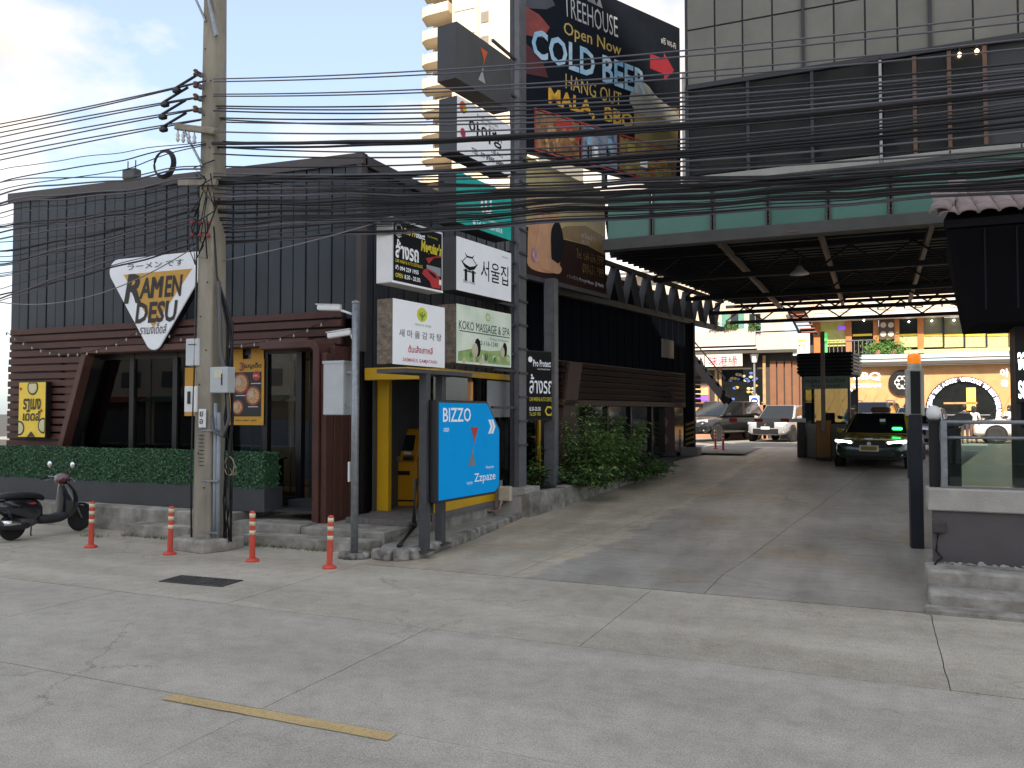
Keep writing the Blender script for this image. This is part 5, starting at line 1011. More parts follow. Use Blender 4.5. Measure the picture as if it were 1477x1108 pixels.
# glass balustrade and beam
gx = [-5.27] + [PY(a, 330, 17.0).x for a in (940, 1028, 1108, 1195, 1285, 1378)] + [2.6, 3.75, 5.0]
for a, b in zip(gx, gx[1:]):
    MB().box(a + .05, 17.0, 5.90, b - .05, 17.02, 6.80).build('glass_panel', M_TEAL, bb, world=True)
    for d in (-.045, .02): MB().box(b + d, 16.95, 5.86, b + d + .03, 17.06, 6.85).build('post', M_BEAM, bb, world=True)
MB().box(-5.3, 16.94, 6.80, 5, 17.06, 6.88).build('handrail', M_BEAM, bb, world=True); MB().box(-5.32, 16.90, 5.64, 5, 17.15, 5.885).build('beam', M_BEAM, bb, world=True, bevel=.01); MB().box(-5.3, 17.16, 6.42, 5, 17.5, 6.5).build('walkway', M_UND, bb, world=True)
MB().box(PY(1135, 335, 16.9).x, 16.89, 5.70, PY(1152, 335, 16.9).x, 16.90, 5.74).build('name_plate', mat('brown_plate', (.12, .07, .05), .5), bb, world=True)
# roof over the driveway: deck, joists, trusses
CX0, CX1, CY1 = -5.35, 7.0, 33.0
def deckx(Y): return lerp(-5.35, -6.55, (Y - 17.16) / 4.3) if Y < 21.46 else lerp(-6.55, -4.95, (Y - 21.46) / 11.6)
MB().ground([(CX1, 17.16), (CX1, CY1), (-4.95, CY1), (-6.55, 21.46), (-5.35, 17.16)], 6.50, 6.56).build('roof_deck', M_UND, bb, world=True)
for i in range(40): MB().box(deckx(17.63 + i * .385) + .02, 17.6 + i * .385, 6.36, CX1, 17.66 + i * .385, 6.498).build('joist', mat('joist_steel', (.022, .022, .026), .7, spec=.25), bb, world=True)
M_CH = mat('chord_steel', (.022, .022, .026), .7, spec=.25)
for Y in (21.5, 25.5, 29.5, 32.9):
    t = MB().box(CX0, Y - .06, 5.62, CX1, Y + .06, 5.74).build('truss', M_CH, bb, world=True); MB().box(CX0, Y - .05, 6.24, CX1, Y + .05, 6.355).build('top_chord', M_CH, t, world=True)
    n = 9
    for i in range(n):
        a, b = lerp(CX0, CX1, i / n), lerp(CX0, CX1, (i + 1) / n); m = (a + b) / 2
        MB().bar((a, Y, 5.74), (m, Y, 6.24), .05, .05, (0, 1, 0)).build('diagonal', M_CH, t, world=True); MB().bar((m, Y, 6.24), (b, Y, 5.74), .05, .05, (0, 1, 0)).build('diagonal', M_CH, t, world=True)
M_RUST = mat('brownish_steel', (.13, .10, .08), .55)
for xa in (-3.3, -1.1, 1.1, 3.3): MB().box(xa - .05, 17.2, 6.08, xa + .05, 32.8, 6.23).build('girder', M_RUST, bb, world=True)
# left lattice truss along the driveway edge and its columns
p0, p1 = Vector((-7.1, 18.9, 0)), Vector((-5.72, 27.9, 0)); du = (p1 - p0).normalized()
lt = MB().bar(p0 + Vector((0, 0, 5.15)), p1 + du * 3.4 + Vector((0, 0, 5.27)), .16, .16).build('lattice_truss', M_BEAM, bb, world=True); MB().bar(p0 + Vector((0, 0, 6.25)), p1 + du * 3.4 + Vector((0, 0, 6.3)), .12, .12).build('top_chord', M_BEAM, lt, world=True)
M_PLT = mat('grey_plate', (.10, .10, .105), .7)
for i in range(11):
    a = p0 + du * (i * 1.1); b = p0 + du * (i * 1.1 + .5); c = p0 + du * (i * 1.1 + 1.0)
    for u, w_ in ((a, b), (c, b)): MB().bar(u + Vector((0, 0, 6.2)), w_ + Vector((0, 0, 5.22)), .05, .20, (1, 0, 0)).build('web_plate', M_PLT, lt, world=True)
for (P, lab) in ((p1, 0),):
    c = MB().box(P.x - .14, P.y - .14, .9, P.x + .14, P.y + .14, 5.2).build('column', M_UND, bb, world=True, bevel=.01)
    MB().box(P.x - .30, P.y - .30, .55, P.x + .30, P.y + .30, 1.05).build('column_base', mat('grey_base', (.22, .21, .2), .8), c, world=True, bevel=.03)
    if lab == 0:
        for k in range(5): MB().add([(P.x - .145, P.y - .145, 1.1 + k * .16), (P.x + .145, P.y - .145, 1.2 + k * .16), (P.x + .145, P.y - .145, 1.28 + k * .16), (P.x - .145, P.y - .145, 1.18 + k * .16)], [(0, 1, 2, 3)]).build('hazard_stripe', mat('hazard_yellow', (.25, .18, .03), .6), c, world=True)
MB().box(5.2, 31.8, .8, 5.5, 32.1, 6.3).build('column', M_UND, bb, world=True)
q = thing('hanging_lamp', tuple(PY(1153, 396, 20.5)), 'round industrial lamp hanging under the bridge roof', 'lamp')
MB().lathe([(.22, 0), (.20, .04), (.10, .12), (.05, .2)], n=18).build('shade', mat('pale_metal_shade', (.45, .46, .45), .4), q, smooth=True); MB().tube([(0, 0, .2), (0, 0, .5)], .02, 6).build('stem', M_BLACK, q); MB().lathe([(0, -.02), (.10, -.01), (.12, .03)], n=12).build('lens', M_WHITE, q, smooth=True)
# ================================================================ slatted side building left of the driveway
s2 = thing('side_building', (-8.2, 24, .5), 'dark navy side building with brown slats beyond the shrubs', 'building')
b0_ = Vector((-7.75, 18.2, 0)); bu = Vector((math.sin(rad(8.5)), math.cos(rad(8.5)), 0)); bn_ = Vector((bu.y, -bu.x, 0))
def sb(u0, u1, z0, z1, d0, d1):       # u along the wall, d outward
    m = MB(); c = [b0_ + bu * u + bn_ * d for u, d in ((u0, d1), (u1, d1), (u1, d0), (u0, d0))]; return m.ground([(p.x, p.y) for p in c], z0, z1)
LEN = 11.6
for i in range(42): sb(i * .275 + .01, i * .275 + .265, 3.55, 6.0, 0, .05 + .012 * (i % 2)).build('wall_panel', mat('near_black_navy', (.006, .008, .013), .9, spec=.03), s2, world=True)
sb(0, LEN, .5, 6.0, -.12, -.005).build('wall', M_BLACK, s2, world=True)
for i in range(6): sb(1.6, LEN + .3, 3.50 - i * .165 - .12, 3.50 - i * .165, .06, .22 + .01 * (i % 2)).build('slat', mat('dim_brown_slat', (.035, .021, .017), .8, spec=.15), s2, world=True)
sb(1.5, LEN + .3, 2.38, 2.52, .06, .30).build('lintel', mat('brown_board', (.085, .05, .036), .7), s2, world=True)
m = MB(); A = [b0_ + bu * u + bn_ * d for u, d in ((1.05, .30), (1.75, .30))]; Bm = [b0_ + bu * u + bn_ * d for u, d in ((1.9, .30), (2.6, .30))]
m.add([(A[0].x, A[0].y, .5), (A[1].x, A[1].y, .5), (Bm[1].x, Bm[1].y, 3.5), (Bm[0].x, Bm[0].y, 3.5)] + [tuple(Vector(q_) - bn_ * .24) for q_ in [(A[0].x, A[0].y, .5), (A[1].x, A[1].y, .5), (Bm[1].x, Bm[1].y, 3.5), (Bm[0].x, Bm[0].y, 3.5)]], [(0, 1, 2, 3), (7, 6, 5, 4), (0, 4, 5, 1), (1, 5, 6, 2), (2, 6, 7, 3), (3, 7, 4, 0)]); m.build('slanted_post', mat('brown_board'), s2, world=True)
for i in range(5):
    u = 3.0 + i * 1.6; sb(u, u + 1.5, .55, 2.36, .0, .012).build('window', M_DKGL, s2, world=True); sb(u + 1.5, u + 1.6, .5, 2.38, -.0, .09).build('mullion', M_BLACK, s2, world=True)
sb(8.5, 9.6, 4.0, 4.6, .07, .11).build('louvre', M_BLACK, s2, world=True)
sb(0, LEN, 5.99, 6.1, -3, .1).build('roof', M_UND, s2, world=True)
# hanging neon letters reflected in the windows are part of the shop name across the car park
# metal stair behind the column
sr = thing('metal_stair', tuple(PY(975, 640, 34)), 'dark steel outdoor stair seen behind the lattice truss', 'stair')
sx0 = PY(955, 470, 34).x; 
for s_ in (0, 1.0): MB().bar((sx0 - .6, 34 + s_, 6.6), (sx0 + 2.6, 34 + s_, 2.6), .08, .26).build('stringer', M_UND, sr, world=True)
for k in range(13): MB().box(sx0 - .65 + k * .25, 34, 6.5 - k * .31, sx0 - .35 + k * .25, 35.0, 6.54 - k * .31).build('tread', M_UND, sr, world=True)
MB().bar((sx0 - .6, 33.95, 7.5), (sx0 + 2.6, 33.95, 3.5), .05, .05).build('handrail', M_UND, sr, world=True)
for k in range(5): MB().bar((sx0 - .5 + k * .75, 33.95, 6.6 - k * .93), (sx0 - .5 + k * .75, 33.95, 7.4 - k * .93), .03, .03).build('baluster', M_UND, sr, world=True)
# standing menu banner
p = PG(955, 658); q = PG(973, 655); mbn = thing('menu_banner', tuple(p), 'tall dark standing menu banner beside the steel column', 'banner', rz=rad(20))
MB().box(-.42, 0, .1, .42, .04, 2.25).build('panel', mat('dark_red_panel', (.06, .022, .018), .5), mbn)
for k in range(3): plate(disc(0, .55 + k * .55, .2), -.002, mat('dim_dish_print', (.20, .12, .09), .5, var=.4, scale=12), mbn, 'dish_print')
MB().box(-.45, -.15, 0, .45, .2, .1).build('base', M_BLACK, mbn); text('MENU', -.3, 2.0, .3, 2.15, mat('gold_letter'), mbn, bold=.01)
# ================================================================ deck with glass railing at the right
dk_ = thing('raised_deck', (1.5, 12, 0), 'raised concrete terrace with brown painted wall right of the driveway', 'terrace')
M_DKW = mat('brown_grey_wall_paint', (.095, .082, .085), .6, var=.12, scale=2, bump=.1); M_CAP = mat('pale_cap_concrete', (.42, .40, .36), .85, var=.15, scale=3, bump=.4)
WY = 11.55
def dkx(y): return .60 + (y - 11.5) * .14
MB().ground([(.60, WY), (9, WY), (9, 30), (dkx(30), 30)], .0, .99).build('wall', M_DKW, dk_, world=True)
for i in range(5): MB().ground([(.55 + i * 2.0 + .004, WY - .05), (.55 + (i + 1) * 2.0 - .004, WY - .05), (.55 + (i + 1) * 2.0 - .004, WY + .45), (.55 + i * 2.0 + .004, WY + .45)], .992, 1.265).build('coping', M_CAP, dk_, world=True, bevel=.015)
MB().ground([(.62, WY + .46), (9, WY + .46), (9, 30), (dkx(30) , 30)], .992, 1.20).build('floor', mat('green_grey_deck', (.10, .125, .11), .35, var=.2, scale=3, streak=1), dk_, world=True)
for i, (y0, y1, z1) in enumerate(((10.95, WY - .004, .36), (10.45, 10.945, .19))):
    for k in range(5): MB().ground([(.50 + k * 1.5 + .004, y0 + .05 * 0), (.50 + (k + 1) * 1.5 - .004, y0), (.50 + (k + 1) * 1.5 - .004, y1), (.50 + k * 1.5 + .004, y1)], -.02, z1 + .004 * (k % 2)).build('step', M_LEDGE, dk_, world=True, bevel=.03, seg=2)
MB().ground([(.45, 10.2), (9, 10.2), (9, 10.445), (.45, 10.445)], -.02, .06).build('kerb', M_LEDGE, dk_, world=True, bevel=.02)
random.seed(4)
gv = MB().lathe([(0, -.5), (.7, -.3), (1, 0), (.6, .4), (0, .5)], n=6).mesh('pebble', mat('pebble', (.34, .33, .31), .9, var=.3))
for i in range(70): s_ = random.uniform(.015, .045); inst('pebble', gv, dk_, (random.uniform(.6, 3) - 1.5, WY - random.uniform(.02, .14) - 12, .365), (random.random(), 0, random.random() * 6), (s_, s_, s_ * .7))
MB().box(.60, WY - .06, .72, .74, WY - .004, .86).build('switch_box', mat('dark_plastic', (.06, .055, .055), .5), dk_, world=True, bevel=.01); MB().tube([(.66, WY - .03, .72), (.64, WY - .03, .5), (.70, WY - .04, .42), (.62, WY - .2, .38), (.55, WY - .5, .2), (.53, WY - .62, .02)], .014, 6).build('cable', M_BLACK, dk_, world=True, smooth=True)
rl_ = thing('glass_railing', (1.6, WY + .1, 1.26), 'steel railing with clear glass panels on the terrace edge', 'railing')
for i in range(4):
    a = .75 + i * 1.45; MB().box(a - .035, WY + .06, 1.26, a + .035, WY + .13, 2.08).build('post', M_STEEL, rl_, world=True)
    MB().box(a + .06, WY + .09, 1.30, a + 1.39, WY + .10, 1.86).build('glass_panel', glass('clear_green_glass', (.72, .84, .79), 1.5), rl_, world=True)
MB().tube([(.72, WY + .095, 2.08), (6, WY + .095, 2.08)], .026, 10).build('top_rail', M_STEEL, rl_, world=True, smooth=True); MB().tube([(.72, WY + .095, 1.89), (6, WY + .095, 1.89)], .02, 10).build('middle_rail', M_STEEL, rl_, world=True, smooth=True)
gl_ = thing('globe_lamp', (.64, WY + .22, 1.26), 'white globe lamp on a dark post at the terrace corner', 'lamp')
MB().box(-.05, -.05, 0, .07, .07, .82).build('post', M_BLACK, gl_); MB().box(-.07, -.07, .82, .09, .09, .85).build('collar', M_BLACK, gl_); MB().lathe([(0, .84), (.06, .85), (.088, .90), (.09, .94), (.075, .99), (.04, 1.02), (0, 1.03)], (.01, .01, 0), 18).build('globe', mat('opal_globe', (.80, .80, .80), .25, var=.02), gl_, smooth=True)
pc = thing('planter_box', (.82, WY + .7, 1.2), 'black box planter on the terrace behind the globe lamp', 'planter'); MB().box(-.02, 0, 0, .17, .9, .80).build('box', M_BLACK, pc); MB().bar((.02, .0, .84), (.30, 1.0, .93), .22, .12).build('cover', mat('dark_canvas', (.04, .04, .045), .7), pc, bevel=.04)
# barrier signal post with orange beacon
q = PG(1323, 790); sp_ = thing('barrier_signal', (q.x, q.y, q.z), 'tall dark barrier post topped by an orange beacon light', 'signal post', rz=rad(4))
def bh(py): return (PY(1318, py, q.y).z - q.z)
MB().box(-.10, -.12, 0, .09, .10, bh(598)).build('post', mat('navy_black_post', (.022, .026, .034), .45), sp_, bevel=.01); MB().box(-.12, -.10, bh(690), -.10, .08, bh(620)).build('side_fin', mat('navy_black_post'), sp_) 
MB().box(-.13, -.10, bh(600), .13, .12, bh(533)).build('light_box', mat('ivory_panel', (.62, .62, .56), .5), sp_, bevel=.01); MB().box(-.07, -.115, bh(597), .07, -.101, bh(536)).build('lens_strip', M_BLACK, sp_)
MB().lathe([(.10, bh(533)), (.105, bh(528)), (.10, bh(525))], n=18).build('beacon_base', mat('ivory_panel'), sp_); MB().lathe([(.10, bh(525)), (.10, bh(514)), (.085, bh(511)), (.0, bh(510))], n=18).build('beacon', mat('orange_lens', (.80, .22, .02), .2, emit=.25), sp_, smooth=True)
# tiled porch roof above the terrace, and dark pillar with lit letters
pr = thing('tiled_porch', (2.0, 12.2, 1.2), 'porch with grey-pink clay tiles and dark boarded end above the terrace', 'porch')
ez = PY(1348, 318, 12.0).z; M_CLAY = mat('pinkish_clay_tile', (.26, .20, .185), .75, var=.25, scale=6, bump=.3); ex = PY(1348, 318, 12.0).x
tm = MB(); n = 8; vv = []
for i in range(n + 1): t = math.pi * i / n; vv += [(.115 * math.cos(t), 0, .055 * math.sin(t)), (.115 * math.cos(t), .36, .055 * math.sin(t) + .012)]
tm.add(vv, [(2 * i, 2 * i + 1, 2 * i + 3, 2 * i + 2) for i in range(n)]); vi = [(a * .85, b, c * .85 - .006) for a, b, c in vv]; tm.add(vi, [(2 * i, 2 * i + 2, 2 * i + 3, 2 * i + 1) for i in range(n)])
o_ = len(vv); tm.f += [[2 * i, 2 * i + 2, o_ + 2 * i + 2, o_ + 2 * i] for i in range(n)]; tm.mi += [0] * n
tme = tm.mesh('roof_tile', M_CLAY, True)
for r_ in range(6):
    for c_ in range(14): inst('roof_tile', tme, pr, (ex + .15 + c_ * .225 - 2.0, 11.85 + r_ * .31 - 12.2, ez + .02 + r_ * .13 - 1.2 + .004 * ((c_ * 3 + r_) % 3)), (rad(22), 0, 0))
for r_ in range(6): inst('hip_tile', tme, pr, (ex + .05 + r_ * .06 - 2.0, 11.86 + r_ * .30 - 12.2, ez + .07 + r_ * .13 - 1.2), (rad(24), 0, rad(-8)), (1.1, 1.0, 1.2))
for r_ in range(5): inst('hip_tile', tme, pr, (ex + .10 + r_ * .30 - 2.0, 11.86 - 12.2, ez + .06 + r_ * .045 - 1.2), (rad(6), rad(0), rad(-90)), (1, 1, 1)) if False else None
MB().ground([(ex + .10, 11.95), (6, 11.95), (6, 14.2), (ex + .5, 14.2)], ez - .12, lambda x_, y_: ez - .02 + (y_ - 11.95) * .42).build('roof_board', M_UND, pr, world=True)
xb = PY(1400, 470, 13.4).x
MB().add([(ex + .14, 11.97, ez - .14), (5, 11.97, ez - .14), (5, 14.0, ez - .14), (xb - .25, 14.0, ez - .14), (ex + .50, 12.2, 3.36), (5, 12.2, 3.36), (5, 14.0, 3.36), (xb - .05, 14.0, 3.36)], [(0, 4, 5, 1), (0, 3, 7, 4), (4, 7, 6, 5), (0, 1, 2, 3), (1, 5, 6, 2), (2, 6, 7, 3)]).build('boarded_end', mat('near_black_board', (.008, .008, .010), .9, spec=.03), pr, world=True)
for k in range(3): a = ex + .55 + k * .35; MB().box(a, 11.955, 3.5, a + .02, 11.965, ez - .16).build('batten', M_UND, pr, world=True)
xp = PY(1462, 560, 13.2).x
MB().box(xp, 13.0, 1.2, xp + .5, 13.5, 3.4).build('pillar', mat('dark_pillar', (.03, .026, .024), .6), pr, world=True); MB().box(xp + .06, 12.99, 2.0, xp + .10, 12.999, 3.0).build('pilaster', M_UND, pr, world=True)
lsn = thing('lit_letter_sign', tuple(PY(1469, 575, 12.95)), 'small lit white lettering at the right edge pillar', 'sign'); text('จอด\nรถ', 0, 0, .16, .62, emitm('lit_white', (.85, .92, .95), 1.2), lsn, bold=.03); MB().box(-.03, .0, -.05, .22, .03, .67).build('panel', M_BLACK, lsn)
# ================================================================ far apartment tower
at = thing('apartment_tower', tuple((-45, 90, 0)), 'tall cream apartment tower with curved balconies behind the signs', 'building')
M_TC = mat('cream_render', (.60, .52, .40), .85, var=.06, scale=.2); M_TD = mat('recess_dark', (.22, .19, .16), .8)
xl, xm, xr_ = PY(604, 100, 88).x, PY(652, 100, 88).x, PY(742, 100, 88).x
MB().box(xm, 88, 0, xr_ + 3, 104, 64).build('wall', M_TC, at, world=True); MB().box(xl + .9, 90, 0, xm - .01, 104, 64).build('wall', M_TC, at, world=True)
MB().box(xm + 3.3, 87.9, 0, xm + 3.6, 88, 64).build('rib', M_TC, at, world=True)
n_ = 0; z = 24.0
while z < 62:
    pts = [(xl, 90.0)] + [(xl + .4 + 1.6 * (1 - math.cos(t)), 88.3 - 1.1 * math.sin(t) * 1.0) for t in [rad(10 * i) for i in range(0, 10)]] + [(xm - .02, 87.0), (xm - .02, 90.0)]
    bl_ = MB().ground(pts, z, z + 1.15).build('balcony', M_TC, at, world=True); MB().box(xl + 1.2, 89.9, z + 1.2, xm - .5, 89.99, z + 2.7).build('balcony_door', M_TD, bl_, world=True)
    for k in range(4): MB().box(xl + .8 + k * .8, 87.6, z + 1.15, xl + .85 + k * .8, 87.65, z + 1.45).build('baluster', M_TC, bl_, world=True)
    MB().box(xm + 3.9, 87.93, z + 1.0, xm + 4.9, 87.99, z + 2.3).build('window', M_TD, at, world=True); MB().box(xm + .3, 87.95, z + .05, xm + 3.1, 87.995, z + .12).build('string_course', M_TD, at, world=True)
    z += 2.95
# ================================================================ car park: cars, booth, people, shops behind
M_TINT = mat('tinted_car_glass', (.010, .013, .016), .06, spec=.7); M_HEAD = mat('headlamp_lens', (.55, .58, .62), .1, coat=1); M_DRL = emitm('daytime_lamp', (1, .95, .88), 2.5)
def car(name, label, loc, rz, L, W, H, colr, kind='suv', upper=None, grille=.12, cat='car', group='cars in the car park', lit=False):
    c = thing(name, loc, label, cat, rz, group); w = W / 2
    paint_ = mat(name + str(colr), colr, .28, metal=.25, var=.04, coat=1); up_ = mat(name + 'upper' + str(upper), upper, .25, var=.04, coat=1) if upper else paint_
    st = [(-.5, .80, .34, .52), (-.485, .92, .24, .60), (-.43, .98, .18, .635), (-.2, 1, .17, .63), (.1, 1, .17, .625), (.22, 1, .17, .62), (.33, .99, .17, .60), (.42, .96, .175, .565), (.47, .90, .18, .535), (.493, .80, .20, .47), (.5, .62, .23, .40)]
    if kind == 'sedan': st = [(a, b, z0, z1 - (.02 if a > .2 else 0)) for a, b, z0, z1 in st]
    rings = [oval(a * L, (z0 + z1) / 2 * H, b * w, (z1 - z0) / 2 * H, 20, 4.2) for a, b, z0, z1 in st]
    m = loft(rings); me_mats = [paint_, up_]
    if upper:
        for i, f in enumerate(m.f):
            if sum(m.v[k][2] for k in f) / len(f) > .475 * H: m.mi[i] = 1
    m.build('body', me_mats, c, smooth=True, subsurf=1)
    R = .215 * H if kind != 'pickup' else .21 * H
    for sx in (.315, -.30):
        for sy in (-1, 1):
            MB().lathe([(R * 1.16, -.02), (R * 1.16, .012)], (sx * L, sy * w * .985, R * 1.02), 20, 'y').build('wheel_arch', M_BLACK, c); wheel(c, sx * L, sy * (w - .085), R, R, .21, 5, .3, M_STEEL)
    zb = .60 * H; xf, rf, rr, xr2 = {'sedan': (.235, .06, -.24, -.42), 'suv': (.235, .075, -.39, -.475), 'pickup': (.20, .06, -.10, -.15)}[kind]
    A = [(xf * L, .90 * w, zb), (rf * L, .72 * w, H * .985), (rr * L, .72 * w, H * .985), (xr2 * L, .90 * w, zb)]
    V_ = [Vector((a, -b, z)) for a, b, z in A] + [Vector((a, b, z)) for a, b, z in A]
    MB().add(V_, [(0, 1, 5, 4), (1, 2, 6, 5), (2, 3, 7, 6), (3, 2, 1, 0), (4, 5, 6, 7), (0, 4, 7, 3)]).build('cabin', up_, c, bevel=.09, seg=3, auto=50)
    def pane(nm, a, b, c_, d, s_=.88, off=.012):
        cen = (a + b + c_ + d) / 4; n_ = (b - a).cross(d - a).normalized(); n_ = n_ if n_.dot(cen - Vector((-.1 * L, 0, .75 * H))) > 0 else -n_; q = [cen + (p - cen) * s_ + n_ * off for p in (a, b, c_, d)]; MB().add(q, [(0, 1, 2, 3)]).build(nm, M_TINT, c)
    pane('windscreen', V_[4], V_[0], V_[1], V_[5], .90); pane('rear_window', V_[3], V_[7], V_[6], V_[2])
    for o_, sg in ((0, 1), (4, -1)):
        a, b, c_, d = V_[o_ + 3], V_[o_], V_[o_ + 1], V_[o_ + 2]; m1, m2 = (a + b) / 2, (c_ + d) / 2
        for qd in ((a, m1, m2, d), (m1, b, c_, m2)): pane('side_window', *(qd if sg > 0 else qd[::-1]), .86)
    for s_ in (-1, 1):
        MB().bar((.488 * L, s_ * .46 * w, .475 * H), (.445 * L, s_ * .93 * w, .50 * H), .06, (.042 if lit else .075) * H).build('headlight', M_DRL if lit else M_HEAD, c, bevel=.02)
        MB().bar((.487 * L, s_ * .72 * w, .27 * H), (.478 * L, s_ * .84 * w, .275 * H), .03, .05).build('fog_lamp', M_HEAD, c)
        mr = MB().bar((.17 * L, s_ * .93 * w, .64 * H), (.165 * L, s_ * 1.13 * w, .665 * H), .12, .13).build('mirror', up_ if upper else paint_, c, bevel=.03, seg=2)
        MB().bar((-.495 * L, s_ * .5 * w, .53 * H), (-.47 * L, s_ * .92 * w, .54 * H), .05, .10).build('tail_light', mat('red_lens'), c, bevel=.02)
        for xx in (.02, -.18): MB().box(xx * L, s_ * w * 1.0 - .012, .545 * H, xx * L + .16, s_ * w * 1.0 + .012, .56 * H).build('door_handle', M_CHR if kind == 'pickup' else paint_, c)
    MB().bar((.5 * L - .012, -.42 * w, .45 * H), (.5 * L - .012, .42 * w, .45 * H), .03, grille * H).build('grille', M_BLACK, c, bevel=.02); MB().bar((.5 * L - .02, -.60 * w, .285 * H), (.5 * L - .02, .60 * w, .285 * H), .05, (.15 if kind == 'suv' else .09) * H).build('lower_intake', M_BLACK, c, bevel=.02)
    MB().box(.5 * L + .005, -.20, .34 * H, .5 * L + .02, .20, .34 * H + .12).build('number_plate', M_WHITE, c); MB().lathe([(.055, 0), (.055, .012)], (.5 * L + .004, 0, .46 * H), 14, 'x').build('badge', M_CHR, c)
    return c
def hd(ang): return rad(-90 - ang)      # nose towards the camera, turned ang degrees to the left of the picture
p = PG(1254, 679); t = car('taxi', 'green and yellow taxi with headlamps on driving out under the bridge', tuple(p + DU * 2.35), hd(8), 4.7, 1.95, 1.58, (.008, .028, .016), 'sedan', (.34, .24, .012), group='cars in the car park', lit=True, cat='taxi')
MB().box(-.05, -.26, 1.57, .22, .26, 1.72).build('roof_sign', mat('dark_amber_sign', (.10, .035, .012), .4), t, bevel=.05, seg=2)
MB().box(.91, .40, 1.06, .95, .66, 1.15).build('meter_lamp', emitm('green_lamp', (.02, .9, .12), 2.5), t, bevel=.02)
MB().box(.66, .05, 1.30, .70, .19, 1.38).build('sticker', M_WHITE, t); MB().box(2.358, -.24, .52, 2.375, .24, .68).build('plate_frame', mat('cream_label'), t); MB().box(2.376, -.20, .545, 2.38, .20, .655).build('taxi_plate', mat('dull_yellow', (.25, .18, .03), .5), t)
def place(px_, py_): return tuple(PZ(px_, py_, .85))
car('pickup_truck', 'dark grey double-cab pickup parked left of the entrance', tuple(Vector(place(1000, 637)) + Vector((.9, 2.2, 0))), hd(24), 5.4, 1.95, 1.92, (.018, .018, .019), 'suv', grille=.14, cat='pickup')
car('silver_suv', 'silver grey compact SUV behind the barrier arm', tuple(Vector(place(1107, 638)) + Vector((.5, 2.1, 0))), hd(15), 4.5, 1.98, 1.72, (.36, .36, .38), 'suv', grille=.16)
car('red_car', 'small red-brown hatchback between the pickup and the silver SUV', (PY(1069, 600, 45).x, 45, .85), hd(-165), 4.0, 1.75, 1.55, (.22, .04, .03), 'suv')
cc = car('dark_suv', 'dark SUV with roof rails waiting behind the taxi', (PY(1256, 600, 33.5).x, 35.2, .85), hd(10), 4.6, 1.9, 1.78, (.10, .10, .10), 'suv')
for s_ in (-.6, .6): MB().tube([(-1.5, s_, 1.76), (-1.4, s_, 1.82), (.1, s_, 1.82), (.2, s_, 1.76)], .02, 6).build('roof_rail', M_STEEL, cc, smooth=True)
car('silver_sedan', 'pale silver car half hidden behind the barrier signal post', (PY(1330, 600, 31).x, 32.5, .85), hd(8), 4.4, 1.85, 1.55, (.42, .46, .50), 'sedan')
car('white_suv', 'white SUV parked side-on at the right edge', (PY(1477, 620, 42).x + .3, 42, .85), rad(180), 4.6, 1.9, 1.75, (.70, .70, .68), 'suv')
# ---------------------------------------------------------------- ticket booth and barrier
p = PZ(1192, 660, .79); kb_ = thing('ticket_booth', tuple(p), 'small glazed ticket booth with louvred roof at the car park barrier', 'booth', rz=rad(-8))
BW, BD, BH = .72, 1.5, 2.55
MB().box(-BW, 0, 0, BW, BD, 1.05).build('base_wall', mat('grey_green_panel', (.42, .43, .38), .6), kb_, bevel=.01)
for a, b in ((-BW, 0), (BW - .07, 0), (-BW, BD - .07), (BW - .07, BD - .07)): MB().box(a, b, 1.05, a + .07, b + .07, BH).build('post', M_POST2, kb_)
bg_ = glass('booth_glass', (.45, .52, .48), 1.5)
MB().box(-BW + .07, .02, 1.05, BW - .07, .03, 2.15).build('front_pane', bg_, kb_); MB().box(BW - .03, .07, 1.05, BW - .02, BD - .07, 2.15).build('side_pane', bg_, kb_); MB().box(-BW + .02, .07, 1.05, -BW + .03, BD - .07, 2.15).build('side_pane', bg_, kb_)
MB().box(-BW + .05, -.01, 2.15, BW - .05, .04, BH).build('sign_panel', mat('sage_panel', (.20, .26, .22), .6), kb_); text('กรุณารับบัตร', -BW + .12, 2.3, BW - .12, 2.48, M_BLACK, kb_, y=-.02, bold=.01); text('หยุดตรวจ', -BW + .3, 2.18, BW - .3, 2.27, M_BLACK, kb_, y=-.02, bold=.01)
MB().box(-BW - .05, -.05, BH, BW + .05, BD + .05, BH + .06).build('roof', M_UND, kb_)
for k in range(6): MB().box(-BW - .12, -.12, BH + .10 + k * .11, BW + .12, -.08, BH + .17 + k * .11).build('louvre_slat', M_UND, kb_); MB().box(BW + .08, -.08, BH + .10 + k * .11, BW + .12, BD, BH + .17 + k * .11).build('louvre_slat', M_POST2, kb_)
MB().box(-BW - .1, -.06, BH + .06, BW + .06, BD, BH + .74).build('roof_box', M_BLACK, kb_)
MB().box(-.5, .5, 1.05, .4, 1.2, 1.1).build('desk', M_POST2, kb_); MB().box(-.2, .6, 1.1, .15, .65, 1.4).build('monitor', M_BLACK, kb_)
q = PZ(1189, 663, .78); bx1 = thing('barrier_machine', tuple(q), 'yellow-brown barrier cabinet with its arm raised beside the booth', 'barrier')
MB().box(-.22, -.15, .06, .20, .15, 1.18).build('cabinet', mat('dull_amber_enamel', (.30, .13, .015), .45), bx1, bevel=.02); MB().box(-.24, -.17, 0, .22, .17, .06).build('base', M_BLACK, bx1); MB().box(-.06, -.24, .85, .06, -.16, 3.85).build('arm', mat('grey_brown_arm', (.16, .13, .11), .5), bx1); MB().lathe([(.07, -.2), (.07, -.15)], (0, 0, 1.0), 12, 'y').build('pivot', M_STEEL, bx1)
q = PZ(1155, 660, .79); bx2 = thing('parking_barrier', (q.x, q.y + .3, q.z), 'white horizontal barrier arm in front of the silver SUV', 'barrier')
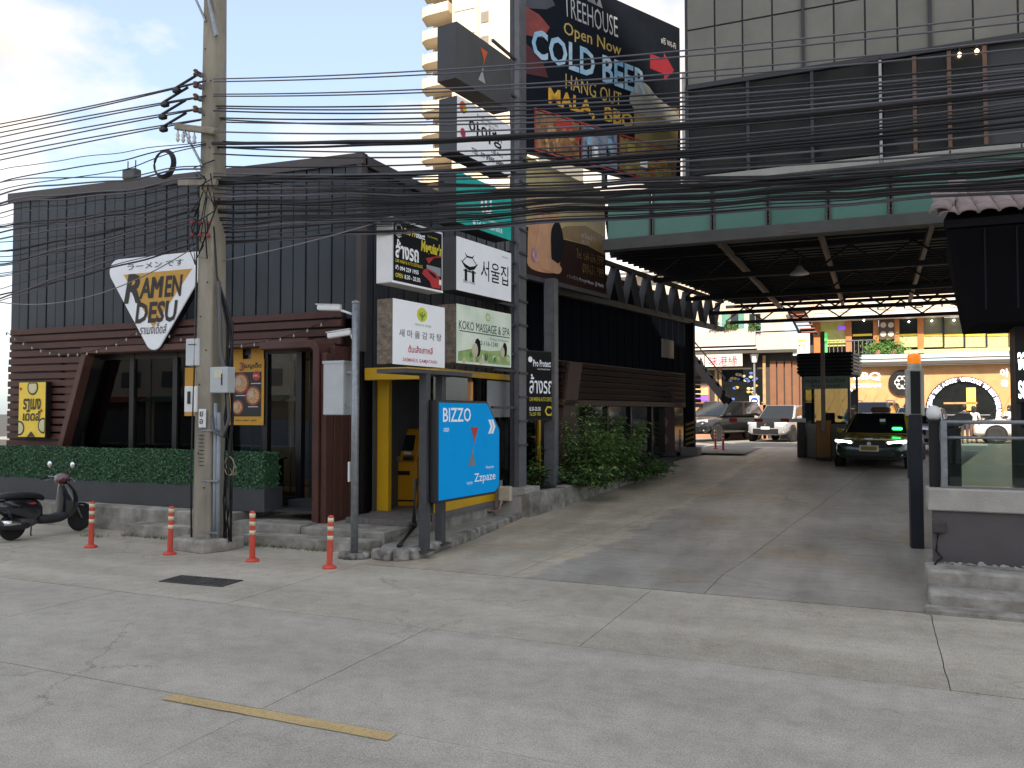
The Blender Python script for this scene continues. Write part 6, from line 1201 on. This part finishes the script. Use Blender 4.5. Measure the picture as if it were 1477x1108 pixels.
MB().box(-.12, -.12, 0, .12, .12, 1.2).build('cabinet', M_POST, bx2, bevel=.01); MB().box(-2.35, -.20, 1.10, .15, -.14, 1.22).build('arm', M_WHITE, bx2)
for k in range(3): MB().box(-2.2 + k * .8, -.206, 1.10, -1.95 + k * .8, -.201, 1.22).build('red_band', mat('red_print'), bx2)
# ---------------------------------------------------------------- people
def person(label, loc, rz, h, top, bottom, skirt=False, hairlen=.1, arm=0):
    vs_ = [(0, 0, .95, .15, .11), (0, 0, 1.12, .13, .10), (0, 0, 1.32, .17, .11), (0, 0, 1.42, .10, .08), (0, .0, 1.49, .05, .05), (0, .02, 1.56, .075, .085), (0, .02, 1.64, .078, .09),
           (.09, 0, .86, .09, .09), (.10, .01, .50, .06, .06), (.10, -.01, .10, .04, .045), (.10, .12, .035, .04, .03), (-.09, 0, .86, .09, .09), (-.10, .03, .50, .06, .06), (-.10, 0, .10, .04, .045), (-.10, .12, .035, .04, .03),
           (.19, 0, 1.39, .055, .055), (.25, -.02, 1.13, .042, .042), (.24, .06 + arm * .12, .90 + arm * .18, .03, .03), (.24, .08 + arm * .14, .83 + arm * .2, .035, .022), (-.19, 0, 1.39, .055, .055), (-.25, -.02, 1.13, .042, .042), (-.24, .06, .90, .03, .03), (-.24, .08, .83, .035, .022)]
    es = [(0, 1), (1, 2), (2, 3), (3, 4), (4, 5), (5, 6), (0, 7), (7, 8), (8, 9), (9, 10), (0, 11), (11, 12), (12, 13), (13, 14), (2, 15), (15, 16), (16, 17), (17, 18), (2, 19), (19, 20), (20, 21), (21, 22)]
    for hv, sg in ((18, 1), (22, -1)):
        hx, hy, hz_ = vs_[hv][:3]
        for k, (dy, ln) in enumerate(((-.024, .055), (-.008, .068), (.008, .07), (.022, .06), (.035, .035))):
            vs_.append((hx - .01 * sg * (k == 4), hy + dy + .012 * (k == 4), hz_ - .05 - (0 if k < 4 else -.03), .009, .009)); es.append((hv, len(vs_) - 1)); vs_.append((hx - .006 * sg, hy + dy * 1.1 + .014, hz_ - .05 - ln, .008, .008)); es.append((len(vs_) - 2, len(vs_) - 1))
    if skirt:
        vs_[7] = (.07, 0, .86, .13, .12); vs_[11] = (-.07, 0, .86, .13, .12); vs_[8] = (.07, .01, .45, .13, .12); vs_[12] = (-.07, .01, .45, .13, .12)
    me = bpy.data.meshes.new('person'); me.from_pydata([v[:3] for v in vs_], es, []); o = bpy.data.objects.new('t', me); COL.objects.link(o)
    o.modifiers.new('s', 'SKIN'); sv = me.skin_vertices[0].data
    for i, v in enumerate(vs_): sv[i].radius = (v[3], v[4]); sv[i].use_root = i == 0
    ss = o.modifiers.new('u', 'SUBSURF'); ss.levels = 2; ss.render_levels = 2
    m2 = bpy.data.meshes.new_from_object(o.evaluated_get(bpy.context.evaluated_depsgraph_get())); bpy.data.objects.remove(o)
    for mm in (mat('skin', (.42, .25, .17), .6), top, bottom, M_BLACK): m2.materials.append(mm)
    k = h / 1.72
    for pl in m2.polygons:
        z = pl.center.z; ax = abs(pl.center.x); pl.use_smooth = True
        pl.material_index = 0 if z > 1.455 or (ax > .185 and z < 1.20) else 1 if z > .93 else 3 if z < .075 else (2 if z > (.32 if skirt else .09) else 0)
    for v in m2.vertices: v.co *= k
    r_ = thing('person', loc, label, 'person', rz); b_ = bpy.data.objects.new('body', m2); COL.objects.link(b_); b_.parent = r_
    hr = MB().lathe([(.055, 1.56 - hairlen), (.098, 1.60 - hairlen * .6), (.102, 1.66), (.085, 1.72), (.04, 1.752), (0, 1.756)], (0, -.012, 0), 16); hr.v = [(a * k, b * k, c * k) for a, b, c in hr.v]; hr.build('hair', mat('black_hair', (.012, .01, .01), .5), r_, smooth=True)
    for s_ in (-.03, .03): MB().lathe([(0, -.008), (.009, 0), (0, .008)], (s_ * k, .105 * k, 1.625 * k), 8).build('eye', M_BLACK, r_)
    MB().add([(0, .13 * k, 1.59 * k), (-.015 * k, .098 * k, 1.585 * k), (.015 * k, .098 * k, 1.585 * k), (0, .1 * k, 1.63 * k)], [(0, 1, 3), (0, 3, 2), (0, 2, 1)]).build('nose', mat('skin'), r_)
    return r_
dkc = mat('charcoal_cloth', (.05, .05, .06), .8); wc = mat('white_cloth', (.72, .70, .68), .8); bc = mat('brown_cloth', (.14, .07, .05), .8)
person('person in dark shirt and trousers walking away across the car park', tuple(PZ(1392, 641, .85)), rad(-20), 1.66, dkc, dkc, hairlen=.06, arm=1)
person('person in white top and long brown skirt beside the dark-shirted one', tuple(PZ(1405, 640, .85) + Vector((.05, .5, 0))), rad(-10), 1.62, wc, bc, True, .22)
person('person in white top standing behind the white SUV', tuple((PY(1456, 600, 45).x, 45, .85)), rad(150), 1.66, wc, dkc, hairlen=.16)
person('person in purple top standing between the taxi and the signal post', tuple(PG(1312, 655) + Vector((0, 2, .02))), rad(170), 1.64, mat('purple_cloth', (.16, .07, .18), .8), bc, hairlen=.16)
# ---------------------------------------------------------------- street lantern and arrow sign
p = PZ(1089, 633, .85); sl_ = thing('street_lantern', tuple(p), 'slim lantern post with white lamp head beside the restaurant', 'street lamp'); zt_ = PY(1089, 508, p.y).z - .85; zl = PY(1089, 523, p.y).z - .85
MB().tube([(0, 0, 0), (0, 0, zl)], .055, 10).build('post', M_POST2, sl_, smooth=True); MB().lathe([(.12, zl), (.22, zt_ - .12), (.22, zt_ - .1)], n=6).build('lantern_glass', mat('opal_globe'), sl_); MB().lathe([(.26, zt_ - .1), (.14, zt_), (0, zt_ + .06)], n=6).build('lantern_cap', M_BLACK, sl_)
za, zb_ = PY(1089, 588, p.y).z, PY(1089, 571, p.y).z; ar_ = thing('arrow_sign', (p.x, p.y - .08, za), 'white square sign with blue disc and arrow on the lantern post', 'sign'); hw = (zb_ - za) / 2
MB().box(-hw * .8, 0, 0, hw * .8, .02, 2 * hw).build('panel', M_WHITE, ar_); plate(disc(0, hw * 1.1, hw * .62), -.002, mat('sign_blue', (.02, .06, .40), .4), ar_, 'disc'); plate([(-hw * .4, hw * 1.1), (-hw * .05, hw * 1.4), (-hw * .05, hw * 1.2), (hw * .4, hw * 1.2), (hw * .4, hw * 1.0), (-hw * .05, hw * 1.0), (-hw * .05, hw * .8)][::-1], -.008, M_WHITE, ar_, 'arrow')
# ================================================================ shops behind the car park
def q2(px0, py0, px1, py1, Y): a = PY(px0, py1, Y); b = PY(px1, py0, Y); return a.x, a.z, b.x, b.z
def fbox(par, name, px0, py0, px1, py1, Y, m_, d0=0, d1=.1, bevel=0):
    x0, z0, x1, z1 = q2(px0, py0, px1, py1, Y); return MB().box(x0, Y - d1, z0, x1, Y - d0, z1).build(name, m_, par, world=True, bevel=bevel)
def ftext(par, s, px0, py0, px1, py1, Y, m_, **k):
    x0, z0, x1, z1 = q2(px0, py0, px1, py1, Y); r_ = par.location; return text(s, x0 - r_.x, z0 - r_.z, x1 - r_.x, z1 - r_.z, m_, par, y=Y - r_.y, **k)
M_CRW = mat('sunny_cream_wall', (.56, .47, .38), .85, var=.06); M_PEACH = mat('peach_parapet', (.58, .47, .40), .8, var=.06); M_ORF = mat('orange_frame', (.48, .17, .05), .5)
Y1 = 44.0
cr_ = thing('chinese_restaurant', (PY(1085, 600, Y1).x, Y1, .85), 'cream Chinese restaurant with peach balcony and menu-covered windows', 'restaurant')
fbox(cr_, 'wall', 860, 380, 1172, 474, Y1, M_CRW, -.6, -.3); fbox(cr_, 'side_wall', 860, 474, 1172, 634, Y1, mat('dark_shopfront', (.05, .04, .035), .6), -.8, -.5)
fbox(cr_, 'parapet', 860, 474, 1090, 505, Y1, M_PEACH, 0, .15); fbox(cr_, 'parapet', 1090.5, 478, 1150, 507, Y1, M_PEACH, -.2, -.0); fbox(cr_, 'parapet_lip', 860, 503, 1092, 508, Y1, M_WHITE, 0, .25)
fbox(cr_, 'balcony_floor', 860, 508, 1150, 512, Y1, mat('dark_soffit', (.07, .06, .05), .8), -1.0, .2)
for a, b, m_ in ((1040, 1052, 'g'), (1053, 1064, 'd'), (1064, 1072, 'g'), (1080, 1088, 'd'), (1089, 1096, 'd'), (1100, 1130, 'w')):
    mm = {'g': mat('green_shutter', (.10, .26, .20), .6), 'd': M_DKGL, 'w': mat('shaded_white', (.45, .42, .38), .7)}[m_]; fbox(cr_, 'shutter' if m_ == 'g' else 'window', a, 452, b, 477, Y1, mm, -.3, -.22)
fbox(cr_, 'roof_edge', 860, 376, 1174, 382, Y1, M_WHITE, -.4, .4)
for a, b in ((1024, 1038), (1046, 1064), (1080, 1098)):
    x0, z0, x1, z1 = q2(a, 466, b, 475, Y1); fl = MB()
    for k in range(160): c = Vector((random.uniform(x0, x1), Y1 - .2 + random.gauss(0, .07), lerp(z0, z1, random.random() ** 1.5))); d = Vector((random.gauss(0, 1), random.gauss(0, 1), random.gauss(0, 1))).normalized() * .09; e = d.cross(Vector((random.gauss(0, 1), random.gauss(0, 1), 1))).normalized() * .04; fl.add([c - d, c + e, c + d, c - e], [(0, 1, 2, 3)])
    fl.build('flower_box', mat('balcony_leaf', (.09, .20, .04), .6, var=.4), cr_, world=True)
fbox(cr_, 'name_board', 952, 511, 1072, 531, Y1, mat('cream_sign_board', (.72, .67, .60), .6), .25, .35); 
ftext(cr_, 'DOA CHINA', 955, 515, 1015, 527, Y1 - .37, M_BLACK, bold=.03); ftext(cr_, '味港緣', 1022, 513, 1064, 528, Y1 - .37, inkr, bold=-.002)
fbox(cr_, 'shop_window', 1040, 532, 1098, 584, Y1, M_DKGL, -.45, -.40)
for k in range(24):
    a, b = random.uniform(1048, 1092), random.uniform(536, 580); x0, z0, x1, z1 = q2(a - 3, b - 3, a + 3, b + 3, Y1); 
    o = MB().prism(disc((x0 + x1) / 2, (z0 + z1) / 2, (x1 - x0) / 2, 10, (z1 - z0) / 3), Y1 + .38, Y1 + .395).build('dish_print', random.choice((mat('gold_dish', (.55, .36, .08), .5), mat('pale_dish', (.55, .45, .30), .5), mat('blue_dish', (.08, .15, .45), .5))), cr_, world=True)
fbox(cr_, 'menu_panel', 970, 556, 1022, 582, Y1, mat('menu_frame', (.30, .12, .08), .5), -.4, -.3); fbox(cr_, 'menu_strip', 972, 571, 1020, 578, Y1, mat('violet_print', (.20, .08, .55), .5, emit=.3), -.3, -.28); fbox(cr_, 'menu_strip', 972, 559, 1020, 570, Y1, mat('menu_photo', (.35, .25, .12), .5, col2=(.75, .6, .3), scale=4), -.3, -.28)
for a in (1030, 1036, 1100): fbox(cr_, 'pilaster', a, 512, a + 3, 633, Y1, M_WOOD, -.5, -.3)
fbox(cr_, 'plinth', 965, 584, 1106, 633, Y1, mat('terracotta_plinth', (.40, .19, .12), .7), -.5, -.3)
for k in range(5): fbox(cr_, 'timber_panel', 1110 + k * 11, 520, 1118 + k * 11, 600, Y1, mat('chestnut_panel', (.20, .085, .04), .6), -.5, -.35)
fbox(cr_, 'side_sign', 1144, 481, 1168, 513, Y1, M_WHITE, -.1, .1); ftext(cr_, '茶', 1150, 488, 1162, 506, Y1 - .12, mat('ochre_print'), bold=.02)
for k in range(7): fbox(cr_, 'stair_tread', 1138 + k * 3, 448 + k * 5, 1160 + k * 3, 450 + k * 5, Y1, mat('brick_stair', (.35, .14, .09), .7), -.4, .1)
for a in (1135, 1158):
    u, v_ = PY(a, 445, Y1), PY(a + 20, 484, Y1); MB().bar(u, v_, .06, .12).build('stair_stringer', M_UND, cr_, world=True)
# Korean barbecue hall
Y2 = 46.0
kr = thing('barbecue_restaurant', (PY(1320, 600, Y2).x, Y2, .85), 'orange-brown Korean barbecue hall with round lit window', 'restaurant')
M_OB_ = mat('orange_brown_cladding', (.56, .30, .13), .7, var=.12, scale=2); M_LITW = emitm('white_neon', (.86, .88, 1), .9)
fbox(kr, 'wall', 1172, 522, 1560, 640, Y2, M_OB_, -.3, 0)
x0, z0, x1, z1 = q2(1174, 524, 1560, 636, Y2)
for k in range(26):                                    # diagonal battens
    a = lerp(x0 - 1, x1, k / 26); MB().bar((a, Y2 - .015, z0 + .1), (a + 1.1, Y2 - .015, z0 + 2.4), .02, .06, (0, 1, 0)).build('batten', M_OB_, kr, world=True)
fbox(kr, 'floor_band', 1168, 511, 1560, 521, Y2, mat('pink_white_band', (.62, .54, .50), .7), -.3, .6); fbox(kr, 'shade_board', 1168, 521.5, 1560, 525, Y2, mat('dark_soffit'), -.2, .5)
fbox(kr, 'upper_wall', 1168, 395, 1560, 452, Y2, M_CRW, -.6, -.2); fbox(kr, 'eave', 1168, 449, 1560, 456, Y2, mat('white_eave', (.62, .58, .54), .6), -.3, .8)
ftext(kr, '한 식 당 카 페', 1262, 432, 1390, 447, Y2 + .18, inkb, bold=.01)
fbox(kr, 'upper_backing', 1168, 456, 1560, 511, Y2, mat('brown_interior', (.06, .05, .04), .7), -1.6, -1.5)
for a, b in ((1172, 1183), (1220, 1228), (1260, 1267), (1290, 1297), (1324, 1332), (1456, 1466), (1476, 1484)): fbox(kr, 'pillar', a, 456, b, 511, Y2, M_ORF, -.2, .0)
def upwin(a, b, m_): f = fbox(kr, 'window', a, 457, b, 500, Y2, m_, -.16, -.14); return f
olv = mat('olive_blind', (.14, .14, .09), .6)
upwin(1183, 1220, mat('lime_display', (.45, .48, .10), .6, col2=(.65, .6, .25), scale=3)); upwin(1228, 1260, M_DKGL); upwin(1297, 1324, M_DKGL)
for a, b in ((1332, 1360), (1362, 1390), (1393, 1422), (1424, 1455)): f = upwin(a, b, olv); fbox(kr, 'mullion', b, 457, b + 2, 500, Y2, M_BLACK, -.16, -.05)
for a, b in ((1230, 1258), (1297, 1324), (1332, 1360), (1362, 1390), (1393, 1422), (1424, 1455)):
    if a > 1290: fbox(kr, 'food_poster', a, 485, b, 501, Y2, mat('food_strip', (.62, .55, .30), .6, col2=(.30, .38, .14), scale=7), -.13, -.10)
    fbox(kr, 'yellow_strip', a, 481, b, 485, Y2, mat('yellow_print'), -.13, -.09)
fbox(kr, 'menu_board', 1268, 460, 1290, 490, Y2, mat('dark_menu', (.08, .05, .035), .6), -.05, .05)
for k in range(4): x0, z0, x1, z1 = q2(1269 + 11 * (k % 2), 464 + 13 * (k // 2), 1279 + 11 * (k % 2), 474 + 13 * (k // 2), Y2); MB().prism(disc((x0 + x1) / 2, (z0 + z1) / 2, (x1 - x0) * .42, 14), Y2 - .07, Y2 - .052).build('dish_print', mat('bowl_white_print'), kr, world=True)
fbox(kr, 'green_light_panel', 1183, 480, 1193, 510, Y2, mat('green_display', (.08, .55, .12), .5, emit=.3), -.1, -.05); fbox(kr, 'violet_panel', 1208, 470, 1220, 476, Y2, mat('violet_print'), -.12, -.08)
fbox(kr, 'balcony_front', 1302, 501, 1456, 510, Y2, mat('cream_yellow_front', (.58, .50, .26), .7), -.1, .1)
for a in range(1184, 1262, 6): fbox(kr, 'baluster', a, 492, a + .8, 511, Y2, M_POST2, -.02, .02)
fbox(kr, 'balcony_rail', 1183, 491, 1262, 492.2, Y2, M_POST2, -.03, .03)
bm_ = MB().lathe([(0, -.05), (.05, 0), (0, .05)], n=8).mesh('ceiling_bulb', emitm('white_bulb', (1, .95, .85), 6))
for a, b in ((1246, 462), (1311, 464), (1344, 463), (1376, 462), (1410, 461), (1427, 456.8), (1444, 460)): p = PY(a, b, Y2 - .02); inst('ceiling_bulb', bm_, kr, p - kr.location)
# two bushes on the balcony
for a, nm in ((1266, 'left'), (1288, 'right')):
    p = PY(a, 510, Y2 - .35); fl = MB()
    for k in range(420): c = Vector((random.gauss(0, .28), random.gauss(0, .12), abs(random.gauss(.25, .2)))); d = Vector((random.gauss(0, 1), random.gauss(0, 1), random.gauss(.6, 1))).normalized() * .10; e = d.cross(Vector((random.gauss(0, 1), 1, random.gauss(0, 1)))).normalized() * .03; fl.add([c - d, c + e, c + d, c - e], [(0, 1, 2, 3)])
    pb = thing('balcony_plant', tuple(p), nm + ' green potted bush on the barbecue restaurant balcony', 'plant', group='balcony plants'); fl.build('foliage', mat('balcony_leaf'), pb); MB().lathe([(.16, -.02), (.2, .16)], n=12).build('pot', mat('terracotta_plinth'), pb)
ftext(kr, 'BBQ', 1231, 537, 1270, 550, Y2 - .04, M_LITW, bold=.012); ftext(kr, 'KOREAN', 1228, 553, 1270, 559, Y2 - .04, M_LITW, bold=.006); ftext(kr, 'UE', 1224, 563, 1234, 568, Y2 - .04, M_LITW, bold=.006); ftext(kr, '아', 1443, 532, 1455, 544, Y2 - .04, M_LITW, bold=.02); ftext(kr, '홈', 1444, 548, 1454, 557, Y2 - .04, M_LITW, bold=.01)
p = PY(1301, 552, Y2); s_ = PY(1321, 552, Y2).x - p.x
lg = MB().prism(disc(p.x, p.z, s_, 28), Y2 - .16, Y2 - .02).build('round_logo', M_BLACK, kr, world=True)
for k in range(6): t = k * math.pi / 3; MB().tube([(p.x + s_ * .32 * math.cos(t) + s_ * .22 * math.cos(u), Y2 - .17, p.z + s_ * .32 * math.sin(t) + s_ * .22 * math.sin(u)) for u in [t + rad(40 * i - 140) for i in range(8)]], .035, 5).build('logo_mark', M_WHITE, lg, world=True)
c = PY(1389, 592, Y2); r_ = PY(1441, 592, Y2).x - c.x
arcp = [(c.x + r_ * .93 * math.cos(rad(a)), c.z + r_ * .93 * math.sin(rad(a))) for a in range(-40, 221, 10)]
MB().prism(arcp, Y2 - .05, Y2 - .01).build('round_window', M_DKGL, kr, world=True)
for (x0_, x1_, z0_, z1_, m_) in ((-.55, .4, .20, .26, M_WOOD), (.10, .36, .0, .72, mat('lit_orange_panel', (.75, .38, .08), .5, emit=.5)), (-.7, .75, -.16, -.13, M_STEEL)): MB().box(c.x + x0_ * r_, Y2 - .08, c.z + z0_ * r_, c.x + x1_ * r_, Y2 - .055, c.z + z1_ * r_).build('window_bar', m_, kr, world=True)
MB().tube([(c.x + r_ * math.cos(rad(a)), Y2 - .06, c.z + r_ * math.sin(rad(a))) for a in range(-40, 221, 10)], .13, 8).build('window_ring', mat('dark_ring', (.05, .05, .06), .5), kr, world=True, smooth=True)
ss = 'KOREAN BBQ SINCE TELLS A STORY. WE PROVIDE THE BEST PREMIUM DINING'; big = MB()
for i, ch in enumerate(ss):
    if ch == ' ': continue
    me = text_mesh(ch, .005); a = rad(lerp(205, -25, i / (len(ss) - 1))); u = Vector((math.sin(a), 0, -math.cos(a))); v_ = Vector((math.cos(a), 0, math.sin(a))); o_ = Vector((c.x, Y2 - .20, c.z)) + v_ * (r_ - .12)
    big.add([o_ + u * (v.co.x - .3) * .27 + v_ * v.co.y * .27 for v in me.vertices], [list(pp.vertices) for pp in me.polygons])
    bpy.data.meshes.remove(me)
big.build('ring_lettering', M_LITW, kr, world=True)['kind'] = 'stuff'
for a in range(1232, 1320, 7): fbox(kr, 'fence_picket', a, 583, a + 2, 632, Y2, M_WOOD, .9, .95)
fbox(kr, 'fence_rail', 1230, 584, 1320, 586, Y2, M_WOOD, .96, 1.0)
# low backdrop: neighbouring block closing the view on the left of the car park
nb = thing('neighbour_block', (-30, 60, .85), 'pale block closing the left of the car park behind the stair', 'building'); MB().box(-48, 52, .85, PY(965, 500, 52).x, 60, 11).build('wall', M_CRW, nb, world=True)
for k in range(8): MB().box(-20 + k * 1.3, 51.9, 4.6, -19.1 + k * 1.3, 51.99, 6.2).build('window', M_DKGL, nb, world=True)
for k in range(8): MB().box(-20 + k * 1.3, 51.9, 1.4, -19.1 + k * 1.3, 51.99, 3.4).build('window', M_DKGL, nb, world=True)
